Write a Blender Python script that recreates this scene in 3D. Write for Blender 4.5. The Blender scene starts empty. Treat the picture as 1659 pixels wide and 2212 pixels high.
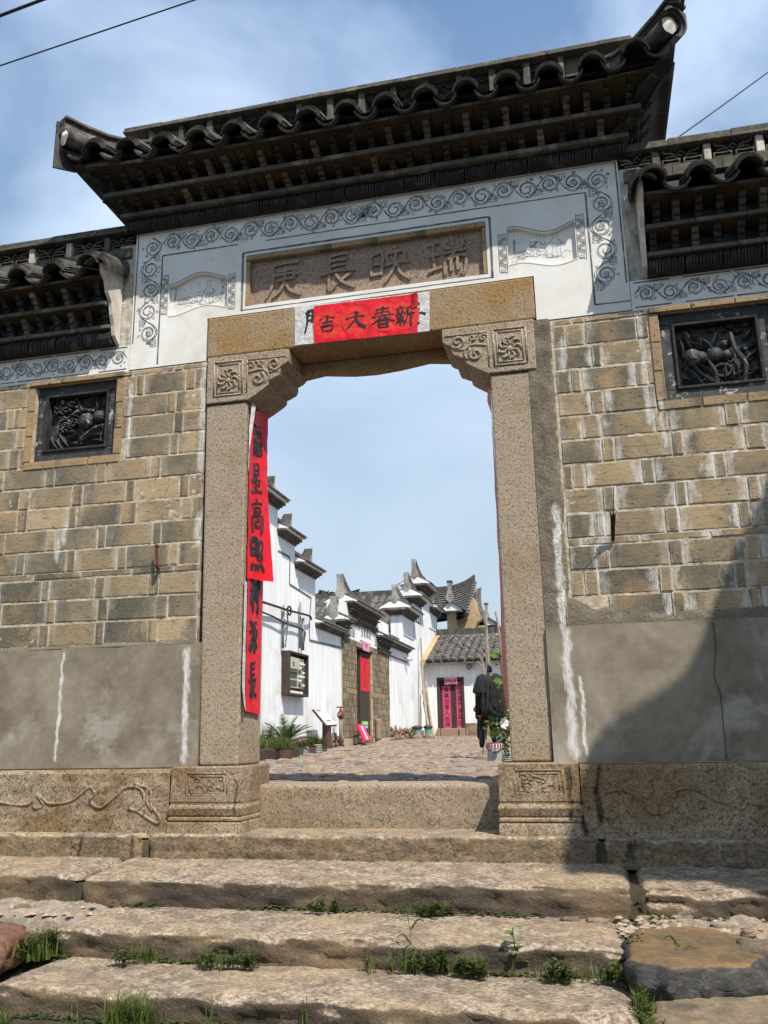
import bpy, math, random
from mathutils import Vector, Matrix, noise
random.seed(7)
C = bpy.context.scene.collection
# ------------------------------------------------------------------ camera
CAMP = Vector((1.12926596, -4.5, 0.22091748))
RX = Vector((0.97359867, 0.22756043, -0.0179412)); RY = Vector((0.07398638, -0.24023468, 0.96789117)); RZ = Vector((0.21594363, -0.94366496, -0.25072853))
FD, PU, PV = 1879.64, 829.5, 1106.0
cd = bpy.data.cameras.new('camera'); cam = bpy.data.objects.new('camera', cd); C.objects.link(cam)
cd.sensor_fit = 'HORIZONTAL'; cd.sensor_width = 36.0; cd.lens = 36.0*FD/1659.0; cd.clip_end = 2000; cd.clip_start = 0.05
cam.matrix_world = Matrix(((RX.x, RY.x, RZ.x, CAMP.x), (RX.y, RY.y, RZ.y, CAMP.y), (RX.z, RY.z, RZ.z, CAMP.z), (0, 0, 0, 1)))
bpy.context.scene.camera = cam
# RX,RY,RZ rows above hold world axes seen from the camera: build the transpose
_m = [[0.97359867, 0.07398638, 0.21594363], [0.22756043, -0.24023468, -0.94366496], [-0.0179412, 0.96789117, -0.25072853]]
# ------------------------------------------------------------------ world
SUN = Vector((0.93, -1.0, 1.95)).normalized()
sc = bpy.context.scene
w = bpy.data.worlds.new('World'); sc.world = w; w.use_nodes = True
nt = w.node_tree; nt.nodes.clear()
def wn(t, **k):
    n = nt.nodes.new(t)
    for a, b in k.items(): setattr(n, a, b)
    return n
sky = wn('ShaderNodeTexSky', sky_type='NISHITA', sun_disc=False)
sky.sun_elevation = math.asin(SUN.z); sky.sun_rotation = math.atan2(SUN.x, SUN.y)
sky.air_density = 1.6; sky.dust_density = 0.7; sky.ozone_density = 4.5
tc = wn('ShaderNodeTexCoord'); mp = wn('ShaderNodeMapping'); mp.inputs['Scale'].default_value = (1.3, 1.0, 2.2); mp.inputs['Rotation'].default_value = (0.3, 0.5, 0.9); mp.inputs['Location'].default_value = (2.7, 5, 0.9)
nz = wn('ShaderNodeTexNoise'); nz.inputs['Scale'].default_value = 1.7; nz.inputs['Detail'].default_value = 7; nz.inputs['Roughness'].default_value = 0.52; nz.inputs['Distortion'].default_value = 0.35
cr = wn('ShaderNodeValToRGB'); cr.color_ramp.elements[0].position = 0.40; cr.color_ramp.elements[1].position = 0.68
cr.color_ramp.elements[0].color = (0, 0, 0, 1); cr.color_ramp.elements[1].color = (0.80, 0.80, 0.80, 1)
mx = wn('ShaderNodeMix', data_type='RGBA'); mx.inputs['B'].default_value = (5.4, 6.4, 7.9, 1)
bg = wn('ShaderNodeBackground'); bg.inputs['Strength'].default_value = 0.135
out = wn('ShaderNodeOutputWorld')
L = nt.links.new
L(tc.outputs['Generated'], mp.inputs['Vector']); L(mp.outputs[0], nz.inputs['Vector']); L(nz.outputs['Fac'], cr.inputs[0])
L(cr.outputs[0], mx.inputs['Factor']); L(sky.outputs[0], mx.inputs['A'])
sx = wn('ShaderNodeSeparateXYZ'); L(tc.outputs['Generated'], sx.inputs[0])
hz = wn('ShaderNodeMapRange'); hz.inputs['From Min'].default_value = 0.0; hz.inputs['From Max'].default_value = 0.72; hz.inputs['To Min'].default_value = 0.95; hz.inputs['To Max'].default_value = 0.0
L(sx.outputs[2], hz.inputs['Value'])
m2 = wn('ShaderNodeMix', data_type='RGBA'); m2.inputs['B'].default_value = (2.95, 3.6, 4.25, 1)
L(hz.outputs[0], m2.inputs['Factor']); L(mx.outputs['Result'], m2.inputs['A']); L(m2.outputs['Result'], bg.inputs['Color']); L(bg.outputs[0], out.inputs[0])
# ------------------------------------------------------------------ sun
sd = bpy.data.lights.new('sun', 'SUN'); sd.energy = 5.0; sd.angle = math.radians(0.53); sd.color = (1.0, 0.93, 0.82)
so = bpy.data.objects.new('sun', sd); C.objects.link(so); so.location = (6, -8, 14)
so.rotation_euler = SUN.to_track_quat('Z', 'Y').to_euler()
sc.view_settings.view_transform = 'Standard'; sc.view_settings.look = 'None'; sc.view_settings.exposure = 0.38; sc.view_settings.gamma = 1
sc.view_settings.use_curve_mapping = False
cam.matrix_world = Matrix(((_m[0][0], _m[0][1], _m[0][2], CAMP.x), (_m[1][0], _m[1][1], _m[1][2], CAMP.y), (_m[2][0], _m[2][1], _m[2][2], CAMP.z), (0, 0, 0, 1)))
CX = Vector((_m[0][0], _m[1][0], _m[2][0])); CY = Vector((_m[0][1], _m[1][1], _m[2][1])); CZ = Vector((_m[0][2], _m[1][2], _m[2][2]))
# surveying helper: a sight line from the tripod, met with a plane of the place (y = const, x = const or z = const)
def sight(u, v): return CX*((u-PU)/FD) - CY*((v-PV)/FD) - CZ
def P(u, v, y=0.0):
    r = sight(u, v); return CAMP + r*((y-CAMP.y)/r.y)
def PX(u, v, x):
    r = sight(u, v); return CAMP + r*((x-CAMP.x)/r.x)
def PZ(u, v, z):
    r = sight(u, v); return CAMP + r*((z-CAMP.z)/r.z)
# ------------------------------------------------------------------ materials
def nmat(name, rough=0.85):
    m = bpy.data.materials.new(name); m.use_nodes = True; t = m.node_tree
    b = t.nodes['Principled BSDF']; b.inputs['Roughness'].default_value = rough
    b.inputs['Specular IOR Level'].default_value = 0.3
    return m, t, b
def N(t, ty, **k):
    n = t.nodes.new(ty)
    for a, b in k.items():
        if a in n.inputs: n.inputs[a].default_value = b
        else: setattr(n, a, b)
    return n
def pos(t): return N(t, 'ShaderNodeNewGeometry').outputs['Position']
def objc(t): return N(t, 'ShaderNodeTexCoord').outputs['Object']
def noi(t, vec, scale, detail=4, rough=0.55, dist=0.0, stretch=None):
    if stretch:
        mpp = N(t, 'ShaderNodeMapping'); mpp.inputs['Scale'].default_value = stretch; t.links.new(vec, mpp.inputs['Vector']); vec = mpp.outputs[0]
    n = N(t, 'ShaderNodeTexNoise', Scale=scale, Detail=detail, Roughness=rough, Distortion=dist); t.links.new(vec, n.inputs['Vector']); return n.outputs['Fac']
def ramp(t, fac, stops):
    r = N(t, 'ShaderNodeValToRGB'); e = r.color_ramp.elements
    while len(e) < len(stops): e.new(0.5)
    for i, (p, c) in enumerate(stops):
        e[i].position = p; e[i].color = (c[0], c[1], c[2], 1) if isinstance(c, (tuple, list)) else (c, c, c, 1)
    t.links.new(fac, r.inputs[0]); return r.outputs[0]
def mix(t, fac, a, b, mode='MIX'):
    n = N(t, 'ShaderNodeMix', data_type='RGBA', blend_type=mode)
    for s, v in (('Factor', fac), ('A', a), ('B', b)):
        if isinstance(v, (int, float)) and s == 'Factor': n.inputs[s].default_value = v
        elif isinstance(v, tuple): n.inputs[s].default_value = (*v[:3], 1)
        else: t.links.new(v, n.inputs[s])
    return n.outputs['Result']
def M(t, op, a, b=0.0, c=None, clamp=False):
    n = N(t, 'ShaderNodeMath', operation=op, use_clamp=clamp)
    for i, v in enumerate((a, b) if c is None else (a, b, c)):
        if isinstance(v, (int, float)): n.inputs[i].default_value = v
        else: t.links.new(v, n.inputs[i])
    return n.outputs[0]
def bump(t, b, h, strength=0.4, dist=0.01):
    n = N(t, 'ShaderNodeBump', Strength=strength, Distance=dist); t.links.new(h, n.inputs['Height']); t.links.new(n.outputs[0], b.inputs['Normal'])
def setc(t, b, c): t.links.new(c, b.inputs['Base Color'])
def xyz(t):
    s = N(t, 'ShaderNodeSeparateXYZ'); t.links.new(pos(t), s.inputs[0]); return s.outputs
def streaks(t, items, wob=0.02):
    """runs on the gate front at given places: (x, ztop, zbottom, halfwidth)"""
    s = xyz(t); nn = noi(t, pos(t), 9, 4, 0.6); n2 = noi(t, pos(t), 34, 5, 0.7, 0, (1.6, 1, 0.45))
    xx = M(t, 'ADD', s[0], M(t, 'MULTIPLY', M(t, 'SUBTRACT', nn, 0.5), wob*3))
    acc = None
    for (x, zt, zb, hw) in items:
        dx = M(t, 'DIVIDE', M(t, 'ABSOLUTE', M(t, 'SUBTRACT', xx, x)), hw)
        zc = (zt+zb)/2; hz = (zt-zb)/2
        dz = M(t, 'DIVIDE', M(t, 'SUBTRACT', M(t, 'ABSOLUTE', M(t, 'SUBTRACT', s[2], zc)), hz-hw), hw*1.6)
        dd = M(t, 'MAXIMUM', dz, 0.0)
        r = M(t, 'SQRT', M(t, 'ADD', M(t, 'MULTIPLY', dx, dx), M(t, 'MULTIPLY', dd, dd)))
        f = M(t, 'SUBTRACT', 1.25, r, clamp=True)
        acc = f if acc is None else M(t, 'MAXIMUM', acc, f)
    n3 = noi(t, pos(t), 60, 5, 0.8, 0, (1.5, 1, 0.3))
    f = M(t, 'MULTIPLY', M(t, 'SUBTRACT', M(t, 'ADD', M(t, 'MULTIPLY', acc, 0.75), M(t, 'ADD', M(t, 'MULTIPLY', n2, 1.1), M(t, 'MULTIPLY', n3, 1.6))), 1.62), 1.7, clamp=True)
    # only where something was there at all
    return M(t, 'MULTIPLY', f, M(t, 'MULTIPLY', acc, 1.6, clamp=True))
WHITE_RUNS = [(-1.03, 0.72, 0.10, 0.028), (-1.475, 2.36, 1.88, 0.022), (-1.0, 2.46, 1.75, 0.03), (-1.0, 1.5, 1.3, 0.03), (-1.86, 1.50, 1.36, 0.03), (-1.90, 1.40, 1.26, 0.02), (-1.80, 0.73, 0.12, 0.014),
    (1.02, 1.40, 0.72, 0.030), (1.03, 0.74, 0.10, 0.034), (1.085, 0.50, 0.12, 0.014), (1.12, 2.33, 2.12, 0.03), (1.535, 2.42, 1.78, 0.022), (1.60, 1.92, 1.65, 0.02), (1.43, 1.80, 1.62, 0.018),
    (1.50, 1.62, 1.45, 0.05), (1.66, 1.50, 1.32, 0.05), (1.84, 1.80, 1.45, 0.035), (1.93, 1.62, 1.36, 0.025), (1.62, 1.35, 1.2, 0.03), (1.25, 1.33, 1.18, 0.045), (1.16, 1.36, 1.02, 0.03), (1.22, 1.18, 0.95, 0.03), (1.33, 1.6, 1.42, 0.02), (1.95, 1.3, 1.05, 0.03)]
DARK_RUNS = [(1.0, 0.075, -0.17, 0.022), (1.13, 0.075, -0.19, 0.025), (1.055, -0.15, -0.24, 0.02), (-1.22, -0.25, -0.36, 0.02), (-1.52, -0.25, -0.36, 0.018), (1.25, -0.25, -0.35, 0.03), (-0.69, 0.02, -0.15, 0.012)]
def granite(name, a, b_, dark, stain, rough_b=0.5, sp=150, amt=0.5, runs=False, stain_pos=(0.5, 0.72)):
    m, t, b = nmat(name, 0.88); p = pos(t)
    f1 = noi(t, p, sp, 3, 0.7); f2 = noi(t, p, sp*0.42, 4, 0.75); big = noi(t, p, 2.6, 5, 0.6, 0.5); mid = noi(t, p, 14, 5, 0.65)
    c = ramp(t, f1, [(0.30, dark), (0.45, a), (0.62, b_), (0.8, tuple(min(1, x*1.35) for x in b_))])
    c = mix(t, ramp(t, f2, [(0.36, 0.85), (0.48, 0.0)]), c, tuple(x*0.5 for x in dark))
    c = mix(t, M(t, 'MULTIPLY', ramp(t, big, [(stain_pos[0], 0.0), (stain_pos[1], 1.0)]), amt), c, stain, 'MULTIPLY')
    c = mix(t, ramp(t, mid, [(0.35, 0.35), (0.6, 0.0)]), c, tuple(x*0.7 for x in a))
    if runs:
        c = mix(t, M(t, 'MULTIPLY', streaks(t, DARK_RUNS), 0.92), c, (0.012, 0.012, 0.011))
    setc(t, b, c)
    h = M(t, 'ADD', M(t, 'MULTIPLY', f2, 0.6), M(t, 'MULTIPLY', mid, 0.8))
    bump(t, b, M(t, 'ADD', h, M(t, 'MULTIPLY', f1, 0.3)), rough_b, 0.012); return m
MT = {}
MT['granite_pillar'] = granite('granite_pillar', (0.30, 0.235, 0.165), (0.46, 0.385, 0.29), (0.12, 0.095, 0.07), (0.72, 0.62, 0.45), 0.45, 150, 0.75)
MT['granite_lintel'] = granite('granite_lintel', (0.29, 0.215, 0.13), (0.44, 0.345, 0.23), (0.11, 0.085, 0.055), (0.90, 0.68, 0.38), 0.5, 150, 0.9, stain_pos=(0.4, 0.6))
MT['granite_plinth'] = granite('granite_plinth', (0.26, 0.20, 0.13), (0.42, 0.34, 0.235), (0.10, 0.075, 0.05), (0.62, 0.50, 0.34), 0.7, 120, 0.9, True, (0.42, 0.6))
MT['granite_plaque'] = granite('granite_plaque', (0.27, 0.195, 0.14), (0.38, 0.285, 0.22), (0.13, 0.10, 0.08), (0.8, 0.7, 0.6), 0.35, 170, 0.4)
MT['granite_threshold'] = granite('granite_threshold', (0.26, 0.20, 0.135), (0.40, 0.32, 0.225), (0.11, 0.085, 0.06), (0.7, 0.62, 0.5), 0.55, 150, 0.6, True)
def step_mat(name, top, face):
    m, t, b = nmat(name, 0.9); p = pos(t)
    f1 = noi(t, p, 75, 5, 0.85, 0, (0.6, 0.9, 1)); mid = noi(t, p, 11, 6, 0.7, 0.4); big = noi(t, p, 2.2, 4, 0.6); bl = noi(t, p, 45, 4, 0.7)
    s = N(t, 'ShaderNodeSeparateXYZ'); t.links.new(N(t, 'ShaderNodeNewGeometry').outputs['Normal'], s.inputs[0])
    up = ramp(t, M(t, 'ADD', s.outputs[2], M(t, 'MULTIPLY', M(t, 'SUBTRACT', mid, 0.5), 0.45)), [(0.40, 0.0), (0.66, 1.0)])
    c = mix(t, up, face, top)  # risers darker than treads: dirt plus grazing-light shade put into the colour
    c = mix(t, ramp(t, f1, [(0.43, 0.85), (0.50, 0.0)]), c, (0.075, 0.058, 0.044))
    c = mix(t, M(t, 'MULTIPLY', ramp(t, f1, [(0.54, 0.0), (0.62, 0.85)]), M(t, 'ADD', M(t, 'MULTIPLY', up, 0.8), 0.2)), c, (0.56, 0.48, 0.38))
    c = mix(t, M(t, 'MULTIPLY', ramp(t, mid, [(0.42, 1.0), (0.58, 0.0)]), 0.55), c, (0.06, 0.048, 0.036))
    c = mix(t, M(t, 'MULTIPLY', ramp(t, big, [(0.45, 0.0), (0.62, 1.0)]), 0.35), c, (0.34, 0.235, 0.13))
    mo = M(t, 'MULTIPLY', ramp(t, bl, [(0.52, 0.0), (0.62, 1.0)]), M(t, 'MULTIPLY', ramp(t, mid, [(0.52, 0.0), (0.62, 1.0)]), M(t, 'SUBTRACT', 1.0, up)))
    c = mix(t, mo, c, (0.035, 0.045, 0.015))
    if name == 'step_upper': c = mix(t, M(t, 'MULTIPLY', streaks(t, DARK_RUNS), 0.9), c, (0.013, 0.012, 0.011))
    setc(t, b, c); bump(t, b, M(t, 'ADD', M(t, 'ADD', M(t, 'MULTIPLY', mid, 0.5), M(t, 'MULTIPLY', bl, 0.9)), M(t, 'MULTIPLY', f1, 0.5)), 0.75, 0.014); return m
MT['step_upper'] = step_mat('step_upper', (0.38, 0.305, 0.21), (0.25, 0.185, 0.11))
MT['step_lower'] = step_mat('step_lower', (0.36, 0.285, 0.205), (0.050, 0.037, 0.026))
def brick_mat(name, stops, runs=True, wall=True):
    m, t, b = nmat(name, 0.92); p = pos(t)
    oi = N(t, 'ShaderNodeObjectInfo').outputs['Random']; lx = N(t, 'ShaderNodeSeparateXYZ'); t.links.new(objc(t), lx.inputs[0]); ws = xyz(t)
    zone = noi(t, p, 1.5, 3, 0.55, 0.3)
    k = M(t, 'ADD', M(t, 'MULTIPLY', oi, 0.66), M(t, 'MULTIPLY', M(t, 'SUBTRACT', zone, 0.41), 1.5), clamp=True)
    c = ramp(t, k, stops)
    big = noi(t, p, 6, 5, 0.68, 0.8); fine = noi(t, p, 55, 5, 0.72, 0.2, (0.28, 1, 1.7)); pits = noi(t, p, 46, 3, 0.55, 0, (0.7, 1, 1.8)); sp = noi(t, p, 210, 3, 0.75); lines = noi(t, p, 30, 3, 0.6, 0.5, (0.12, 1, 2.2))
    c = mix(t, M(t, 'MULTIPLY', ramp(t, big, [(0.48, 0.0), (0.68, 1.0)]), 0.55), c, (0.37, 0.24, 0.115))
    # kiln-darkened end on some bricks
    sd_ = M(t, 'SUBTRACT', M(t, 'MULTIPLY', M(t, 'GREATER_THAN', M(t, 'FRACT', M(t, 'MULTIPLY', oi, 7.3)), 0.5), 2.0), 1.0)
    end = M(t, 'ADD', M(t, 'MULTIPLY', lx.outputs[0], sd_), M(t, 'MULTIPLY', M(t, 'SUBTRACT', big, 0.5), 0.9))
    some = M(t, 'GREATER_THAN', M(t, 'FRACT', M(t, 'MULTIPLY', oi, 13.7)), 0.45)
    c = mix(t, M(t, 'MULTIPLY', M(t, 'MULTIPLY', ramp(t, end, [(0.12, 0.0), (0.42, 1.0)]), some), 0.75), c, (0.06, 0.06, 0.052))
    c = mix(t, M(t, 'MULTIPLY', ramp(t, big, [(0.30, 1.0), (0.44, 0.0)]), 0.6), c, (0.065, 0.062, 0.05))
    c = mix(t, ramp(t, fine, [(0.36, 0.42), (0.5, 0.0)]), c, (0.06, 0.046, 0.03))
    c = mix(t, ramp(t, lines, [(0.30, 0.55), (0.34, 0.0)]), c, (0.035, 0.03, 0.022))
    c = mix(t, ramp(t, sp, [(0.54, 0.0), (0.72, 0.55)]), c, (0.50, 0.41, 0.27))
    pt = ramp(t, pits, [(0.655, 0.0), (0.69, 1.0)])
    c = mix(t, pt, c, (0.025, 0.02, 0.015))
    if wall:
        # lime bleeding out of the upright joints, more on the right wall
        em = M(t, 'ADD', M(t, 'ABSOLUTE', lx.outputs[0]), M(t, 'MULTIPLY', M(t, 'SUBTRACT', noi(t, p, 22, 5, 0.75, 0, (1, 1, 0.4)), 0.5), 0.85))
        where = M(t, 'MULTIPLY', ramp(t, noi(t, p, 2.0, 3, 0.5), [(0.36, 0.0), (0.52, 1.0)]), ramp(t, M(t, 'ADD', M(t, 'MULTIPLY', ws[0], 0.25), 0.5), [(0.3, 0.35), (0.75, 0.35), (0.80, 1.0)]))
        c = mix(t, M(t, 'MULTIPLY', M(t, 'MULTIPLY', ramp(t, em, [(0.31, 0.0), (0.58, 1.0)]), where), 0.92), c, (0.60, 0.585, 0.55))
    if runs: c = mix(t, M(t, 'MULTIPLY', streaks(t, WALL_RUNS), 0.62), c, (0.62, 0.61, 0.57))
    setc(t, b, c)
    h = M(t, 'SUBTRACT', M(t, 'ADD', M(t, 'ADD', M(t, 'MULTIPLY', fine, 0.35), M(t, 'MULTIPLY', sp, 0.35)), M(t, 'MULTIPLY', big, 0.9)), M(t, 'MULTIPLY', pt, 1.4))
    bump(t, b, h, 0.6, 0.010); return m
WALL_RUNS = [(-1.475, 2.36, 1.88, 0.022), (-1.0, 2.46, 1.75, 0.03), (-1.0, 1.5, 1.3, 0.03), (-1.86, 1.50, 1.36, 0.035), (-1.90, 1.40, 1.26, 0.03), (1.12, 2.33, 2.12, 0.03), (1.535, 2.42, 1.78, 0.022), (1.60, 1.92, 1.65, 0.02), (1.25, 1.33, 1.1, 0.05)]
BR = [(0.0, (0.082, 0.078, 0.062)), (0.22, (0.135, 0.12, 0.085)), (0.42, (0.21, 0.172, 0.115)), (0.62, (0.295, 0.225, 0.14)), (0.82, (0.385, 0.285, 0.175)), (1.0, (0.42, 0.335, 0.225))]
MT['brick'] = brick_mat('brick_weathered', BR)
MT['brick_frame'] = brick_mat('brick_frame', [(0.0, (0.34, 0.22, 0.11)), (0.5, (0.30, 0.215, 0.12)), (1.0, (0.25, 0.20, 0.13))], True, False)
MT['brick_rust'] = brick_mat('brick_rust', [(0.0, (0.14, 0.05, 0.025)), (1.0, (0.16, 0.06, 0.03))], False, False)
MT['brick_far'] = brick_mat('brick_far', [(0.0, (0.10, 0.095, 0.068)), (0.4, (0.165, 0.145, 0.095)), (0.7, (0.26, 0.205, 0.12)), (1.0, (0.36, 0.27, 0.15))], False, False)
def simple(name, c1, c2, scale=8, rough=0.85, b_=0.3, detail=5, fine=0.0, c3=None, stretch=None, dist=0.006, runs=None):
    m, t, b = nmat(name, rough); p = pos(t)
    f = noi(t, p, scale, detail, 0.62, 0.3, stretch)
    c = ramp(t, f, [(0.35, c1), (0.65, c2)])
    g = noi(t, p, scale*9, 4, 0.7)
    if c3: c = mix(t, ramp(t, noi(t, p, scale*0.6, 6, 0.7, 0.4), [(0.55, 0.0), (0.66, 0.9)]), c, c3)
    if fine: c = mix(t, M(t, 'MULTIPLY', ramp(t, g, [(0.4, 1.0), (0.6, 0.0)]), fine), c, tuple(x*0.45 for x in c1))
    if runs: c = mix(t, M(t, 'MULTIPLY', streaks(t, runs), 0.85), c, (0.66, 0.65, 0.62))
    setc(t, b, c); bump(t, b, M(t, 'ADD', f, M(t, 'MULTIPLY', g, 0.5)), b_, dist); return m
MT['mortar'] = simple('lime_mortar', (0.36, 0.29, 0.20), (0.62, 0.53, 0.40), 14, 0.95, 0.7, 6, 0.3, (0.12, 0.10, 0.08), runs=WHITE_RUNS)
MT['cement'] = simple('cement_render', (0.15, 0.122, 0.084), (0.275, 0.238, 0.182), 3.0, 0.85, 0.3, 9, 0.16, (0.33, 0.30, 0.25), runs=WHITE_RUNS)
MT['cement_rough'] = simple('rough_cement', (0.12, 0.10, 0.074), (0.23, 0.195, 0.145), 9, 0.95, 0.7, 8, 0.4, (0.25, 0.215, 0.17), dist=0.02, runs=WHITE_RUNS)
MT['plaster'] = simple('white_plaster', (0.62, 0.60, 0.555), (0.74, 0.73, 0.70), 2.6, 0.8, 0.15, 7, 0.04, (0.56, 0.53, 0.46))
MT['plaster_dirty'] = simple('stained_plaster', (0.20, 0.18, 0.15), (0.66, 0.61, 0.52), 13, 0.9, 0.5, 7, 0.3, (0.72, 0.70, 0.66), (1, 1, 0.4))
MT['cheek'] = simple('cheek_plaster', (0.50, 0.46, 0.38), (0.72, 0.69, 0.63), 7, 0.9, 0.3, 7, 0.1, (0.36, 0.30, 0.22))
MT['horn'] = simple('grey_lime_horn', (0.16, 0.155, 0.145), (0.40, 0.39, 0.36), 5, 0.85, 0.3, 6, 0.2)
MT['plaster_house'] = simple('house_plaster', (0.66, 0.67, 0.67), (0.82, 0.83, 0.84), 1.5, 0.85, 0.1, 8, 0.03, (0.58, 0.58, 0.57), (3.5, 3.5, 0.35))
MT['ink'] = simple('slate_blue_paint', (0.07, 0.075, 0.09), (0.16, 0.165, 0.18), 20, 0.8, 0.0, c3=(0.36, 0.36, 0.36))
MT['ink_faded'] = simple('faded_slate_paint', (0.25, 0.26, 0.28), (0.42, 0.42, 0.42), 6, 0.8, 0.0)
MT['tile'] = simple('grey_clay_tile', (0.035, 0.033, 0.030), (0.095, 0.09, 0.08), 18, 0.8, 0.5, 5, 0.3, (0.19, 0.17, 0.14))
MT['tile_far'] = simple('weathered_roof_tile', (0.06, 0.055, 0.048), (0.15, 0.14, 0.125), 6, 0.85, 0.5, 5, 0.3, (0.24, 0.215, 0.18))
MT['stone_cap'] = simple('lichened_cap', (0.06, 0.055, 0.046), (0.15, 0.135, 0.108), 16, 0.9, 0.7, 7, 0.4, (0.30, 0.24, 0.16))
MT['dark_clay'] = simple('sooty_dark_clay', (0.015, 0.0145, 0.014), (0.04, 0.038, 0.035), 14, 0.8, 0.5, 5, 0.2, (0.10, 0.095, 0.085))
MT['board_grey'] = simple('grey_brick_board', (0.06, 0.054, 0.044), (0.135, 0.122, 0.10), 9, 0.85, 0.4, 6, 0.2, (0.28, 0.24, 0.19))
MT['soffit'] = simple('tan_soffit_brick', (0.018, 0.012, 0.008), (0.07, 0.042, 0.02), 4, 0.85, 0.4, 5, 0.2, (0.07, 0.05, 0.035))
def carved():
    m, t, b = nmat('black_carved_brick', 0.6); p = pos(t)
    f = noi(t, p, 22, 5, 0.65); g = noi(t, p, 12, 6, 0.75, 0.8)
    c = ramp(t, f, [(0.35, (0.02, 0.021, 0.023)), (0.65, (0.055, 0.058, 0.06))])
    c = mix(t, ramp(t, g, [(0.585, 0.0), (0.65, 0.85)]), c, (0.45, 0.44, 0.41))
    setc(t, b, c); bump(t, b, f, 0.5, 0.006); return m
MT['carved'] = carved()
def paper(name, c1, c2, rough=0.5):
    m, t, b = nmat(name, rough); p = pos(t); f = noi(t, p, 9, 5, 0.6, 0.8, (1, 1, 0.5)); g = noi(t, p, 55, 5, 0.8)
    c = ramp(t, f, [(0.3, c1), (0.7, c2)])
    c = mix(t, ramp(t, g, [(0.73, 0.0), (0.78, 0.5)]), c, tuple(min(1, x*1.5+0.2) for x in c2))
    setc(t, b, c); bump(t, b, M(t, 'ADD', f, M(t, 'MULTIPLY', noi(t, p, 26, 4, 0.6, 0.5, (0.5, 1, 1.4)), 0.25)), 0.55, 0.022); b.inputs['Specular IOR Level'].default_value = 0.3; return m
MT['red'] = paper('red_paper', (0.52, 0.004, 0.012), (0.74, 0.008, 0.02))
MT['red_shaded'] = paper('shaded_red_paper', (0.42, 0.004, 0.012), (0.5, 0.006, 0.016))  # darker copy of the red paper, shade put into its colour
MT['pink'] = paper('faded_pink_paper', (0.46, 0.035, 0.12), (0.62, 0.08, 0.2))
MT['pinkpale'] = paper('pale_pink_paper', (0.68, 0.22, 0.36), (0.74, 0.32, 0.46))
MT['white_paper'] = simple('torn_white_paper', (0.50, 0.49, 0.48), (0.72, 0.72, 0.71), 22, 0.7, 0.9, 6, 0.2, None, None, 0.012)
MT['gold'] = simple('faded_orange_print', (0.60, 0.012, 0.014), (0.66, 0.045, 0.022), 60, 0.6, 0.0)
MT['black_ink'] = simple('black_ink', (0.012, 0.012, 0.012), (0.03, 0.03, 0.032), 30, 0.45, 0.0)
MT['wood'] = simple('old_dark_wood', (0.028, 0.021, 0.016), (0.085, 0.063, 0.048), 10, 0.8, 0.6, 6, 0.3, None, (6, 6, 0.4))
MT['bamboo'] = simple('dry_bamboo', (0.22, 0.18, 0.125), (0.40, 0.345, 0.26), 7, 0.6, 0.2, 5, 0.2)
MT['cable'] = simple('black_cable', (0.012, 0.012, 0.013), (0.03, 0.03, 0.03), 9, 0.5, 0.0)
MT['grey_pipe'] = simple('grey_conduit', (0.13, 0.15, 0.17), (0.22, 0.24, 0.26), 6, 0.5, 0.0)
MT['earth'] = simple('ochre_earth_wall', (0.34, 0.24, 0.13), (0.47, 0.34, 0.19), 3, 0.95, 0.3, 6, 0.1, (0.50, 0.38, 0.24))
MT['soil'] = simple('mossy_soil', (0.028, 0.026, 0.014), (0.085, 0.068, 0.04), 9, 0.95, 0.9, 7, 0.3, (0.045, 0.06, 0.018), None, 0.02)
MT['grit'] = simple('mixed_grit', (0.20, 0.15, 0.10), (0.46, 0.38, 0.29), 25, 0.9, 0.4, 4, 0.2, (0.36, 0.20, 0.12))
MT['moss'] = simple('dark_moss', (0.022, 0.03, 0.008), (0.05, 0.065, 0.018), 40, 0.95, 0.6)
MT['lime_rubble'] = simple('lime_and_grit', (0.24, 0.195, 0.15), (0.44, 0.37, 0.29), 18, 0.95, 0.9, 7, 0.4, (0.22, 0.17, 0.12), None, 0.02)
MT['cobble_bed'] = simple('cobble_bed', (0.09, 0.072, 0.052), (0.17, 0.14, 0.10), 9, 0.95, 0.6, 6, 0.3)
def cobble(name='river_cobble'):
    m, t, b = nmat(name, 0.8); p = pos(t)
    rnd = N(t, 'ShaderNodeObjectInfo').outputs['Random']
    v = N(t, 'ShaderNodeTexVoronoi', Scale=7.0); t.links.new(p, v.inputs['Vector'])
    s = N(t, 'ShaderNodeSeparateColor'); t.links.new(v.outputs['Color'], s.inputs[0])
    r = M(t, 'FRACT', M(t, 'ADD', rnd, s.outputs[0]))
    c = ramp(t, r, [(0.0, (0.13, 0.105, 0.085)), (0.2, (0.30, 0.19, 0.125)), (0.45, (0.24, 0.205, 0.165)), (0.62, (0.37, 0.285, 0.19)), (0.8, (0.15, 0.155, 0.16)), (1.0, (0.33, 0.215, 0.155))])
    c = mix(t, ramp(t, noi(t, p, 40, 5, 0.7), [(0.4, 0.5), (0.6, 0.0)]), c, (0.09, 0.07, 0.055))
    setc(t, b, c); bump(t, b, noi(t, p, 30, 5, 0.7), 0.4, 0.01); return m
MT['cobble'] = cobble()
MT['rubble'] = simple('brown_rubble', (0.15, 0.10, 0.065), (0.34, 0.25, 0.17), 7, 0.9, 0.6, 6, 0.3, (0.28, 0.17, 0.12))
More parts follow.
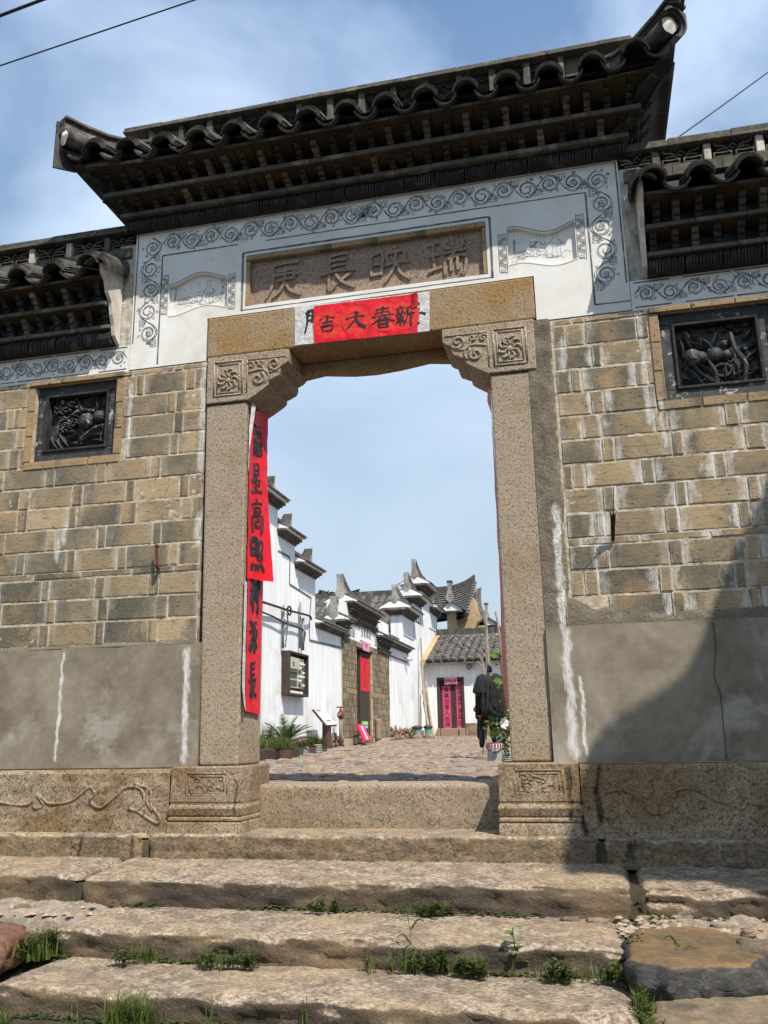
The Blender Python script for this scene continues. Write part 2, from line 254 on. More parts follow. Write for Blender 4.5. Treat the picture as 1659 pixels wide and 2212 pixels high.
def rockm():
    m, t, b = nmat('slate_rock', 0.75); p = pos(t); s = N(t, 'ShaderNodeSeparateXYZ'); t.links.new(N(t, 'ShaderNodeNewGeometry').outputs['Normal'], s.inputs[0])
    n1 = noi(t, p, 6, 6, 0.65, 0.4); n2 = noi(t, p, 24, 6, 0.7, 0.9, (0.7, 1, 1.6))
    a = ramp(t, n2, [(0.3, (0.022, 0.021, 0.020)), (0.55, (0.055, 0.053, 0.050)), (0.75, (0.13, 0.125, 0.115))])
    o = mix(t, ramp(t, n2, [(0.4, 0.5), (0.6, 0.0)]), ramp(t, n1, [(0.3, (0.11, 0.08, 0.05)), (0.5, (0.17, 0.115, 0.06)), (0.7, (0.27, 0.155, 0.065))]), (0.06, 0.045, 0.03))
    c = mix(t, ramp(t, M(t, 'ADD', s.outputs[2], M(t, 'MULTIPLY', n1, 0.2)), [(0.86, 0.0), (0.98, 1.0)]), a, o)
    setc(t, b, c); bump(t, b, M(t, 'ADD', n1, n2), 0.7, 0.02); return m
MT['rock'] = rockm()
MT['rock_pale'] = simple('pale_worn_rock', (0.10, 0.08, 0.058), (0.24, 0.185, 0.12), 8, 0.85, 0.6, 7, 0.3, (0.30, 0.20, 0.10), None, 0.015)
MT['rock_red'] = simple('reddish_stone', (0.10, 0.05, 0.035), (0.22, 0.12, 0.075), 8, 0.85, 0.6, 7, 0.3, (0.36, 0.24, 0.13), None, 0.015)
def leafm(name, c1, c2, sc_=6):
    m, t, b = nmat(name, 0.5); p = pos(t); c = ramp(t, noi(t, p, sc_, 3), [(0.35, c1), (0.65, c2)]); setc(t, b, c)
    tr = N(t, 'ShaderNodeBsdfTranslucent'); ms = N(t, 'ShaderNodeMixShader', Fac=0.3); ms.inputs[0].default_value = 0.3
    t.links.new(c, tr.inputs['Color']); o = t.nodes['Material Output']
    t.links.new(b.outputs[0], ms.inputs[1]); t.links.new(tr.outputs[0], ms.inputs[2]); t.links.new(ms.outputs[0], o.inputs[0]); return m
MT['grass'] = leafm('grass_green', (0.045, 0.080, 0.012), (0.125, 0.155, 0.035), 22)
MT['weed'] = leafm('weed_green', (0.035, 0.06, 0.014), (0.10, 0.13, 0.03), 25)
MT['leaf'] = leafm('fresh_leaf', (0.07, 0.16, 0.02), (0.13, 0.25, 0.035), 12)
MT['palm'] = leafm('palm_green', (0.028, 0.06, 0.014), (0.065, 0.115, 0.03), 5)
MT['palm_dry'] = leafm('palm_yellowed', (0.16, 0.12, 0.03), (0.26, 0.18, 0.045), 5)
MT['foliage'] = leafm('dark_foliage', (0.02, 0.045, 0.018), (0.05, 0.09, 0.035), 2)
def flat(name, c, rough=0.6, metal=0.0):
    return simple(name, tuple(x*0.85 for x in c), tuple(min(1, x*1.1) for x in c), 12, rough, 0.05)
for nme, c, r in (('cloth', (0.012, 0.012, 0.013), 0.9), ('cloth_grey', (0.022, 0.022, 0.023), 0.9), ('cloth_navy', (0.010, 0.012, 0.022), 0.9), ('cloth_pink', (0.55, 0.28, 0.24), 0.9), ('cloth_red', (0.5, 0.02, 0.03), 0.9), ('bucket', (0.30, 0.31, 0.30), 0.5), ('plastic_black', (0.03, 0.032, 0.035), 0.5),
                  ('teal', (0.20, 0.30, 0.30), 0.5), ('green_plastic', (0.10, 0.33, 0.26), 0.5), ('sign_white', (0.78, 0.78, 0.77), 0.4), ('sign_brown', (0.09, 0.04, 0.028), 0.5), ('meter', (0.46, 0.43, 0.33), 0.5),
                  ('meter_white', (0.72, 0.72, 0.70), 0.5), ('meter_dark', (0.06, 0.065, 0.07), 0.4), ('magenta', (0.62, 0.02, 0.09), 0.45), ('magenta_pale', (0.80, 0.42, 0.50), 0.45), ('sign_green', (0.16, 0.50, 0.05), 0.5), ('sign_blue', (0.02, 0.10, 0.28), 0.5),
                  ('pipe', (0.17, 0.14, 0.12), 0.5), ('valve', (0.16, 0.03, 0.03), 0.5), ('pot_brown', (0.11, 0.065, 0.045), 0.8), ('pot_green', (0.06, 0.085, 0.075), 0.6), ('crate', (0.05, 0.052, 0.05), 0.6), ('rust', (0.10, 0.025, 0.018), 0.8), ('incense', (0.045, 0.012, 0.012), 0.8), ('flower', (0.7, 0.7, 0.66), 0.8), ('petal_line', (0.10, 0.10, 0.11), 0.8)):
    MT[nme] = flat(nme, c, r)
# ------------------------------------------------------------------ builders
def wloc(o):
    v = Vector((0, 0, 0))
    while o is not None: v += o.location; o = o.parent
    return v
def link(o, parent=None):
    C.objects.link(o)
    if parent is not None: o.parent = parent
    return o
def tag(o, label=None, cat=None, group=None, kind=None):
    if label: o['label'] = label
    if cat: o['category'] = cat
    if group: o['group'] = group
    if kind: o['kind'] = kind
    return o
def thing(name, label, cat, loc=(0, 0, 0), group=None):
    o = bpy.data.objects.new(name, None); o.empty_display_size = 0.1; C.objects.link(o); o.location = loc; return tag(o, label, cat, group)
class MB:
    def __init__(s): s.v = []; s.f = []
    def add(s, vs, fs):
        n = len(s.v); s.v += [Vector(v) for v in vs]; s.f += [tuple(i+n for i in f) for f in fs]; return s
    def box(s, x0, x1, y0, y1, z0, z1, j=0.0):
        vs = [(x, y, z) for z in (z0, z1) for y in (y0, y1) for x in (x0, x1)]
        if j: vs = [(a+random.uniform(-j, j), b+random.uniform(-j, j), c+random.uniform(-j, j)) for a, b, c in vs]
        return s.add(vs, [(0, 2, 3, 1), (4, 5, 7, 6), (0, 1, 5, 4), (2, 6, 7, 3), (0, 4, 6, 2), (1, 3, 7, 5)])
    def prism(s, poly, d0, d1, axis='y'):
        """poly in (a,b) extruded along axis; y: a=x b=z; x: a=y b=z; z: a=x b=y"""
        def mk(a, b, d): return (a, d, b) if axis == 'y' else ((d, a, b) if axis == 'x' else (a, b, d))
        n = len(poly); vs = [mk(a, b, d0) for a, b in poly] + [mk(a, b, d1) for a, b in poly]
        fs = [tuple(range(n)), tuple(range(2*n-1, n-1, -1))] + [(i, i+n, (i+1) % n+n, (i+1) % n) for i in range(n)]
        return s.add(vs, fs)
    def hull8(s, a, b):
        """a,b: 4 points each, loft"""
        return s.add(list(a)+list(b), [(0, 1, 2, 3), (7, 6, 5, 4), (0, 4, 5, 1), (1, 5, 6, 2), (2, 6, 7, 3), (3, 7, 4, 0)])
    def tube(s, pts, r, n=6, cap=True):
        pts = [Vector(p) for p in pts]; rs = r if isinstance(r, (list, tuple)) else [r]*len(pts)
        base = len(s.v); up = Vector((0.13, 0.27, 1)).normalized()
        for i, p in enumerate(pts):
            d = (pts[min(i+1, len(pts)-1)]-pts[max(i-1, 0)]).normalized()
            a = d.cross(up)
            if a.length < 0.05: a = d.cross(Vector((1, 0, 0)))
            a.normalize(); b = d.cross(a)
            for k in range(n):
                t = 2*math.pi*k/n; s.v.append(p + a*(math.cos(t)*rs[i]) + b*(math.sin(t)*rs[i]))
        for i in range(len(pts)-1):
            for k in range(n):
                k2 = (k+1) % n; s.f.append((base+i*n+k, base+i*n+k2, base+(i+1)*n+k2, base+(i+1)*n+k))
        if cap:
            s.f.append(tuple(base+k for k in reversed(range(n)))); s.f.append(tuple(base+(len(pts)-1)*n+k for k in range(n)))
        return s
    def lathe(s, c, prof, n=16, axis='z'):
        base = len(s.v); c = Vector(c)
        for (r, h) in prof:
            for k in range(n):
                t = 2*math.pi*k/n
                d = (r*math.cos(t), r*math.sin(t), h) if axis == 'z' else ((h, r*math.cos(t), r*math.sin(t)) if axis == 'x' else (r*math.cos(t), h, r*math.sin(t)))
                s.v.append(c+Vector(d))
        for i in range(len(prof)-1):
            for k in range(n):
                k2 = (k+1) % n; s.f.append((base+i*n+k, base+i*n+k2, base+(i+1)*n+k2, base+(i+1)*n+k))
        s.f.append(tuple(base+k for k in reversed(range(n)))); s.f.append(tuple(base+(len(prof)-1)*n+k for k in range(n)))
        return s
    def ribbon(s, pts, w, nrm=Vector((0, -1, 0)), off=0.0, th=0.0):
        """flat brush line in the plane of nrm; w width or list"""
        pts = [Vector(p) for p in pts]; ws = w if isinstance(w, (list, tuple)) else [w]*len(pts)
        base = len(s.v); n = len(pts)
        for i, p in enumerate(pts):
            d = (pts[min(i+1, n-1)]-pts[max(i-1, 0)])
            if d.length < 1e-7: d = Vector((1, 0, 0))
            a = d.normalized().cross(nrm); a = a.normalized() if a.length > 1e-6 else Vector((1, 0, 0))
            s.v.append(p+a*ws[i]/2+nrm*off); s.v.append(p-a*ws[i]/2+nrm*off)
        for i in range(n-1): s.f.append((base+2*i, base+2*i+1, base+2*i+3, base+2*i+2))
        if th:
            b2 = len(s.v)
            for i in range(2*n): s.v.append(s.v[base+i]-nrm*th)
            for i in range(n-1):
                s.f.append((base+2*i, base+2*i+2, b2+2*i+2, b2+2*i)); s.f.append((base+2*i+1, b2+2*i+1, b2+2*i+3, base+2*i+3))
            s.f.append((base, b2, b2+1, base+1)); s.f.append((base+2*n-2, base+2*n-1, b2+2*n-1, b2+2*n-2))
        return s
    def grid(s, fn, nu, nv):
        base = len(s.v)
        for j in range(nv+1):
            for i in range(nu+1): s.v.append(Vector(fn(i/nu, j/nv)))
        for j in range(nv):
            for i in range(nu):
                a = base+j*(nu+1)+i; s.f.append((a, a+1, a+nu+2, a+nu+1))
        return s
    def mesh(s, name, off=Vector((0, 0, 0))):
        me = bpy.data.meshes.new(name); me.from_pydata([tuple(v-off) for v in s.v], [], s.f); me.update(); return me
    def build(s, name, mat, parent=None, smooth=False, kind=None, label=None, bevel=0.0):
        off = wloc(parent) if parent is not None else Vector((0, 0, 0))
        me = s.mesh(name, off); me.materials.append(mat)
        if smooth:
            me.polygons.foreach_set('use_smooth', [True]*len(me.polygons))
        o = bpy.data.objects.new(name, me); link(o, parent)
        if kind: o['kind'] = kind
        if label: o['label'] = label
        if bevel:
            b = o.modifiers.new('bevel', 'BEVEL'); b.width = bevel; b.segments = 2; b.limit_method = 'ANGLE'; b.angle_limit = math.radians(35)
        return o
def nbox(x0, x1, y0, y1, z0, z1, name, mat, parent, bevel=0.004, j=0.0, **k): return MB().box(x0, x1, y0, y1, z0, z1, j).build(name, mat, parent, bevel=bevel, **k)
def crs(pts, n=6):
    """Catmull-Rom through 2D/3D points"""
    P_ = [Vector(p) for p in pts]
    if len(P_) == 2: return [P_[0].lerp(P_[1], i/n) for i in range(n+1)]
    o = []
    for i in range(len(P_)-1):
        a = P_[max(i-1, 0)]; b = P_[i]; c = P_[i+1]; d = P_[min(i+2, len(P_)-1)]
        for k in range(n):
            t = k/n; o.append(0.5*((2*b)+(c-a)*t+(2*a-5*b+4*c-d)*t*t+(3*b-a-3*c+d)*t**3))
    o.append(P_[-1]); return o
# unit stones: chamfered, slightly uneven, shared by all bricks
def unit_brick(seed, mat, ch=0.03):
    rnd = random.Random(seed); me = bpy.data.meshes.new('brick'); vs = []; fs = []
    # front face at y=-0.5, octagonal-ish chamfered front, box behind; unit size 1
    def q(s_, y, jj): return [(sx*s_*0.5+rnd.uniform(-jj, jj), y, sz*s_*0.5+rnd.uniform(-jj, jj)) for sx, sz in ((-1, -1), (1, -1), (1, 1), (-1, 1))]
    vs += q(1.0-ch*1.6, -0.5, 0.012); vs += q(1.0, -0.5+ch*2, 0.012); vs += q(1.0, 0.5, 0)
    for a, b in ((0, 4), (4, 8)):
        for i in range(4): k = (i+1) % 4; fs.append((a+i, b+i, b+k, a+k))
    fs.append((0, 1, 2, 3)); fs.append((11, 10, 9, 8))
    fs = [tuple(reversed(f)) for f in fs]
    fs[-2] = (0, 1, 2, 3)
    me.from_pydata(vs, [], fs); me.update(); me.materials.append(mat); return me
UB = {k: [unit_brick(i, MT[k]) for i in range(5)] for k in ('brick', 'brick_frame', 'brick_rust', 'brick_far')}
def brick(x0, x1, z0, z1, parent, kind='brick', y=0.0, depth=0.10, name='brick', rot=0.004):
    o = bpy.data.objects.new(name, random.choice(UB[kind])); link(o, parent)
    o.location = Vector(((x0+x1)/2, y+depth/2, (z0+z1)/2))-wloc(parent); o.scale = (x1-x0, depth, z1-z0)
    o.rotation_euler = (random.uniform(-rot, rot), random.uniform(-rot, rot), random.uniform(-rot, rot)); return o
def brick_x(y0, y1, z0, z1, x, parent, kind='brick_far', depth=0.08, name='brick'):
    """brick in a wall that faces +x"""
    o = bpy.data.objects.new(name, random.choice(UB[kind])); link(o, parent)
    o.location = Vector((x-depth/2, (y0+y1)/2, (z0+z1)/2))-wloc(parent); o.scale = (y1-y0, depth, z1-z0); o.rotation_euler = (0, 0, math.pi/2); return o
def lump(name, mat, parent, c, r, seed=0, flat_top=None, label=None, rough=0.18, n=14):
    """irregular stone: noisy ellipsoid / block"""
    mb = MB(); c = Vector(c); base = len(mb.v)
    for j in range(n//2+1):
        ph = math.pi*j/(n//2)-math.pi/2
        for i in range(n):
            th = 2*math.pi*i/n
            d = Vector((math.cos(ph)*math.cos(th), math.cos(ph)*math.sin(th), math.sin(ph)))
            e = 0.55; q = Vector([math.copysign(abs(x)**e, x) for x in d])*0.86
            q *= 1+rough*noise.noise(d*1.6+Vector((seed*3.7, seed, 0)))*1.5
            mb.v.append(c+Vector((q.x*r[0], q.y*r[1], q.z*r[2])))
    for j in range(n//2):
        for i in range(n):
            k = (i+1) % n; mb.f.append((j*n+i, j*n+k, (j+1)*n+k, (j+1)*n+i))
    return mb.build(name, mat, parent, smooth=True, label=label)
# ------------------------------------------------------------------ brush writing
def box_s(x0, y0, x1, y1, mid=True):
    s = [[(x0, y0), (x0+1, y1)], [(x0, y0), (x1, y0-1), (x1-1, y1)], [(x0, y1-2), (x1, y1-3)]]
    if mid: s.append([(x0, (y0+y1)/2), (x1, (y0+y1)/2-1)])
    return s
CH = {
 'ji': [[(15, 22), (85, 18)], [(50, 4), (50, 42)], [(28, 43), (74, 40)]]+box_s(30, 58, 70, 90, False),
 'da': [[(10, 40), (88, 34)], [(53, 6), (50, 42), (14, 92)], [(50, 42), (66, 70), (92, 90)]],
 'chun': [[(25, 18), (75, 15)], [(22, 32), (78, 28)], [(8, 48), (92, 43)], [(52, 3), (42, 45), (8, 78)], [(56, 46), (74, 64), (95, 74)]]+box_s(34, 62, 66, 95),
 'xin': [[(27, 3), (31, 13)], [(9, 21), (50, 17)], [(18, 25), (23, 36)], [(42, 24), (35, 37)], [(5, 43), (54, 39)], [(30, 42), (30, 94)], [(12, 58), (48, 54)], [(28, 60), (8, 82)], [(33, 60), (50, 76)], [(88, 10), (62, 20)], [(62, 18), (60, 58), (46, 94)], [(61, 48), (98, 44)], [(80, 48), (80, 99)]],
 'fu': [[(20, 4), (27, 13)], [(8, 25), (38, 21), (8, 58)], [(26, 40), (26, 96)], [(32, 46), (42, 56)], [(46, 12), (94, 9)]]+box_s(56, 24, 86, 42, False)+box_s(50, 54, 92, 94)+[[(71, 54), (71, 93)]],
 'xing': box_s(32, 5, 70, 38)+[[(28, 44), (12, 62)], [(22, 56), (80, 52)], [(26, 72), (76, 68)], [(6, 93), (94, 89)], [(50, 42), (50, 92)]],
 'gao': [[(48, 1), (53, 10)], [(8, 19), (92, 15)]]+box_s(34, 26, 68, 42, False)+[[(16, 52), (15, 97)], [(16, 53), (86, 50), (85, 95), (74, 90)]]+box_s(34, 64, 68, 84, False),
 'zhao': box_s(8, 8, 36, 52)+[[(48, 13), (92, 10), (86, 36), (76, 33)], [(70, 12), (46, 40)]]+box_s(54, 44, 86, 62, False)+[[(10, 74), (3, 94)], [(32, 76), (38, 92)], [(56, 75), (63, 91)], [(80, 73), (97, 94)]],
 'li': [[(46, 4), (14, 16)], [(4, 36), (58, 32)], [(32, 12), (32, 97)], [(30, 40), (4, 74)], [(34, 42), (56, 64)], [(70, 18), (70, 64)], [(92, 4), (92, 94), (80, 86)]],
 'yuan': [[(12, 8), (23, 18)], [(5, 35), (16, 45)], [(4, 92), (24, 60)], [(34, 13), (96, 9)], [(36, 13), (34, 52), (20, 97)], [(64, 18), (56, 30)]]+box_s(48, 31, 84, 57)+[[(66, 58), (66, 96), (55, 89)], [(50, 68), (38, 86)], [(80, 66), (94, 84)]],
 'chang': [[(30, 5), (30, 52)], [(30, 8), (78, 4)], [(30, 23), (72, 20)], [(30, 37), (72, 34)], [(5, 54), (95, 49)], [(30, 54), (28, 94), (48, 82)], [(84, 58), (60, 72)], [(46, 54), (62, 78), (95, 95)]],
 'geng': [[(48, 0), (53, 9)], [(18, 15), (90, 11)], [(20, 15), (18, 60), (2, 97)], [(34, 29), (74, 26), (74, 50)], [(26, 41), (90, 38)], [(34, 53), (74, 50)], [(52, 20), (50, 56)], [(50, 56), (38, 78), (18, 95)], [(52, 58), (66, 80), (95, 95)]],
 'ying': box_s(4, 20, 30, 76)+[[(42, 22), (88, 19)], [(43, 22), (43, 50)], [(87, 20), (87, 49)], [(34, 51), (98, 47)], [(64, 4), (62, 52), (34, 96)], [(65, 52), (76, 74), (98, 94)]],
 'rui': [[(5, 15), (34, 12)], [(7, 45), (32, 42)], [(3, 82), (37, 76)], [(20, 14), (20, 78)], [(66, 2), (66, 28)], [(46, 11), (46, 30), (89, 28)], [(89, 9), (89, 28)], [(41, 43), (96, 39)], [(67, 43), (60, 54)], [(46, 56), (44, 96)], [(46, 57), (92, 54), (91, 96), (83, 90)], [(61, 57), (60, 88)], [(76, 56), (76, 88)]],
 'men_half': [[(36, 4), (34, 50), (22, 98)], [(36, 6), (66, 2), (64, 52)], [(36, 24), (64, 20)], [(36, 42), (64, 38)]],
 'dash': [[(0, 4), (10, 12)], [(0, 48), (60, 50)], [(0, 88), (12, 92)], [(4, 30), (14, 34)]],
}
def write(ch, mapf, wd, nrm_off, mb, seed=0, raised=0.0, nrm=Vector((0, -1, 0)), scale_w=None):
    rnd = random.Random(hash(ch) % 1000 if False else sum(map(ord, ch))+seed)
    for i, st in enumerate(CH[ch]):
        j = [(x+rnd.uniform(-2, 2), y+rnd.uniform(-2, 2)) for x, y in st]
        if len(j) == 2:
            mx_, my_ = (j[0][0]+j[1][0])/2, (j[0][1]+j[1][1])/2
            dx, dy = j[1][0]-j[0][0], j[1][1]-j[0][1]
            j = [j[0], (mx_-dy*0.05, my_-abs(dx)*0.05), j[1]]
        pts = crs([(a, b, 0) for a, b in j], 6); n = len(pts)
        pre = [mapf(p.x/100, p.y/100) for p in pts]
        horiz = abs(j[-1][0]-j[0][0]) > abs(j[-1][1]-j[0][1])
        ws = []
        for k in range(n):
            t = k/(n-1)
            if raised: q = 1.0 if 0.04 < t < 0.96 else 0.7
            else:
                q = (0.62 if horiz else 0.95) + 0.55*math.exp(-((t-0.06)/0.12)**2) + 0.35*math.exp(-((t-0.92)/0.14)**2)
                if not horiz and len(st) > 2: q *= 1.25-0.75*t*(1 if j[-1][0] < j[0][0] else -0.3)
                if t > 0.97: q *= 0.4
                if t < 0.02: q *= 0.6
            ws.append(wd*q*(1+rnd.uniform(-0.06, 0.06)))
        mb.ribbon(pre, ws, nrm, nrm_off+i*0.00018, raised)
    return mb
# ================================================================== SETTING
MB().grid(lambda a, b: (-250+500*a, -250+500*b, -0.70), 2, 2).build('ground', MT['soil'], kind='structure')
def fz(x, y):
    """height of the court floor: a little below the threshold, rising away from the gate"""
    def ip(t, tab):
        for (a, va), (b, vb) in zip(tab, tab[1:]):
            if t <= b: return va+(vb-va)*max(0, (t-a))/(b-a)
        return tab[-1][1]
    l = ip(y, [(0, -0.03), (7, -0.02), (13, 0.03), (18.6, 0.13), (24, 0.18), (40, 0.3)])
    r = ip(y, [(0, -0.05), (3, -0.09), (8.5, -0.14), (17, 0.02), (24, 0.20), (40, 0.3)])
    t = max(0, min(1, (x+4.2)/4.4)); return l*(1-t)+r*t
court = MB().grid(lambda a, b: (-12+30*a, 0.42+34.0*b, fz(-12+30*a, 0.42+34.0*b)-0.035), 30, 60).build('courtyard_ground', MT['cobble_bed'], kind='structure')
# cobbles: jittered courses; the nearest are single stones, the rest one sheet of stones
def cobbles():
    rnd = random.Random(5); cells = []; y = 0.46; row = 0
    while y < 26.0:
        h = (0.085+0.0030*y)*rnd.uniform(0.85, 1.2); x = -4.15+rnd.uniform(0, 0.2)
        while x < 2.6:
            wd = (0.17+0.0035*y)*rnd.uniform(0.6, 1.6)
            cells.append((x, x+wd, y, y+h)); x += wd
        y += h; row += 1
    far = MB(); near = 0
    for (x0, x1, y0, y1) in cells:
        g = 0.006; cx, cy = (x0+x1)/2, (y0+y1)/2
        n = 7; ring = []
        for k in range(n):
            t = 2*math.pi*(k+rnd.uniform(-0.25, 0.25))/n
            q = 1.0/max(abs(math.cos(t)), abs(math.sin(t)))**0.62
            ring.append((cx+(x1-x0-g)/2*math.cos(t)*q*rnd.uniform(0.86, 1.04), cy+(y1-y0-g)/2*math.sin(t)*q*rnd.uniform(0.86, 1.04)))
        z = fz(cx, cy); up = rnd.uniform(-0.006, 0.018); tx, ty = rnd.uniform(-.08, .08), rnd.uniform(-.1, .1)
        low = [(a, b, z-0.035) for a, b in ring]; mid = [(a, b, z-0.008+up+(a-cx)*tx+(b-cy)*ty) for a, b in ring]
        top = [(cx+(a-cx)*0.72, cy+(b-cy)*0.66, z+0.004+up+(a-cx)*tx+(b-cy)*ty) for a, b in ring]
        fs = [(k, (k+1) % n, (k+1) % n+n, k+n) for k in range(n)]+[(k+n, (k+1) % n+n, (k+1) % n+2*n, k+2*n) for k in range(n)]+[tuple(range(2*n, 3*n))]
        if near < 290 and y0 < 3.9 and -2.3 < cx < 0.85:
            MB().add(low+mid+top, fs).build('cobble', MT['cobble'], court); near += 1
        else: far.add(low+mid+top, fs)
    far.build('cobble_field', MT['cobble'], court, kind='stuff')
cobbles()
# ================================================================== STEPS
def slab(x0, x1, yb, yf, zb, zf, zbot, parent, mat, name='step_slab', seed=0, rad=0.026, amp=0.006, ends=0.04, wav=0.006, label=None):
    """long hewn stone: worn tread falling from (yb,zb) to (yf,zf), rounded nose, rough riser down to zbot"""
    prof = []
    nb = 10
    for i in range(nb): t = i/nb; prof.append((yb+(yf+rad-yb)*t, zb+(zf-zb)*t))
    for i in range(6): a = math.pi/2*i/5; prof.append((yf+rad-rad*math.sin(a), zf-rad+rad*math.cos(a)))
    for i in range(1, 8): prof.append((yf, zf-rad+(zbot-zf+rad)*i/7))
    nx = max(6, int((x1-x0)/0.03)); mb = MB(); base = 0; n = len(prof)
    for i in range(nx+1):
        x = x0+(x1-x0)*i/nx; e = min(x-x0, x1-x); ee = max(0.0, 1-e/ends) if ends else 0
        for k, (y, z) in enumerate(prof):
            p = Vector((x*1.0+seed*7.1, y*2.2, z*3)); nrm = 1.0 if k > 1 else 0.3
            d = noise.noise(p*3.1)*wav + noise.noise(p*11)*amp*1.2 + noise.noise(p*31)*amp*0.7
            fc = k/(n-1)
            oy = -d*(0.3 if k < nb else 1.6)*nrm; oz = d*(0.45 if k < nb+3 else 0.3)*nrm
            yy = y+oy; zz = z+oz
            if ee > 0:
                yy += ee*ee*0.045*(k > nb-4); zz -= ee*ee*0.03*(0 < k < nb+5)
            if k == n-1: zz = zbot
            mb.v.append(Vector((x, yy, zz)))
    for i in range(nx):
        for k in range(n-1): a = i*n+k; mb.f.append((a, a+1, a+n+1, a+n))
    # closed back, bottom and ends
    m0 = len(mb.v)
    for x in (x0, x1): mb.v += [Vector((x, yb, zbot)), Vector((x, yf, zbot))]
    mb.f.append(tuple(range(n))[::-1]+()+(m0,)); mb.f.append(tuple(nx*n+k for k in range(n))+(m0+2,))
    return mb.build(name, mat, parent, smooth=True, label=label)
steps = thing('stone_steps', 'worn granite steps of long rough slabs climbing to the gate threshold', 'steps', (0, -0.9, -0.65))
Y1, Y2, Y3, Y4 = -0.16, -0.60, -1.05, -1.50
Z = lambda v, y: P(829, v, y).z
z1t, z1b = -0.24, Z(1857, Y1); z2t, z2b = Z(1908, Y2), Z(1968, Y2); z3t, z3b = Z(2030, Y3), Z(2094, Y3); z4t, z4b = Z(2172, Y4), Z(2235, Y4)
xs = lambda u, v, y: P(u, v, y).x
a1, b1 = xs(312, 1840, Y1), xs(1300, 1840, Y1)
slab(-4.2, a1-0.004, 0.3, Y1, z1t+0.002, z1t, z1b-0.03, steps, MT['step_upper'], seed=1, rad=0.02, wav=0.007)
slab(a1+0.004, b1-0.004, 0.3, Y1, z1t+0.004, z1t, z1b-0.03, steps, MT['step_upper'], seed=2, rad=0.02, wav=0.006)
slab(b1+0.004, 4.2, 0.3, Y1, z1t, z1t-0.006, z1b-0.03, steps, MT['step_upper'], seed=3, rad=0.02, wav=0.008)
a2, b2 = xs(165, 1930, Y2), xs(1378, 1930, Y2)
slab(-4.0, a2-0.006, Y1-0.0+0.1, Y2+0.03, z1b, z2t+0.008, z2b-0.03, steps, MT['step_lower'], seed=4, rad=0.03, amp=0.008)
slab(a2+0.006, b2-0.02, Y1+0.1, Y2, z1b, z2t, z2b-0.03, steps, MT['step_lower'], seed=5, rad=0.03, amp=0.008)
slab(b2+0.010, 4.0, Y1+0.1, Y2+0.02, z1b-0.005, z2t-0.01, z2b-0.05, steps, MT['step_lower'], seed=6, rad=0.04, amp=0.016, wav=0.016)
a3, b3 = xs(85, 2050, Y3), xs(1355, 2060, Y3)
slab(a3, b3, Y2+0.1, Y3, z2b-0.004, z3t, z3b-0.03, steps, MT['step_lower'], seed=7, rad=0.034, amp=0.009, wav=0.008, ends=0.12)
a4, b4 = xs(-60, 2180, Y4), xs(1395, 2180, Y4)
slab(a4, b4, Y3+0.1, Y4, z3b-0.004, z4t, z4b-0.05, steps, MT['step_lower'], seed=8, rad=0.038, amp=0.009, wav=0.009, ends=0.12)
def bedz(y):
    tb = [(Y2+0.2, z2b-0.03), (Y2, z2b-0.05), (Y3+0.03, z3t-0.08), (Y3, z3b-0.03), (Y4+0.03, z4t-0.09), (Y4, z4b-0.03), (-4.0, z4b-0.06)]
    for (a, va), (b, vb) in zip(tb, tb[1:]):
        if y >= b: return va+(vb-va)*(a-y)/(a-b)
    return tb[-1][1]
MB().grid(lambda a, b: (-5+10*a, Y2+0.15-(3.2*b), bedz(Y2+0.15-3.2*b)+0.018*noise.noise(Vector((a*30, b*14, 0)))), 120, 80).build('mortar_bed', MT['soil'], steps, smooth=True)
ms = MB(); rnd = random.Random(41)
for (yy, zz, xa_, xb_, n_) in ((Y2, z2b, -1.2, 1.9, 900), (Y3, z3b, -1.3, 1.5, 1800), (Y4, z4b, -1.0, 1.5, 900)):
    for k in range(n_):
        x_ = rnd.uniform(xa_, xb_)
        if noise.noise(Vector((x_*2.3, yy*5, 0))) < -0.05: continue
        r_ = rnd.uniform(0.003, 0.009); c_ = Vector((x_, yy-rnd.uniform(-0.004, 0.03), zz+rnd.uniform(-0.01, 0.012))); ms.add([c_+Vector((math.cos(a_)*r_*1.4, math.sin(a_)*r_*0.8, 0)) for a_ in (0, 1.26, 2.5, 3.8, 5.0)]+[c_+Vector((0, 0, r_*0.6))], [(i_, (i_+1) % 5, 5) for i_ in range(5)])
ms.build('moss', MT['moss'], steps, kind='stuff')
# lime and grit filling between the slabs and rocks at both sides
def patch(x0, x1, y0, y1, h, name, mat, parent, seed):
    return MB().grid(lambda a, b: (x0+(x1-x0)*a, y0+(y1-y0)*b, bedz(y0+(y1-y0)*b)-0.01+h*(1-(2*a-1)**6)*(1-(2*b-1)**8)+0.022*noise.noise(Vector((a*9*(x1-x0)+seed, b*4, seed)))+0.014*noise.noise(Vector((a*31*(x1-x0), b*15, seed)))), 70, 20).build(name, mat, parent, smooth=True)
patch(b3-0.05, b3+1.4, Y2-0.24, Y2+0.06, 0.066, 'mortar_fill', MT['lime_rubble'], steps, 3)
patch(a3-1.6, a3+0.22, Y2-0.22, Y2+0.06, 0.068, 'mortar_fill', MT['lime_rubble'], steps, 9)
patch(b4-0.1, b4+1.2, Y3-0.28, Y3+0.05, 0.045, 'mortar_fill', MT['soil'], steps, 5)
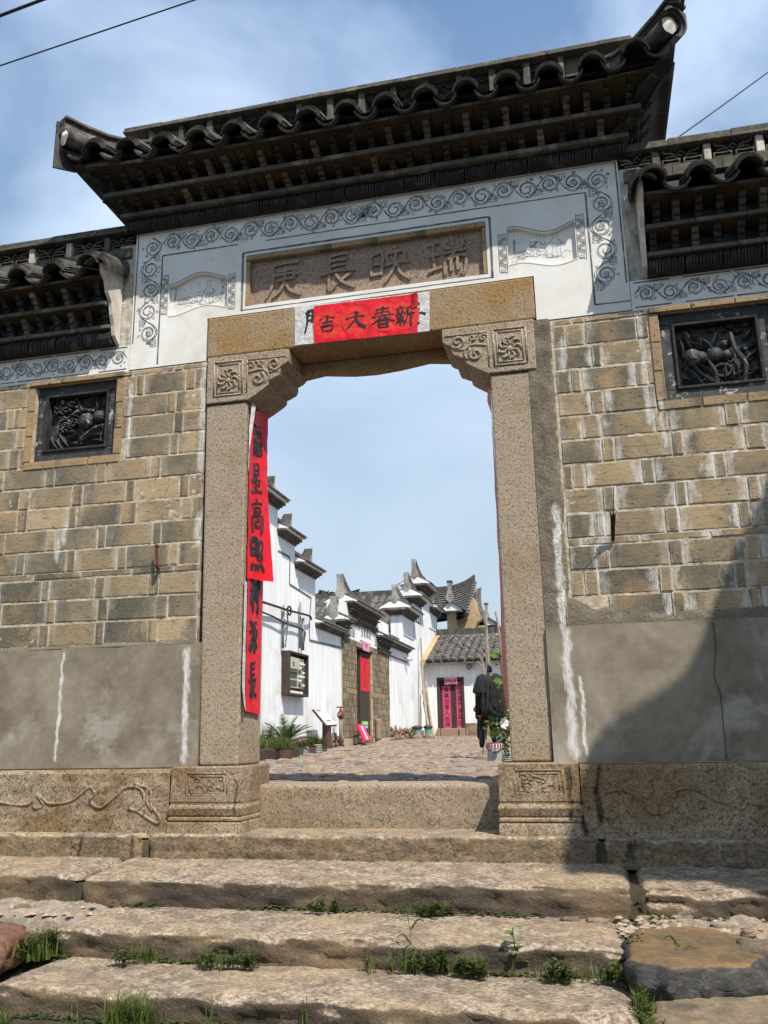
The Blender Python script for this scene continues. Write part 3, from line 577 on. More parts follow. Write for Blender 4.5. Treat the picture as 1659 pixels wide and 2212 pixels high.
for (gx0, gx1, gy0, gy1, gz, gs) in ((b2-0.05, b2+0.05, Y2+0.015, Y1+0.04, z2t-0.018, 1), (b1-0.02, b1+0.02, Y1+0.01, 0.0, z1t-0.03, 2), (a2-0.02, a2+0.02, Y2+0.02, Y1, z2t-0.03, 3), (a1-0.02, a1+0.02, Y1+0.01, 0, z1t-0.03, 4)):
    MB().grid(lambda a, b: (gx0+(gx1-gx0)*a, gy0+(gy1-gy0)*b+0.01*noise.noise(Vector((a*3, b*9, gs))), gz-0.10*(b < 0.01)+0.012*noise.noise(Vector((a*5, b*12, gs)))), 4, 20).build('joint_fill', MT['soil'], steps, smooth=True)
gl = MB(); rg = random.Random(33)
for k in range(420):
    x_, y_ = (rg.uniform(b3-0.02, b3+1.2), rg.uniform(Y2-0.22, Y2)) if k % 3 else (rg.uniform(a3-1.2, a3+0.2), rg.uniform(Y2-0.2, Y2)); r_ = rg.uniform(0.005, 0.018); c_ = Vector((x_, y_, bedz(y_)+0.052))
    base_ = len(gl.v); gl.v += [c_+Vector((math.cos(a_)*r_*rg.uniform(.8, 1.5), math.sin(a_)*r_*rg.uniform(.7, 1.1), 0)) for a_ in (0, 1.0, 2.1, 3.1, 4.2, 5.2)]+[c_+Vector((rg.uniform(-.3, .3)*r_, rg.uniform(-.3, .3)*r_, r_*rg.uniform(.5, .9)))]; gl.f += [(base_+i_, base_+(i_+1) % 6, base_+6) for i_ in range(6)]
gl.build('grit', MT['grit'], steps, kind='stuff')
rp = random.Random(3)
for i, (u, v) in enumerate([(1235, 1990), (1290, 1992), (1400, 1988), (1450, 1985), (1480, 1995), (1530, 1990), (1560, 2003), (1620, 2020), (1380, 1984), (60, 1945), (110, 1952), (20, 1950), (150, 1940), (40, 1962)]):
    q = PZ(u, v, z2b-0.004); lump('cobble', MT[rp.choice(['rubble', 'rock_pale', 'rock_red', 'lime_rubble'])], steps, (q.x, q.y+0.03, q.z), (rp.uniform(0.025, 0.06), rp.uniform(0.02, 0.04), 0.013), seed=i*1.7, n=12, rough=0.42)
def slabrock(name, poly, z, h, mat, label, cat, seed):
    """flat-topped rough rock; poly = ground outline (x,y)"""
    mb = MB(); n = 40; cx = sum(p[0] for p in poly)/len(poly); cy = sum(p[1] for p in poly)/len(poly)
    ring = [Vector((poly[i_][0]+(poly[(i_+1) % len(poly)][0]-poly[i_][0])*k_/9, poly[i_][1]+(poly[(i_+1) % len(poly)][1]-poly[i_][1])*k_/9, 0)) for i_ in range(len(poly)) for k_ in range(9)]; m = len(ring)
    prof = [(0.0, 0), (0.35, 0), (0.7, 0.0), (0.88, -0.004), (0.975, -0.008), (1.0, -0.022), (1.015, -0.35*h-0.03), (1.02, -0.62*h), (1.0, -0.85*h), (0.97, -h)]
    for (s_, dz) in prof:
        for k, p in enumerate(ring):
            q = Vector((cx+(p.x-cx)*s_, cy+(p.y-cy)*s_, z+dz)); nn = Vector((q.x*6+seed, q.y*6, q.z*9))
            d = noise.noise(nn)*0.022+noise.noise(nn*3)*0.014+abs(noise.noise(nn*6))*0.012+noise.noise(nn*14)*0.004
            if s_ < 0.99: q.z += d*0.35+noise.noise(Vector((q.x*2.5+seed, q.y*2.5, 1)))*0.012
            else:
                e_ = Vector((q.x-cx, q.y-cy, 0)).normalized(); rg_ = (1-abs(noise.noise(Vector((q.x*9+q.z*14+seed, q.y*9, q.z*8)))))**3*0.035+d*0.9; q.x += e_.x*rg_; q.y += e_.y*rg_
            mb.v.append(q)
    for j in range(len(prof)-1):
        for k in range(m): k2 = (k+1) % m; mb.f.append((j*m+k, j*m+k2, (j+1)*m+k2, (j+1)*m+k))
    o = mb.build(name, mat, smooth=True); return tag(o, label, cat)
def gp(pts, z): return [(PZ(u, v, z).x, PZ(u, v, z).y) for u, v in pts]
zr = z3t+0.01
slabrock('rock', gp([(1362, 2062), (1365, 2000), (1440, 1992), (1530, 2000), (1600, 2016), (1640, 2040), (1640, 2070), (1560, 2078), (1450, 2082)], zr), zr, 0.13, MT['rock'], 'flat rock with rust brown top and dark slate face at the right', 'rock', 2)
zr2 = z4t+0.0
slabrock('rock', gp([(1400, 2260), (1408, 2170), (1450, 2120), (1540, 2130), (1640, 2118), (1800, 2150), (1800, 2300)], zr2), zr2, 0.12, MT['rock_pale'], 'broad pale flat rock filling the lowest right corner of the steps', 'rock', 5)
q = PZ(1630, 2090, z3t-0.03); o = lump('rock', MT['rock_pale'], None, (q.x+0.05, q.y+0.12, q.z+0.0), (0.10, 0.12, 0.07), 4); tag(o, 'rounded pale stone beside the rust brown rock at the right edge', 'rock')
zl = z2b-0.0
slabrock('rock', gp([(-160, 2060), (-160, 1980), (0, 1984), (48, 1990), (52, 2002), (20, 2016), (-40, 2040)], zl), zl, 0.14, MT['rock_red'], 'reddish brown block at the left end of the third step behind the weeds', 'rock', 7)
# ================================================================== GATEWAY
gate = thing('stone_gateway', 'tall stone gateway with granite posts, painted white plaster and a flared tiled roof', 'gateway', (0, 0.15, -0.24))
YB = 0.33
def gbox(x0, x1, y0, y1, z0, z1, name, mat, bev=0.006, j=0.0, parent=None, **k): return nbox(x0, x1, y0, y1, z0, z1, name, MT[mat], parent or gate, bev, j, **k)
# threshold with a rounded top edge
slab(-0.70, 0.72, 0.36, 0.15, -0.012, -0.014, -0.26, gate, MT['granite_threshold'], 'threshold', seed=21, rad=0.03, amp=0.0025, ends=0.02, wav=0.004)
# posts, slightly battered as in the photograph
for s_, (bo, to) in ((-1, (0.945, 0.975)), (1, (0.925, 0.957))):
    x_in = 0.722
    a = [(s_*x_in, 0.0, 0.092), (s_*bo, 0.0, 0.092), (s_*bo, YB, 0.092), (s_*x_in, YB, 0.092)]
    b = [(s_*x_in*0.992, 0.0, 2.152), (s_*to, 0.0, 2.152), (s_*to, YB, 2.152), (s_*x_in*0.992, YB, 2.152)]
    mb = MB().hull8(a, b); 
    mb.build('post', MT['granite_pillar'], gate, bevel=0.010)
# plinth blocks under the posts
def plinth(s_, xa, xb):
    # xa inner, xb outer
    mb = MB(); yf = -0.095
    def ring(z, e): return [(s_*(xa-e*0.4), yf-e, z), (s_*(xb+e*0.4), yf-e, z), (s_*(xb+e*0.4), 0.30, z), (s_*(xa-e*0.4), 0.30, z)]
    prof = [(0.090, -0.012), (0.083, 0.0), (-0.085, 0.004), (-0.092, 0.0), (-0.10, 0.0), (-0.108, 0.014), (-0.118, 0.018), (-0.150, 0.008), (-0.158, 0.0), (-0.166, 0.012), (-0.176, 0.012), (-0.182, 0.002), (-0.190, 0.014), (-0.245, 0.022)]
    for k in range(len(prof)-1):
        mb.hull8(ring(prof[k][0], prof[k][1]), ring(prof[k+1][0], prof[k+1][1]))
    mb.build('plinth_block', MT['granite_plinth'], gate)
    o = [x for x in gate.children if x.name.startswith('plinth_block')][-1]
    # carved sunk panel: frame lines and cloud relief
    fr = MB(); cx = s_*(xa+xb)/2-0.0; hw, z0, z1 = 0.115, -0.055, 0.055
    for (w_, h0, h1) in ((hw, z0, z1), (hw-0.018, z0+0.014, z1-0.014)):
        pts = [(cx-w_, yf, h0), (cx+w_, yf, h0), (cx+w_, yf, h1), (cx-w_, yf, h1), (cx-w_, yf, h0)]
        for p_, q_ in zip(pts, pts[1:]): fr.tube([Vector(p_), Vector(q_)], 0.005, 5)
    rnd = random.Random(11+s_)
    for i in range(13):
        c_ = Vector((cx+rnd.uniform(-0.08, 0.08), yf, rnd.uniform(-0.03, 0.03))); a0 = rnd.uniform(0, 6.28)
        fr.tube([c_+Vector((math.cos(a0+t*0.9)*(0.004+0.0055*t), -0.001, math.sin(a0+t*0.9)*(0.003+0.004*t))) for t in range(5)], 0.0055, 5)
    fr.build('carved_panel', MT['granite_plinth'], o, smooth=True)
plinth(-1, 0.655, 1.052); plinth(1, 0.665, 1.045)
# corbel blocks
CL = [(1250, 480), (1252, 560), (1248, 632), (1205, 672), (1140, 706), (1143, 760), (1120, 820), (1050, 858), (1030, 872), (985, 890), (985, 940), (950, 975), (890, 1020), (800, 1085), (722, 1135)]
def corbel(s_):
    pts = [P((480+x/5.184)/1.1573, (780+y/5.184)/1.1573, -0.012) for x, y in CL]
    poly = [(p.x, p.z) for p in pts]
    poly = [(x, min(z, 2.456)) for x, z in poly]; poly[0] = (poly[0][0], 2.456)
    poly += [(-0.972, 2.158), (-0.972, 2.456)]
    if s_ > 0: poly = [(-x, z) for x, z in poly][::-1]
    # front skin and a body that steps lower behind, like the photograph's moulded underside
    mb = MB().prism(poly, -0.012, YB); o = mb.build('corbel', MT['granite_pillar'], gate, bevel=0.006)
    fr = MB(); yf = -0.012
    def sq(x0, x1, z0, z1, r): 
        pts = [(x0, yf, z0), (x1, yf, z0), (x1, yf, z1), (x0, yf, z1), (x0, yf, z0)]
        for p_, q_ in zip(pts, pts[1:]): fr.tube([Vector(p_), Vector(q_)], r, 5)
    X = lambda x: s_*x
    sq(X(0.925), X(0.745), 2.20, 2.415, 0.006); sq(X(0.905), X(0.765), 2.218, 2.397, 0.005)
    # lotus flower relief
    cx, cz = X(0.835), 2.30
    fr.lathe((cx, yf+0.004, cz-0.01), [(0.020, 0.0), (0.018, -0.010), (0.008, -0.014)], 10, 'y')
    for k in range(9):
        a = k*0.7; d = Vector((math.cos(a), 0, math.sin(a)*1.1)); n_ = Vector((-d.z, 0, d.x))
        fr.tube(crs([Vector((cx, yf, cz))+d*0.018, Vector((cx, yf-0.004, cz))+d*0.042+n_*0.014, Vector((cx, yf-0.002, cz))+d*0.062-n_*0.004, Vector((cx, yf, cz))+d*0.056-n_*0.016], 4), [0.006]*4+[0.008]*5+[0.006]*4, 6)
    # triangular scroll relief
    def spiral(c_, r0, turns, a0, sg, rr):
        fr.tube([c_+Vector((sg*math.cos(a0+t*turns*6.28/16)*r0*(1-t/18), -0.002, math.sin(a0+t*turns*6.28/16)*r0*(1-t/18))) for t in range(17)], rr, 6)
    spiral(Vector((X(0.645), yf, 2.285)), 0.045, 1.3, 2.2, s_, 0.008); spiral(Vector((X(0.545), yf, 2.368)), 0.042, 1.3, 4.2, s_, 0.008)
    spiral(Vector((X(0.69), yf, 2.375)), 0.024, 1.2, 0.5, s_, 0.006); spiral(Vector((X(0.63), yf, 2.385)), 0.020, 1.2, 3.5, -s_, 0.006)
    fr.tube(crs([(X(0.705), yf, 2.33), (X(0.64), yf, 2.34), (X(0.595), yf, 2.33), (X(0.58), yf, 2.29), (X(0.60), yf, 2.255)], 5), 0.007, 6)
    fr.tube(crs([(X(0.66), yf, 2.40), (X(0.62), yf, 2.36), (X(0.60), yf, 2.325), (X(0.555), yf, 2.32), (X(0.51), yf, 2.345)], 5), 0.007, 6)
    fr.tube([Vector((X(0.715), yf, 2.41)), Vector((X(0.47), yf, 2.41))], 0.005, 5); fr.tube([Vector((X(0.715), yf, 2.41)), Vector((X(0.715), yf, 2.20))], 0.005, 5)
    fr.build('relief', MT['granite_pillar'], o, smooth=True)
corbel(-1); corbel(1)
# lintel, with a lower moulded stone behind it
gbox(-0.985, 0.985, 0.0, YB, 2.462, 2.722, 'lintel', 'granite_lintel', 0.010)
lo = [(-0.62, 2.46)] + [(x, z) for x, z in ((-0.62, 2.375), (-0.52, 2.37), (-0.44, 2.385), (-0.33, 2.40), (-0.22, 2.385), (-0.14, 2.375), (0.0, 2.37), (0.14, 2.38), (0.22, 2.39), (0.33, 2.405), (0.44, 2.39), (0.52, 2.38), (0.62, 2.385))] + [(0.62, 2.46)]
MB().prism(lo, 0.24, YB).build('lintel_moulding', MT['granite_lintel'], gate, bevel=0.008)
# plaster field (white) - stands behind plaque, two recessed pictures left open
XF = 1.50; YP = 0.002
scrolls = [(P((300+700/4.879)/1.1573, (560+640/4.879)/1.1573), P((300+1350/4.879)/1.1573, (560+1000/4.879)/1.1573)), (P((1200+225/3.95)/1.1573, (480+330/3.95)/1.1573), P((1200+900/3.95)/1.1573, (480+700/3.95)/1.1573))]
PL = dict(x0=-0.742, x1=0.735, z0=2.775, z1=3.118)
SL = dict(x0=-1.255, x1=-0.865, z0=2.80, z1=3.04); SR = dict(x0=0.855, x1=1.235, z0=2.80, z1=3.045)
def wavy_top(R_, t, s_): return R_['z1']-0.030+0.030*math.sin((t-0.25)*2*math.pi*0.9+(0 if s_ < 0 else math.pi*0.85))
def wavy_bot(R_, t, s_): return R_['z0']+0.0+0.022*math.sin((t-0.35)*2*math.pi*0.9+(0 if s_ < 0 else math.pi*0.85))
pf = MB()
# plaster core, set back, then front skin pieces around openings
pf.box(-XF, XF, 0.05, YB-0.004, 2.725, 3.40)
for s_ in (-1, 1): pf.box(min(s_*0.99, s_*XF), max(s_*0.99, s_*XF), 0.05, YB-0.004, 2.44, 2.724)
cols = [(-XF, SL['x0']), (SL['x1'], PL['x0']), (PL['x1'], SR['x0']), (SR['x1'], XF)]
for a_, b_ in cols: pf.box(a_, b_, YP, 0.052, 2.7245, 3.40)
for R_ in (SL, SR): pf.box(R_['x0'], R_['x1'], YP, 0.052, 3.05, 3.40); pf.box(R_['x0'], R_['x1'], YP, 0.052, 2.7245, 2.775)
pf.box(PL['x0'], PL['x1'], YP, 0.052, PL['z1'], 3.40); pf.box(PL['x0'], PL['x1'], YP, 0.052, 2.7245, PL['z0'])
pf.box(-XF, -0.99, YP, 0.052, 2.445, 2.7245, 0); pf.box(0.99, XF, YP, 0.052, 2.445, 2.7245, 0)
for s_, R_ in ((-1, SL), (1, SR)):
    n = 24
    for i in range(n):
        x0, x1 = R_['x0']+(R_['x1']-R_['x0'])*i/n, R_['x0']+(R_['x1']-R_['x0'])*(i+1)/n
        za, zb_ = wavy_top(R_, i/n, s_), wavy_top(R_, (i+1)/n, s_)
        pf.hull8([(x0, YP, za), (x1, YP, zb_), (x1, YP, 3.05), (x0, YP, 3.05)], [(x0, 0.052, za), (x1, 0.052, zb_), (x1, 0.052, 3.05), (x0, 0.052, 3.05)])
        za, zb_ = wavy_bot(R_, i/n, s_), wavy_bot(R_, (i+1)/n, s_)
        pf.hull8([(x0, YP, 2.775), (x1, YP, 2.775), (x1, YP, zb_), (x0, YP, za)], [(x0, 0.052, 2.775), (x1, 0.052, 2.775), (x1, 0.052, zb_), (x0, 0.052, za)])
plaster = pf.build('plaster_field', MT['plaster'], gate)
for s_ in (-1, 1):
    xa, xb = sorted((s_*1.5005, s_*1.615)); MB().grid(lambda a, b: (xa+(xb-xa)*a, 0.008+0.006*noise.noise(Vector((a*3, b*18, s_))), 2.60+0.72*b), 6, 40).build('stained_edge', MT['plaster_dirty'], gate)
    MB().box(xa, xb, 0.02, YB-0.01, 2.44, 3.32).build('plaster_return', MT['plaster_dirty'], gate)
for s_, R_ in ((-1, SL), (1, SR)):
    pic = nbox(R_['x0']+0.001, R_['x1']-0.001, 0.026, 0.0515, 2.7755, 3.0495, 'picture_panel', MT['plaster'], gate, 0)
    ink = MB(); rnd = random.Random(4+s_); y = 0.0255
    W_ = R_['x1']-R_['x0']; mp_ = lambda a, b: Vector((R_['x0']+W_*a, y, R_['z0']+0.02+(R_['z1']-R_['z0']-0.04)*b))
    def ln(pts, wd=0.0022): ink.ribbon(crs([mp_(a, b) for a, b in pts], 4), wd, Vector((0, -1, 0)), 0.0006)
    # columns of small writing, a robed figure among rocks and a bare tree
    for c_ in range(9):
        for r_ in range(rnd.randint(3, 6)):
            a, b = (0.10+c_*0.055 if s_ > 0 else 0.10+c_*0.05), 0.90-r_*0.065
            for q_ in range(2): ln([(a+rnd.uniform(-.01, .01), b+rnd.uniform(-.015, .015)), (a+rnd.uniform(-.012, .02), b+rnd.uniform(-.02, .02))], 0.0028)
    fx = 0.70 if s_ > 0 else 0.66
    for pts in ([(fx-.03, .80), (fx, .86), (fx+.035, .82), (fx+.03, .74), (fx-.01, .70), (fx-.03, .76), (fx-.03, .80)], [(fx-.04, .86), (fx, .91), (fx+.05, .86)], [(fx-.02, .70), (fx-.07, .55), (fx-.12, .30), (fx-.16, .12)], [(fx+.03, .70), (fx+.08, .52), (fx+.07, .30), (fx+.09, .12)],
                [(fx-.05, .58), (fx-.15, .52), (fx-.22, .56)], [(fx+.05, .60), (fx+.12, .50), (fx+.02, .44)], [(fx-.02, .55), (fx-.04, .35), (fx-.06, .12)], [(fx+.02, .52), (fx+.01, .30), (fx+.03, .12)], [(fx-.16, .12), (fx-.05, .08), (fx+.09, .12)], [(fx-.06, .45), (fx, .40), (fx+.07, .44)]): ln(pts, 0.003)
    for k in range(16):
        a, b = rnd.uniform(.05, .95), rnd.uniform(.05, .32); ln([(a-.06, b), (a-.02, b+rnd.uniform(.02, .07)), (a+.03, b+rnd.uniform(.0, .06)), (a+.06, b-.02)])
    for k in range(4):
        a, b = (0.22+k*0.09, 0.30+0.03*(k % 2)); ln([(a-.07, b-.08), (a-.06, b+.06), (a, b+.1), (a+.06, b+.04), (a+.07, b-.08), (a, b-.12), (a-.07, b-.08)], 0.003)
    for k in range(22):
        a, b = (fx-0.30+rnd.uniform(-.08, .1), .55+rnd.uniform(-.1, .12)) if s_ > 0 else (0.92+rnd.uniform(-.05, .05), .55+rnd.uniform(-.3, .3))
        ln([(a, b), (a+.012, b+.02), (a+.02, b), (a+.008, b-.012), (a, b)], 0.003)
    for k in range(6): ln([(0.06+rnd.uniform(0, .05), .35), (0.09+rnd.uniform(-.02, .03), .55+rnd.uniform(0, .1)), (0.05+rnd.uniform(0, .13), .78)], 0.002)
    ink.build('line_drawing', MT['ink_faded'], pic)
    # painted scroll rollers either side, with hatching
    rl = MB()
    for side in (-1, 1):
        xa = R_['x0']-0.052 if side < 0 else R_['x1']+0.008; xb = xa+0.044
        z0, z1 = R_['z0']-0.02+(0.015 if side*s_ > 0 else -0.01), R_['z1']+(0.02 if side*s_ > 0 else -0.035) if True else 0
        yy = YP-0.0012
        out_ = crs([(xa, yy, z0+.01), (xa, yy, z1-.012), (xa+.01, yy, z1), (xb-.01, yy, z1), (xb, yy, z1-.012), (xb, yy, z0+.01), (xb-.01, yy, z0), (xa+.01, yy, z0), (xa, yy, z0+.01)], 3)
        rl.ribbon(out_, 0.0035)
        for ze in (z1-.012, z0+.012): rl.ribbon([Vector(((xa+xb)/2+math.cos(t)*.013, yy, ze+math.sin(t)*.007)) for t in [k*.5 for k in range(13)]], 0.002)
        k = 0; z = z0+0.024
        while z < z1-0.03:
            for q_ in range(5):
                zz = z+q_*0.006
                if (k % 2): rl.ribbon([Vector((xa+.003, yy, zz)), Vector((xb-.003, yy, min(zz+.02, z1-.02)))], 0.0018)
                else: rl.ribbon([Vector((xa+.003, yy, min(zz+.02, z1-.02))), Vector((xb-.003, yy, zz))], 0.0018)
            z += 0.032; k += 1
    rl.ribbon([Vector((R_['x0']+(R_['x1']-R_['x0'])*i/24, YP-0.0014, wavy_top(R_, i/24, s_)+0.009)) for i in range(25)], 0.004)
    rl.ribbon([Vector((R_['x0']+(R_['x1']-R_['x0'])*i/24, YP-0.0014, wavy_bot(R_, i/24, s_)-0.008)) for i in range(25)], 0.0025)
    rl.build('painted_scroll', MT['ink'], plaster)
# painted vine border
def spir(c, r, a0, turns, sg=1, n=26, tight=0.9):
    return [(c[0]+sg*math.cos(a0+turns*6.283*k/n)*r*(1-tight*k/n), c[1]+math.sin(a0+turns*6.283*k/n)*r*(1-tight*k/n)) for k in range(n+1)]
def vine(mb, length, h, pitch, mapf, seed=0, flowers=True):
    """running scroll in local (s,t): s along 0..length, t across 0..h: one stem in waves, a curl filling every wave"""
    rnd = random.Random(seed); n = max(1, round(length/pitch)); p = length/n; A = h*0.43; R = min(h*0.39, p*0.49)
    def L_(pts, w_=0.003): mb.ribbon([mapf(x, y) for x, y in pts], w_*rnd.uniform(0.95, 1.45), Vector((0, -1, 0)), rnd.uniform(0.0002, 0.0016))
    for i in range(n):
        s_ = 1 if i % 2 == 0 else -1; cx = p*(i+0.5); cy = h/2+s_*(A-R)
        for dd in (0.0, 0.011):
            st = [(cx-p/2+p*k/12, h/2+s_*(A-dd)*math.sin(math.pi*k/12)**0.85) for k in range(13)]; L_(st)
            a0 = math.radians(75)*s_; sp = []
            for k in range(35):
                t = k/34; a = a0-s_*t*2*math.pi*1.55; rr = (R-dd*(1-t*0.6))*(1-0.80*t**1.1); sp.append((cx+math.cos(a)*rr, cy+math.sin(a)*rr))
            L_(sp)
        e = R*0.17
        if flowers and (i % 2 == 0 or rnd.random() < 0.35):
            for k in range(5):
                t = k*1.257+0.3; q = (cx+math.cos(t)*e*1.15, cy+math.sin(t)*e*1.15); L_([(q[0]+math.cos(u)*e*0.7, q[1]+math.sin(u)*e*0.7) for u in [j_*0.9 for j_ in range(8)]], 0.0022)
        for k in range(6):      # short notches along the band
            a = rnd.uniform(0, 6.28); L_([(cx+math.cos(a)*R*0.97, cy+math.sin(a)*R*0.97), (cx+math.cos(a+.12)*R*0.90, cy+math.sin(a+.12)*R*0.90), (cx+math.cos(a+.24)*R*0.95, cy+math.sin(a+.24)*R*0.95)], 0.0024)
        for k in range(5):
            a = rnd.uniform(0, 6.28); q = (cx+math.cos(a)*R*1.13, cy+math.sin(a)*R*1.13)
            if 0.004 < q[1] < h-0.004: L_(spir(q, h*0.06, a+rnd.uniform(1, 3), 1.0*rnd.choice((-1, 1)), 1, 11, 0.7), 0.0024)
        for k in range(4):
            a = rnd.uniform(0, 6.28); q = (cx+math.cos(a)*R*0.55, cy+math.sin(a)*R*0.55); L_(spir(q, h*0.05, a+2, 0.8, 1, 9, 0.6), 0.0022)
        # three leaves and a tendril in the free corner
        bx, by = cx+p*0.5, h/2+s_*h*0.10; up = s_
        for k, ang in enumerate((-0.75, 0.0, 0.75)):
            ll = h*(0.30 if k == 1 else 0.24); dx, dy = math.sin(ang), math.cos(ang)*up; wx, wy = dy*ll*0.16, -dx*ll*0.16
            L_([(q_.x, q_.y) for q_ in crs([(bx, by, 0), (bx+dx*ll*.5+wx, by+dy*ll*.5+wy, 0), (bx+dx*ll, by+dy*ll, 0), (bx+dx*ll*.5-wx, by+dy*ll*.5-wy, 0), (bx, by, 0)], 3)], 0.0024)
        for sg in (-1, 1): L_(spir((bx+sg*h*0.13, by+up*h*0.26), h*0.055, 1.0, 1.1*sg, 1, 12, 0.75), 0.0022)
vm = MB(); yv = YP-0.0006
bt0, bt1 = 3.215, 3.365
vine(vm, 2.62, bt1-bt0, 0.131, lambda s_, t: Vector((-1.31+s_, yv, bt0+t)), 1)
bw = 0.155
vine(vm, 0.74, bw, 0.148, lambda s_, t: Vector((-1.465+t, yv, bt1-0.02-s_)), 2); vine(vm, 0.74, bw, 0.148, lambda s_, t: Vector((1.465-t, yv, bt1-0.02-s_)), 3)
# lotus in the middle of the top border
for k in range(9):
    t = math.pi*(0.08+0.105*k); d = Vector((math.cos(t), 0, math.sin(t))); c_ = Vector((0.0, yv, bt0+0.05)); n_ = Vector((-d.z, 0, d.x))
    vm.ribbon(crs([c_, c_+d*0.04+n_*0.013, c_+d*0.082, c_+d*0.04-n_*0.013, c_], 5), 0.004, Vector((0, -1, 0)), 0.0008)
vm.build('painted_vine', MT['ink'], plaster)
bl = MB()
def line(x0, z0, x1, z1, w_=0.011, dashed=False, y=YP):
    a, b = Vector((x0, y, z0)), Vector((x1, y, z1)); n = max(1, int((b-a).length/0.05)); rnd = random.Random(int(x0*100)+int(z0*100))
    pts = [a.lerp(b, i/n)+Vector((rnd.uniform(-.0008, .0008), 0, rnd.uniform(-.0008, .0008))) for i in range(n+1)]
    bl.ribbon(pts, [w_*rnd.uniform(0.75, 1.1) for _ in pts], Vector((0, -1, 0)), 0.0011)
line(-1.485, 3.372, 1.49, 3.372, 0.004); line(-1.485, 3.372, -1.485, 2.62, 0.009); line(1.487, 3.372, 1.487, 2.61, 0.009)
line(-1.31, 3.205, -0.80, 3.205); line(-0.62, 3.205, 1.31, 3.205, 0.008); line(-1.31, 3.205, -1.31, 2.46); line(1.31, 3.205, 1.31, 2.50)
line(1.31, 2.50, 1.50, 2.50, 0.008)
line(-0.765, 2.745, -0.765, 3.14, 0.015); line(-0.765, 3.14, 0.76, 3.14, 0.013); line(0.76, 3.14, 0.76, 2.745, 0.016); line(-0.765, 2.75, 0.76, 2.75, 0.006)
bl.build('painted_border_line', MT['ink'], plaster)
# plaque
pq = gbox(PL['x0'], PL['x1'], 0.032, 0.12, PL['z0'], PL['z1'], 'inscribed_plaque', 'granite_plaque', 0.0)
FR = MT['brick_frame']
x = PL['x0']
while x < PL['x1']-0.02:
    x2 = min(x+random.uniform(0.26, 0.32), PL['x1']); brick(x+0.001, x2-0.002, PL['z1']-0.036, PL['z1']-0.002, gate, 'brick_frame', -0.004, 0.05, 'plaque_frame_brick'); x = x2
for xx, sg in ((PL['x0'], 1), (PL['x1'], -1)):
    z = PL['z0']+0.002
    while z < PL['z1']-0.05:
        z2 = min(z+0.15, PL['z1']-0.038); brick(min(xx, xx+sg*0.024), max(xx, xx+sg*0.024), z, z2-0.002, gate, 'brick_frame', 0.0, 0.045, 'plaque_frame_brick'); z = z2
for ch, cx in (('geng', -0.50), ('chang', -0.165), ('ying', 0.16), ('rui', 0.50)):
    mb = MB(); w_, h_ = 0.245, 0.255
    write(ch, lambda a, b: Vector((cx-w_/2+w_*a, 0.032, 2.935+h_/2-h_*b)), 0.0175, 0.013, mb, 3, 0.014)
    mb.build('carved_character', MT['granite_plaque'], pq)
# ------------------------------------------------------------------ eaves (brick brackets, boards, tiles)
def arc_shell(name, mat, r, th, length, a0, a1, n=9, flip=False):
    """curved tile: arc in xz, extruded along +y (unit origin at front), apex up unless flip"""
    vs = []; fs = []
    for y in (0, length):
        for k in range(n+1):
            a = a0+(a1-a0)*k/n
            for rr in (r, r-th):
                z = rr*math.sin(a); vs.append((rr*math.cos(a), y, -z if flip else z))
    m = 2*(n+1)
    for k in range(n):
        a = 2*k; fs += [(a, a+2, a+m+2, a+m), (a+1, a+m+1, a+m+3, a+3), (a, a+1, a+3, a+2), (a+m, a+m+2, a+m+3, a+m+1)]
    fs += [(0, m, m+1, 1), (2*n, 2*n+1, m+2*n+1, m+2*n)]
    me = bpy.data.meshes.new(name); me.from_pydata(vs, [], fs); me.update(); me.materials.append(mat)
    me.polygons.foreach_set('use_smooth', [False]*len(me.polygons)); return me
def put(name, me, loc, parent, rot=(0, 0, 0), sc_=(1, 1, 1)):
    o = bpy.data.objects.new(name, me); link(o, parent); o.location = Vector(loc)-wloc(parent); o.rotation_euler = rot; o.scale = sc_; return o
COVER = arc_shell('cover_tile', MT['tile'], 0.074, 0.0075, 0.50, math.radians(12), math.radians(168), 10)
PAN = arc_shell('pan_tile', MT['tile'], 0.073, 0.008, 0.46, math.radians(22), math.radians(158), 9, True)
SOFF = MT['soffit']
def bracket_mesh(name, mat):
    mb = MB()   # three-lobed brick corbel, origin at back top, sticks out to -y, hangs down -z; unit 0.1 out, 0.1 high
    lob = [(-0.10, 0.0), (-0.104, -0.018), (-0.095, -0.033), (-0.076, -0.036), (-0.080, -0.052), (-0.070, -0.064), (-0.052, -0.067), (-0.055, -0.083), (-0.044, -0.097), (-0.02, -0.1), (0.0, -0.1), (0.0, 0.0)]
    mb.prism(lob, -0.017, 0.017, 'x'); return mb.mesh(name)
BRK = bracket_mesh('bracket', None); BRK.materials.append(MT['dark_clay'])
BRK2 = bracket_mesh('bracket', None); BRK2.materials.append(MT['board_grey'])
def seg(parent, name, mat, x0, x1, y0, y1, z0, z1, ln, bev=0.003, rot=0.002):
    x = x0; n = max(1, round((x1-x0)/ln)); 
    for i in range(n):
        a, b = x0+(x1-x0)*i/n, x0+(x1-x0)*(i+1)/n; j = random.uniform(-0.0025, 0.0025)
        MB().box(a+0.0012, b-0.0012, y0+j, y1, z0+j*0.4, z1+j*0.4, 0.0).build(name, mat, parent, bevel=bev)
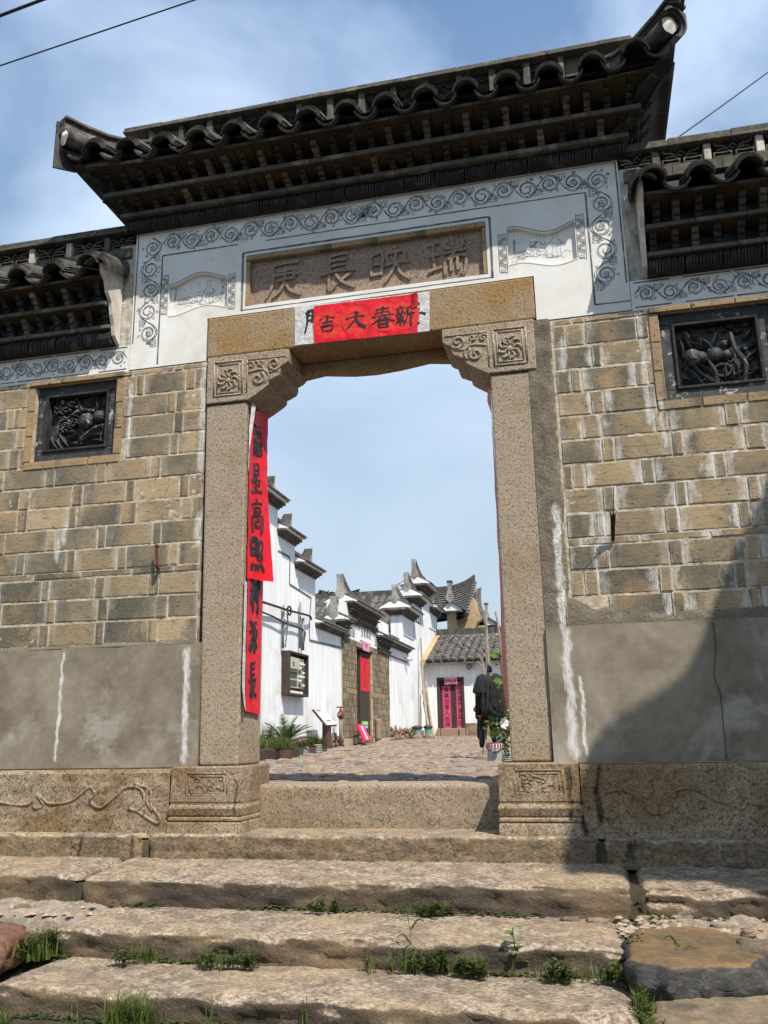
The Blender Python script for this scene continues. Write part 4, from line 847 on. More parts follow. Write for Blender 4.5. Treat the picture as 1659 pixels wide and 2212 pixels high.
def ribbed(parent, x0, x1, y, z0, z1, ln):
    n = max(1, round((x1-x0)/ln)); rnd = random.Random(int(x0*50))
    for i in range(n):
        a, b = x0+(x1-x0)*i/n+0.003, x0+(x1-x0)*(i+1)/n-0.003; mb = MB().box(a, b, y+0.012, 0.0, z0, z1)
        k = 11
        for q_ in range(k):
            xa = a+(b-a)*q_/k; xb = a+(b-a)*(q_+0.72)/k; sk = (b-a)/k*rnd.uniform(0.2, 0.9); dp = rnd.uniform(0.0, 0.008)
            pts = []
            for t in (0, 0.3, 0.6, 1.0):
                bulge = 0.018*math.sin(math.pi*min(1, t*0.95+0.05))
                pts.append([(xa+sk*t*t, y+0.013, z0+(z1-z0)*t), (xb+sk*t*t, y+0.013, z0+(z1-z0)*t), (xb+sk*t*t, y-bulge+dp, z0+(z1-z0)*t), (xa+sk*t*t, y-bulge+dp, z0+(z1-z0)*t)])
            for p_, q2 in zip(pts, pts[1:]): mb.hull8(p_, q2)
        mb.build('moulding_brick', MT['dark_clay'], parent)
def eave(parent, spec, x0, x1, crests, rise, side=0):
    """spec: rows of heights/overhangs. side: flare amount at free ends (both), 0 = straight"""
    s = spec; fl = side; mx_ = x1; mn = x0
    L_ = lambda k: (mn-(fl*k if x0 < -1.4 and fl else 0), mx_+(fl*k if fl else 0))
    ribbed(parent, mn-(0.01 if fl else 0), mx_+(0.01 if fl else 0), -0.058, s['m0'], s['m1'], 0.185)
    a, b = L_(0.3); seg(parent, 'strip_brick', MT['board_grey'], a, b, s['y1'], YB-0.01 if fl else 0.0, s['m1'], s['s1'], 0.22)
    # row one
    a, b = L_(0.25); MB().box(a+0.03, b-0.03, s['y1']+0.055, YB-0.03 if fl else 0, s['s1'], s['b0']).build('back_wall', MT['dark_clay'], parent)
    n = round((x1-x0)/s['bp'])
    for i in range(n+1):
        x = a+0.035+(b-a-0.07)*i/n+random.uniform(-.004, .004); h = (s['b0']-s['s1'])
        put('bracket', BRK if random.random() < 0.75 else BRK2, (x, s['y1']+0.055, s['b0']), parent, (random.uniform(-.03, .03), 0, random.uniform(-.04, .04)), (1.05, abs(s['y2']-s['y1']-0.03)/0.1*0.95, h/0.1))
    # sloping tan soffit bricks over the row
    a2, b2 = L_(0.9); nn = n
    for i in range(nn):
        xa, xb = a2+0.02+(b2-a2-0.04)*i/nn+0.003, a2+0.02+(b2-a2-0.04)*(i+1)/nn-0.003
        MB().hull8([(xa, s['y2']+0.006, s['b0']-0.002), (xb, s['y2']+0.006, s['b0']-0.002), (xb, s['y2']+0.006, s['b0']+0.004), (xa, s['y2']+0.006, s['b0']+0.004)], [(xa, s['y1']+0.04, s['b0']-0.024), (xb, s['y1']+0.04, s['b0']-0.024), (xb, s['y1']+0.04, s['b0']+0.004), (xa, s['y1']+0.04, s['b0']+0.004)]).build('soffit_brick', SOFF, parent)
    seg(parent, 'strip_brick', MT['board_grey'], a2, b2, s['y2'], YB if fl else 0, s['b0']+0.004, s['b1'], 0.27)
    # row two
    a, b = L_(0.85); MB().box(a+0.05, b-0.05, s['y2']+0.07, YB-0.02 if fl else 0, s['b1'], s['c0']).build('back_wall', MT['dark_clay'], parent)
    for i in range(n+1):
        x = a+0.055+(b-a-0.11)*i/n+random.uniform(-.004, .004)
        put('bracket', BRK if random.random() < 0.75 else BRK2, (x, s['y2']+0.07, s['c0']), parent, (random.uniform(-.03, .03), 0, random.uniform(-.04, .04)), (1.05, abs(s['y3']-s['y2']-0.04)/0.1*0.9, (s['c0']-s['b1'])/0.1))
    a3, b3_ = L_(1.5)
    for i in range(nn):
        xa, xb = a3+0.02+(b3_-a3-0.04)*i/nn+0.003, a3+0.02+(b3_-a3-0.04)*(i+1)/nn-0.003
        za, zb_ = rise((xa+xb)/2)*0.55, 0
        MB().hull8([(xa, s['y3']+0.006, s['c0']-0.002+za), (xb, s['y3']+0.006, s['c0']-0.002+za), (xb, s['y3']+0.006, s['c0']+0.006+za), (xa, s['y3']+0.006, s['c0']+0.006+za)], [(xa, s['y2']+0.05, s['c0']-0.026), (xb, s['y2']+0.05, s['c0']-0.026), (xb, s['y2']+0.05, s['c0']+0.006), (xa, s['y2']+0.05, s['c0']+0.006)]).build('soffit_brick', SOFF, parent)
    n2 = max(4, round((b3_-a3)/0.24))
    for i in range(n2):
        xa, xb = a3+(b3_-a3)*i/n2+0.0015, a3+(b3_-a3)*(i+1)/n2-0.0015; ra, rb = rise(xa)*0.6, rise(xb)*0.6
        y3 = s['y3']; yb = YB+0.05 if fl else 0.0; z0 = s['c0']+0.006; z1 = s['c1']
        MB().hull8([(xa, y3, z0+ra), (xb, y3, z0+rb), (xb, y3, z1+ra), (xa, y3, z1+ra)], [(xa, yb, z0+ra*0.4), (xb, yb, z0+rb*0.4), (xb, yb, z1+ra*0.4+0.01), (xa, yb, z1+ra*0.4+0.01)]).build('eaves_board', MT['board_grey'], parent, bevel=0.003)
    # tiles: pans between crests, stacks of cover tiles on the crests
    sl = math.radians(24)
    for i, cx in enumerate(crests):
        zc = s['tz']+rise(cx); tilt = 0
        if fl and abs(cx) > 1.3: tilt = math.copysign(-0.10, cx)
        for k in range(5):
            put('cover_tile', COVER, (cx+random.uniform(-.002, .002), s['y4']+k*0.009+random.uniform(-.004, .004), zc+k*0.0115+0.006), parent, (sl-0.03*k*0, tilt+random.uniform(-.012, .012), random.uniform(-.015, .015)), (1+0.012*k, 1, 1.0))
    pitch = crests[1]-crests[0]
    pans = [c+pitch/2 for c in crests[:-1]]
    if fl: pans = [crests[0]-pitch/2]+pans+[crests[-1]+pitch/2]
    elif x0 > 0: pans = pans
    for i, cx in enumerate(pans):
        zc = s['tz']+0.052+rise(cx)*0.95
        tilt = math.copysign(-0.16, cx) if fl and abs(cx) > 1.5 else 0
        for k in range(3):
            put('pan_tile', PAN, (cx, s['y4']-0.016+k*0.012, zc+k*0.011-0.013), parent, (sl, tilt, 0), (pitch/0.235*(1.0), 1, 1.08))
main_rise = lambda x: 0.055*max(0, (abs(x)-1.05)/0.6)**2
roof = thing('tmp', None, None); bpy.data.objects.remove(roof)
roof = bpy.data.objects.new('tiled_roof', None); link(roof, gate); roof.location = Vector((0, 0.1, 3.4))-gate.location; roof.empty_display_size = 0.1
SM = dict(m0=3.383, m1=3.455, s1=3.483, y1=-0.10, b0=3.545, b1=3.578, y2=-0.20, c0=3.655, c1=3.680, y3=-0.315, y4=-0.385, tz=3.682, bp=0.110)
crm = [-1.612+0.2307*k for k in range(15)]
eave(roof, SM, -1.535, 1.535, crm, main_rise, 0.115)
# side faces of the flare (brackets turned to the side), seen at the right end
for s_ in (-1, 1):
    for k in range(3):
        for (xx, zt, yy) in ((1.56, SM['b0'], -0.02), (1.635, SM['c0'], -0.08)):
            put('bracket', BRK, (s_*(xx-0.01), yy+0.11*k, zt), roof, (0, 0, math.pi/2*s_), (1.05, 0.8, 0.75))
    cb = MB()   # diagonal corner brackets
    for (xa, ya, xb, yb, z0, z1) in ((1.50, -0.05, 1.635, -0.19, SM['s1'], SM['b0']), (1.58, -0.13, 1.715, -0.30, SM['b1'], SM['c0'])):
        for t in range(4):
            f0, f1 = t/4, (t+1)/4; w2 = 0.03
            p0 = Vector((s_*(xa+(xb-xa)*f0), ya+(yb-ya)*f0, 0)); p1 = Vector((s_*(xa+(xb-xa)*f1), ya+(yb-ya)*f1, 0)); sd_ = Vector((0.7*w2, 0.7*w2*s_, 0))
            zz0 = z0+(z1-z0)*f0*0.9; cb.hull8([p0-sd_+Vector((0, 0, zz0)), p0+sd_+Vector((0, 0, zz0)), p0+sd_+Vector((0, 0, z1)), p0-sd_+Vector((0, 0, z1))], [p1-sd_+Vector((0, 0, zz0+.01)), p1+sd_+Vector((0, 0, zz0+.01)), p1+sd_+Vector((0, 0, z1)), p1-sd_+Vector((0, 0, z1))])
    cb.build('corner_bracket', MT['dark_clay'], roof)
    # roof side slope under the hip: tiles edge board
    MB().hull8([(s_*1.70, -0.30, 3.70), (s_*1.70, 0.45, 3.70), (s_*1.60, 0.45, 3.98), (s_*1.60, 0.0, 4.0)], [(s_*1.83, -0.40, 3.80), (s_*1.83, 0.55, 3.76), (s_*1.72, 0.5, 3.98), (s_*1.74, -0.30, 3.98)]).build('side_slope', MT['dark_clay'], roof)
    cheek_pts = [(s_*1.52, 3.46), (s_*1.60, 3.57), (s_*1.66, 3.60), (s_*1.74, 3.70), (s_*1.84, 3.80)]
    for i in range(len(cheek_pts)-1):
        (xa, za), (xb, zb_) = cheek_pts[i], cheek_pts[i+1]
        MB().hull8([(xa, 0.0-0.05*i, za), (xa, YB+0.08*i, za), (xa-s_*0.2, YB+0.08*i, za+0.01), (xa-s_*0.2, 0.0-0.05*i, za+0.01)], [(xb, -0.05*(i+1), zb_), (xb, YB+0.08*(i+1), zb_), (xb-s_*0.2, YB+0.08*(i+1), zb_+.01), (xb-s_*0.2, -0.05*(i+1), zb_+.01)]).build('side_soffit', MT['dark_clay'], roof)
# slope surface below the tiles and rear slope
MB().add([(-1.80, -0.33, 3.72), (1.80, -0.33, 3.72), (1.55, 0.06, 3.90), (-1.55, 0.06, 3.90), (-1.82, 0.62, 3.74), (1.82, 0.62, 3.74), (1.55, 0.26, 3.90), (-1.55, 0.26, 3.90)], [(0, 1, 2, 3), (3, 2, 6, 7), (5, 4, 7, 6), (0, 3, 7, 4), (1, 5, 6, 2), (4, 5, 1, 0)]).build('roof_bed', MT['dark_clay'], roof)
ridge = []
# openwork ridge with posts and a stone cap
RZ0, RZ1 = 3.915, 4.168
seg(roof, 'ridge_brick', MT['stone_cap'], -1.50, 1.50, 0.03, 0.20, RZ0-0.03, RZ0, 0.25)
for i in range(15):
    x = -1.44+0.2057*i
    MB().box(x-0.019, x+0.019, 0.015, 0.19, RZ0, RZ1, 0.003).build('ridge_post', MT['stone_cap'], roof, bevel=0.004)
for i in range(14):
    xa = -1.44+0.2057*i+0.02; xb = xa+0.166; zc = (RZ0+RZ1)/2; mb = MB()
    if i in (0, 13): mb.box(xa, xb, 0.05, 0.17, RZ0, RZ1, 0.003); mb.build('ridge_brick', MT['stone_cap'], roof, bevel=0.004); continue
    for sx in (0.27, 0.73):
        c_ = Vector((xa+(xb-xa)*sx, 0.06, zc-0.02))
        mb.tube([c_+Vector((math.cos(t)*0.036*(1+0.2*math.cos(3*t)), 0, math.sin(t)*0.052*(1+0.25*math.sin(2*t)))) for t in [k*6.283/14 for k in range(15)]], 0.011, 6)
    mb.tube(crs([(xa, 0.06, RZ1-0.02), (xa+0.04, 0.06, RZ1-0.05), ((xa+xb)/2, 0.06, RZ1-0.02), (xb-0.04, 0.06, RZ1-0.05), (xb, 0.06, RZ1-0.02)], 4), 0.014, 6)
    mb.tube(crs([(xa, 0.06, RZ0+0.03), (xa+0.05, 0.06, RZ0+0.06), ((xa+xb)/2, 0.06, RZ0+0.02), (xb-0.05, 0.06, RZ0+0.06), (xb, 0.06, RZ0+0.03)], 4), 0.014, 6)
    mb.box(xa, xb, 0.05, 0.07, RZ1-0.035, RZ1); mb.box(xa, xb, 0.045, 0.075, RZ0, RZ0+0.05)
    mb.build('openwork_panel', MT['dark_clay'], roof, smooth=False)
capr = random.Random(9)
x = -1.645
while x < 1.64:
    x2 = min(1.65, x+capr.uniform(0.22, 0.36)); j = capr.uniform(-0.004, 0.004)
    MB().box(x+0.001, x2-0.001, -0.012+j, 0.235, RZ1+j, RZ1+0.016+j, 0.001).build('ridge_cap', MT['stone_cap'], roof, bevel=0.003)
    MB().box(x+0.001, x2-0.001, 0.004+j, 0.22, RZ1+0.0175+j, RZ1+0.046+j, 0.002).build('ridge_cap', MT['stone_cap'], roof, bevel=0.005); x = x2
# hip ends: rising beam, barrel tile and broken mortar end
for s_ in (-1, 1):
    path = [Vector((s_*1.42, 0.08, 4.04)), Vector((s_*1.60, -0.02, 4.00)), Vector((s_*1.74, -0.22, 3.965)), Vector((s_*1.845, -0.40, 3.955))]
    pts = crs(path, 5)
    for i in range(0, len(pts)-1, 4):
        a, b = pts[i], pts[min(i+4, len(pts)-1)]; d = (b-a).normalized(); sdv = d.cross(Vector((0, 0, 1))).normalized()*0.062; b = b-d*0.003
        for (h0, h1, wf, mat) in ((0.035, 0.056, 1.1, 'stone_cap'), (0.0, 0.034, 0.8, 'tile'), (-0.05, -0.001, 1.0, 'board_grey')):
            u0 = Vector((0, 0, h0)); u1 = Vector((0, 0, h1))
            MB().hull8([a-sdv*wf+u0, a+sdv*wf+u0, a+sdv*wf+u1, a-sdv*wf+u1], [b-sdv*wf+u0, b+sdv*wf+u0, b+sdv*wf+u1, b-sdv*wf+u1]).build('hip_tile', MT[mat], roof, bevel=0.004)
    a, b = Vector((s_*1.58, -0.03, 3.90)), Vector((s_*1.80, -0.405, 3.872))
    MB().tube([a, b], 0.056, 16).build('barrel_tile', MT['tile'], roof, smooth=True)
    dd = (b-a).normalized(); sv = dd.cross(Vector((0, 0, 1))).normalized(); up_ = sv.cross(dd)
    rnd = random.Random(3); ring = []
    for k in range(14):
        t = k*6.283/14; r_ = 0.053*rnd.uniform(0.82, 1.03); ring.append(b+dd*0.004+sv*math.cos(t)*r_+up_*math.sin(t)*r_*1.05-up_*0.006)
    MB().add(ring+[b+dd*0.022], [(k, (k+1) % 14, 14) for k in range(14)]).build('mortar_end', MT['cheek'], roof)
    osd = sv if sv.x*s_ > 0 else -sv
    for (r0, ln0) in ((0.066, 0.03), (0.078, 0.045)) if s_ > 0 else ():
        vs = []; fs = []; nA = 12
        for e_ in (-0.16, ln0):
            for k in range(nA+1):
                t = math.radians(-75+215*k/nA)
                for rr_ in (r0, r0-0.011): vs.append(b+dd*e_+osd*math.cos(t)*rr_+up_*math.sin(t)*rr_*1.2-up_*0.02)
        m_ = 2*(nA+1)
        for k in range(nA): q_ = 2*k; fs += [(q_, q_+2, q_+m_+2, q_+m_), (q_+1, q_+m_+1, q_+m_+3, q_+3), (q_, q_+1, q_+3, q_+2), (q_+m_, q_+m_+2, q_+m_+3, q_+m_+1)]
        fs += [(0, m_, m_+1, 1), (2*nA, 2*nA+1, m_+2*nA+1, m_+2*nA)]
        MB().add(vs, fs).build('end_tile', MT['tile'], roof)
    if s_ < 0: MB().hull8([b+dd*0.03+osd*0.055+Vector((0, 0, -0.205)), b+dd*0.03+osd*0.072+Vector((0, 0, -0.20)), b+dd*0.03+osd*0.072+Vector((0, 0, 0.135)), b+dd*0.03+osd*0.055+Vector((0, 0, 0.135))], [b-dd*0.12+osd*0.055+Vector((0, 0, -0.17)), b-dd*0.12+osd*0.072+Vector((0, 0, -0.17)), b-dd*0.12+osd*0.072+Vector((0, 0, 0.135)), b-dd*0.12+osd*0.055+Vector((0, 0, 0.135))]).build('end_plate', MT['tile'], roof, bevel=0.003)
    if s_ > 0:
        for k in range(7): MB().box(1.80+rnd.uniform(-.03, .03), 1.88+rnd.uniform(-.02, .02), -0.46+rnd.uniform(-.02, .02), -0.38, 3.955+0.012*k, 3.966+0.012*k, 0.006).build('ridge_cap', MT['stone_cap'], roof)
# ================================================================== WINGS
def wing(s_):
    side = 'left' if s_ < 0 else 'right'
    W_ = thing('brick_wall', ('long brick wall left of the gateway with a carved black panel of peaches, tiled eaves above' if s_ < 0 else 'lime streaked brick wall right of the gateway, half in shade, with a carved black panel'), 'wall', (s_*2.3, 0.15, -0.25))
    X0, X1 = 0.985, 3.9
    def bx(x0, x1, *a, **k):
        x0, x1 = sorted((s_*x0, s_*x1)); return nbox(x0, x1, *a, **k)
    # window opening limits
    if s_ < 0: wx0, wx1, wz0, wz1 = -2.135, -1.575, 1.905, 2.405
    else: wx0, wx1, wz0, wz1 = 1.632, 2.192, 1.905, 2.405
    mb = MB()
    lo_, hi_ = sorted((s_*X0, s_*X1)); yb = YB-0.02
    mb.box(lo_, hi_, 0.10, yb, 0.08, 2.44); mb.box(lo_, wx0-0.0, 0.0055, 0.0995, 0.745, 2.44); mb.box(wx1, hi_, 0.0055, 0.0995, 0.745, 2.44)
    mb.box(wx0+0.0005, wx1-0.0005, 0.0055, 0.0995, 0.745, wz0); mb.box(wx0+0.0005, wx1-0.0005, 0.0055, 0.0995, wz1, 2.44)
    mb.build('mortar_core', MT['mortar'], W_)
    jm = MB()
    def jy(x_, z_): return 0.0034+0.0026*noise.noise(Vector((x_*42, z_*42, 2)))+0.0014*noise.noise(Vector((x_*9, z_*9, 5)))
    for (a0_, a1_, c0_, c1_) in ((lo_, wx0-0.052, 0.752, 2.437), (wx1+0.052, hi_, 0.752, 2.437), (wx0-0.0515, wx1+0.0515, 0.752, wz0-0.052)):
        if s_ > 0: a0_ = max(a0_, 1.06)
        jm.grid(lambda a, b: (a0_+(a1_-a0_)*a, jy(a0_+(a1_-a0_)*a, c0_+(c1_-c0_)*b), c0_+(c1_-c0_)*b), max(4, int((a1_-a0_)/0.011)), max(4, int((c1_-c0_)/0.011)))
    jm.build('pointing', MT['mortar'], W_)
    # bricks: stretcher and header in turn, a thin tile course at 1.17 m
    rnd = random.Random(21 if s_ < 0 else 22); z = 0.765; rows = []
    zz = [0.765, 0.90, 1.035, 1.165]
    rows = [(0.768, 0.896, 0), (0.902, 1.030, 0), (1.036, 1.158, 0), (1.163, 1.196, 1)]
    z = 1.201
    while z < 2.36: rows.append((z, z+0.1285, 0)); z += 0.1340
    rows.append((z, 2.436, 0)); rows = [(a_+rnd.uniform(0.0, 0.002), b_-(0.005 if not c_ else 0.002)-rnd.uniform(0, 0.002), c_) for a_, b_, c_ in rows]
    px0 = X0 if s_ < 0 else 1.075
    for ri, (z0, z1, thin) in enumerate(rows):
        x = px0-rnd.uniform(0.02, 0.26) if True else 0; long_ = True
        while x < X1:
            wd = rnd.uniform(0.25, 0.36) if thin else (rnd.uniform(0.268, 0.300) if long_ else rnd.uniform(0.040, 0.062))
            if not thin and not long_ and rnd.random() < 0.12: wd = 0.09
            a, b = max(x, px0), x+wd; x = b+0.006+rnd.uniform(0, 0.003); long_ = not long_
            if b-a < 0.022: continue
            xa, xb = sorted((s_*a, s_*b))
            # cut around the framed panel
            fx0, fx1, fz0, fz1 = wx0-0.052, wx1+0.052, wz0-0.052, wz1+0.012
            parts = [(xa, xb)]
            if z1 > fz0+0.01 and z0 < fz1:
                parts = []
                if z0 < fz0-0.03 and xb > fx0 and xa < fx1: brick(max(xa, fx0), min(xb, fx1), z0, fz0-0.004, W_, 'brick', rnd.uniform(-0.003, 0.003), 0.09)
                if xa < fx0-0.02: parts.append((xa, min(xb, fx0-0.003)))
                if xb > fx1+0.02: parts.append((max(xa, fx1+0.003), xb))
            zt = min(z1, fz0-0.004) if (z0 < fz0 < z1 and xb > fx0 and xa < fx1 and False) else z1
            for (p0, p1) in parts:
                if p1-p0 < 0.02: continue
                if z0 > 0.74 and s_ > 0 and ri == 0 and p0 < 1.22: continue
                kind = 'brick'
                if s_ < 0 and ri == 0 and -1.10 < (p0+p1)/2 < -1.0: kind = 'brick_rust'
                brick(p0, p1, z0, z1, W_, kind, rnd.uniform(-0.0045, 0.0005)+(0.002 if not long_ else 0), 0.09)
    # filler under / beside the frame, then the mitred frame bricks
    def fb(a, b, c, d, y=-0.006): brick(a, b, c, d, W_, 'brick_frame', y, 0.10, 'frame_brick', 0.002)
    n = 3
    for i in range(n):
        a, b = wx0-0.05+(wx1-wx0+0.10)*i/n, wx0-0.05+(wx1-wx0+0.10)*(i+1)/n; fb(a+0.002, b-0.002, wz0-0.050, wz0-0.002)
        if i < 3: brick(a+0.002, b-0.002, wz1+0.001, min(wz1+0.030, 2.436), W_, 'brick_frame', -0.016, 0.11, 'frame_brick', 0.001)
        h = (wz1-wz0)/n; fb(wx0-0.050, wx0-0.003, wz0+h*i+0.001, wz0+h*(i+1)-0.002); fb(wx1+0.003, wx1+0.050, wz0+h*i+0.001, wz0+h*(i+1)-0.002)
    # carved black panel
    pn = nbox(wx0+0.001, wx1-0.001, 0.085, 0.0985, wz0+0.001, wz1-0.001, 'carved_panel', MT['carved'], W_, 0)
    fw, iw = 0.062, 0.016
    fr = MB()
    for (a, b, c, d) in ((wx0+.002, wx1-.002, wz0+.002, wz0+fw), (wx0+.002, wx1-.002, wz1-fw, wz1-.002), (wx0+.002, wx0+fw, wz0+fw+.0005, wz1-fw-.0005), (wx1-fw, wx1-.002, wz0+fw+.0005, wz1-fw-.0005)): fr.box(a, b, 0.030, 0.084, c, d)
    fr.build('panel_frame', MT['carved'], pn, bevel=0.004)
    fi = MB()
    for (a, b, c, d) in ((wx0+fw, wx1-fw, wz0+fw, wz0+fw+iw), (wx0+fw, wx1-fw, wz1-fw-iw, wz1-fw), (wx0+fw, wx0+fw+iw, wz0+fw+iw, wz1-fw-iw), (wx1-fw-iw, wx1-fw, wz0+fw+iw, wz1-fw-iw)): fi.box(a, b, 0.018, 0.0835, c, d)
    fi.build('panel_moulding', MT['dark_clay'], pn, bevel=0.004)
    rl = MB(); r2 = random.Random(31 if s_ < 0 else 77)
    cx0, cx1, cz0, cz1 = wx0+fw+iw, wx1-fw-iw, wz0+fw+iw, wz1-fw-iw; yp = 0.082
    def U(a, b, d=0.0): return Vector((cx0+(cx1-cx0)*a, yp-d, cz0+(cz1-cz0)*b))
    def leaf(a, b, ang, ln, wd, cv=0.3, d=0.025):
        base_ = U(a, b, d*0.4); dr = Vector((math.cos(ang), 0, math.sin(ang))); nn = Vector((-dr.z, 0, dr.x)); n_ = 8; L0 = []
        for k in range(n_+1):
            t = k/n_; c_ = base_+dr*ln*t+nn*cv*ln*t*t; wv = wd*math.sin(math.pi*min(1, t*0.93+0.05))**0.8
            dz = -d*math.sin(math.pi*(t*0.8+0.1)); L0.append((c_+nn*wv+Vector((0, 0.006, 0)), c_+Vector((0, dz, 0)), c_-nn*wv+Vector((0, 0.006, 0))))
        for k in range(n_):
            a_, b_, c_ = L0[k]; e_, f_, g_ = L0[k+1]; rl.add([a_, b_, c_, e_, f_, g_], [(0, 1, 4, 3), (1, 2, 5, 4)])
        rl.tube([q_[1]+Vector((0, -0.001, 0)) for q_ in L0], 0.0022, 4)
    def ball(a, b, r, d=0.03):
        c_ = U(a, b, 0.006); n_ = 10
        rl.lathe(c_, [(r, 0.0), (r*0.96, -d*0.35), (r*0.78, -d*0.7), (r*0.45, -d*0.93), (r*0.08, -d)], n_, 'y')
    def flower(a, b, r):
        for k in range(6): t = k*1.047+r2.random(); ball(a+math.cos(t)*r/(cx1-cx0), b+math.sin(t)*r/(cz1-cz0), r*0.52, 0.03)
        ball(a, b, r*0.4, 0.045)
    def stem(pts, r=0.007): rl.tube(crs([U(a, b, d) for a, b, d in pts], 5), r, 6)
    if s_ < 0:
        ball(.62, .52, .056, .055); ball(.84, .58, .044, .05); leaf(.56, .70, 1.9, .10, .024); leaf(.60, .78, 1.1, .10, .022, -.2); leaf(.78, .72, 1.3, .09, .02); leaf(.88, .75, .9, .08, .02)
        for (a, b) in ((.12, .80), (.22, .88), (.20, .70), (.33, .84), (.42, .88)): flower(a, b, .026)
        for (a, b) in ((.30, .50), (.36, .40), (.24, .42), (.40, .52)): flower(a, b, .022)
        stem([(.05, .02, .01), (.14, .30, .03), (.16, .55, .025), (.30, .62, .02), (.5, .75, .02), (.75, .70, .02)], .010); stem([(.55, .08, .02), (.62, .25, .03), (.80, .38, .03), (.95, .42, .02)], .007)
        for (a, b, g, l, w_, c_) in ((.02, .30, -1.3, .16, .020, .5), (.10, .34, -1.4, .15, .022, .45), (.18, .36, -1.35, .14, .020, .5), (.30, .04, .5, .12, .022, -.4), (.45, .10, .1, .10, .02, .4), (.60, .20, .45, .17, .020, -.6), (.66, .14, .1, .14, .022, -.3), (.55, .06, 2.6, .10, .02, .3), (.50, .33, 3.6, .10, .016, .2), (.70, .40, .8, .12, .014, -.5), (.92, .30, 4.4, .09, .018, .2), (.48, .62, 2.7, .08, .014, .2)): leaf(a, b, g, l, w_, c_)
    else:
        ball(.20, .50, .050, .055); ball(.30, .47, .042, .05); ball(.48, .50, .046, .05); ball(.62, .48, .03, .04)
        for (a, b, g, l, w_, c_) in ((.05, .88, 5.0, .13, .022, -.2), (.12, .90, 4.9, .10, .018, .2), (.22, .86, -.3, .15, .03, -.6), (.42, .60, 1.95, .16, .024, .2), (.42, .60, 1.2, .17, .022, -.2), (.40, .62, 2.5, .13, .022, .3), (.33, .62, 1.6, .10, .02, .1), (.08, .36, -.7, .20, .024, -.35), (.05, .36, .6, .07, .02, .3), (.42, .06, 2.6, .18, .022, -.5), (.48, .10, 1.8, .13, .02, .7), (.62, .10, .5, .16, .022, -.35), (.70, .04, .35, .14, .026, .1), (.80, .30, .9, .13, .024, -.2), (.60, .34, 4.5, .09, .02, .1), (.68, .34, 4.6, .09, .016, .1), (.75, .30, 4.6, .08, .014, .1), (.86, .72, .8, .07, .02, .1), (.18, .08, 2.5, .06, .015, .1), (.25, .05, .6, .05, .013, .1)): leaf(a, b, g, l, w_, c_)
        for (a, b) in ((.60, .90), (.72, .94), (.90, .95), (.80, .86), (.93, .60), (.86, .55), (.90, .45), (.62, .66), (.5, .92)):
            for k in range(9): t = math.pi*k/8; leaf(a, b, t, .03, .005, 0, .012)
            ball(a, b, .012, .02)
        stem([(.80, .02, .02), (.84, .30, .03), (.74, .55, .03), (.70, .85, .02)], .014); stem([(.45, .04, .02), (.46, .22, .03), (.40, .40, .03), (.42, .60, .02)], .010)
        rl.tube([U(.55, .24, .02)+Vector((math.cos(t)*.048, 0, math.sin(t)*.034)) for t in [k*6.283/12 for k in range(13)]], .009, 6)
        rl.tube([U(.66, .46, .02)+Vector((math.cos(t)*.018, 0, math.sin(t)*.035)) for t in [k*6.283/12 for k in range(13)]], .006, 6)
    rl.build('relief', MT['carved'], pn, smooth=False)
    # dado of cement, base stone with carved wave
    da = MB(); xa, xb = sorted((s_*(0.952 if s_ < 0 else 0.930), s_*X1)); yd = -0.012 if s_ < 0 else -0.018
    nx, nz_ = 60, 14
    da.grid(lambda a, b: (xa+(xb-xa)*a, yd-0.004*noise.noise(Vector((a*14, b*4, s_))), 0.086+(0.748-0.086)*b), nx, nz_)
    da.box(xa, xb, yd+0.0055, 0.098, 0.0855, 0.747); da.build('cement_dado', MT['cement'], W_, smooth=False)
    if s_ < 0:
        MB().grid(lambda a, b: (-X1+(X1-0.985)*a, -0.013+0.011*b+0.004*noise.noise(Vector((a*60, b*3, 2))), 0.747+(0.020+0.006*noise.noise(Vector((a*30, 0, 0))))*b), 80, 3).build('mortar_lip', MT['cement_rough'], W_)
    else:
        # rough render strip beside the post and along the foot of the bricks
        MB().grid(lambda a, b: (0.93+(0.138+0.025*noise.noise(Vector((7, b*9, 1)))+0.012*noise.noise(Vector((1, b*37, 1))))*a, -0.004-0.010*noise.noise(Vector((a*3, b*22, 4)))*math.sin(math.pi*min(1, a*1.0))+0.018*max(0, a-0.86)*7, 0.75+1.70*b), 10, 90).build('render_strip', MT['cement_rough'], W_, smooth=True)
        MB().grid(lambda a, b: (1.04+1.56*a, -0.010+0.022*b*b-0.008*noise.noise(Vector((a*20, b*4, 9))), 0.747+(0.075+0.10*max(0, 1-a*4.5)+0.03*noise.noise(Vector((a*14, 3, 1)))+0.015*noise.noise(Vector((a*40, 3, 1))))*b), 90, 6).build('mortar_lip', MT['cement_rough'], W_, smooth=True)
        # thin cement crack
        cr_ = MB(); pts = [(u_, v_) for u_, v_ in ((1540, 1345), (1546, 1400), (1543, 1460), (1556, 1500), (1562, 1560), (1570, 1640))]
        cr_.ribbon(crs([P(u_, v_, yd-0.0055) for u_, v_ in pts], 6), 0.0035); cr_.build('crack', MT['black_ink'], W_)
    X2 = 1.066 if s_ < 0 else 1.052
    xa, xb = sorted((s_*X2, s_*X1)); bs = MB(); yf = -0.085
    bs.grid(lambda a, b: (xa+(xb-xa)*a, yf-0.007*noise.noise(Vector((a*40, b*6, s_*3)))-0.003*noise.noise(Vector((a*150, b*20, s_*3)))+(0.012 if b > 0.97 else 0), -0.255+0.335*b), 120, 16)
    bs.box(xa, xb, yf+0.012, 0.09, -0.2555, 0.0795); base = bs.build('base_stone', MT['granite_plinth'], W_, smooth=False)
    wv = MB()
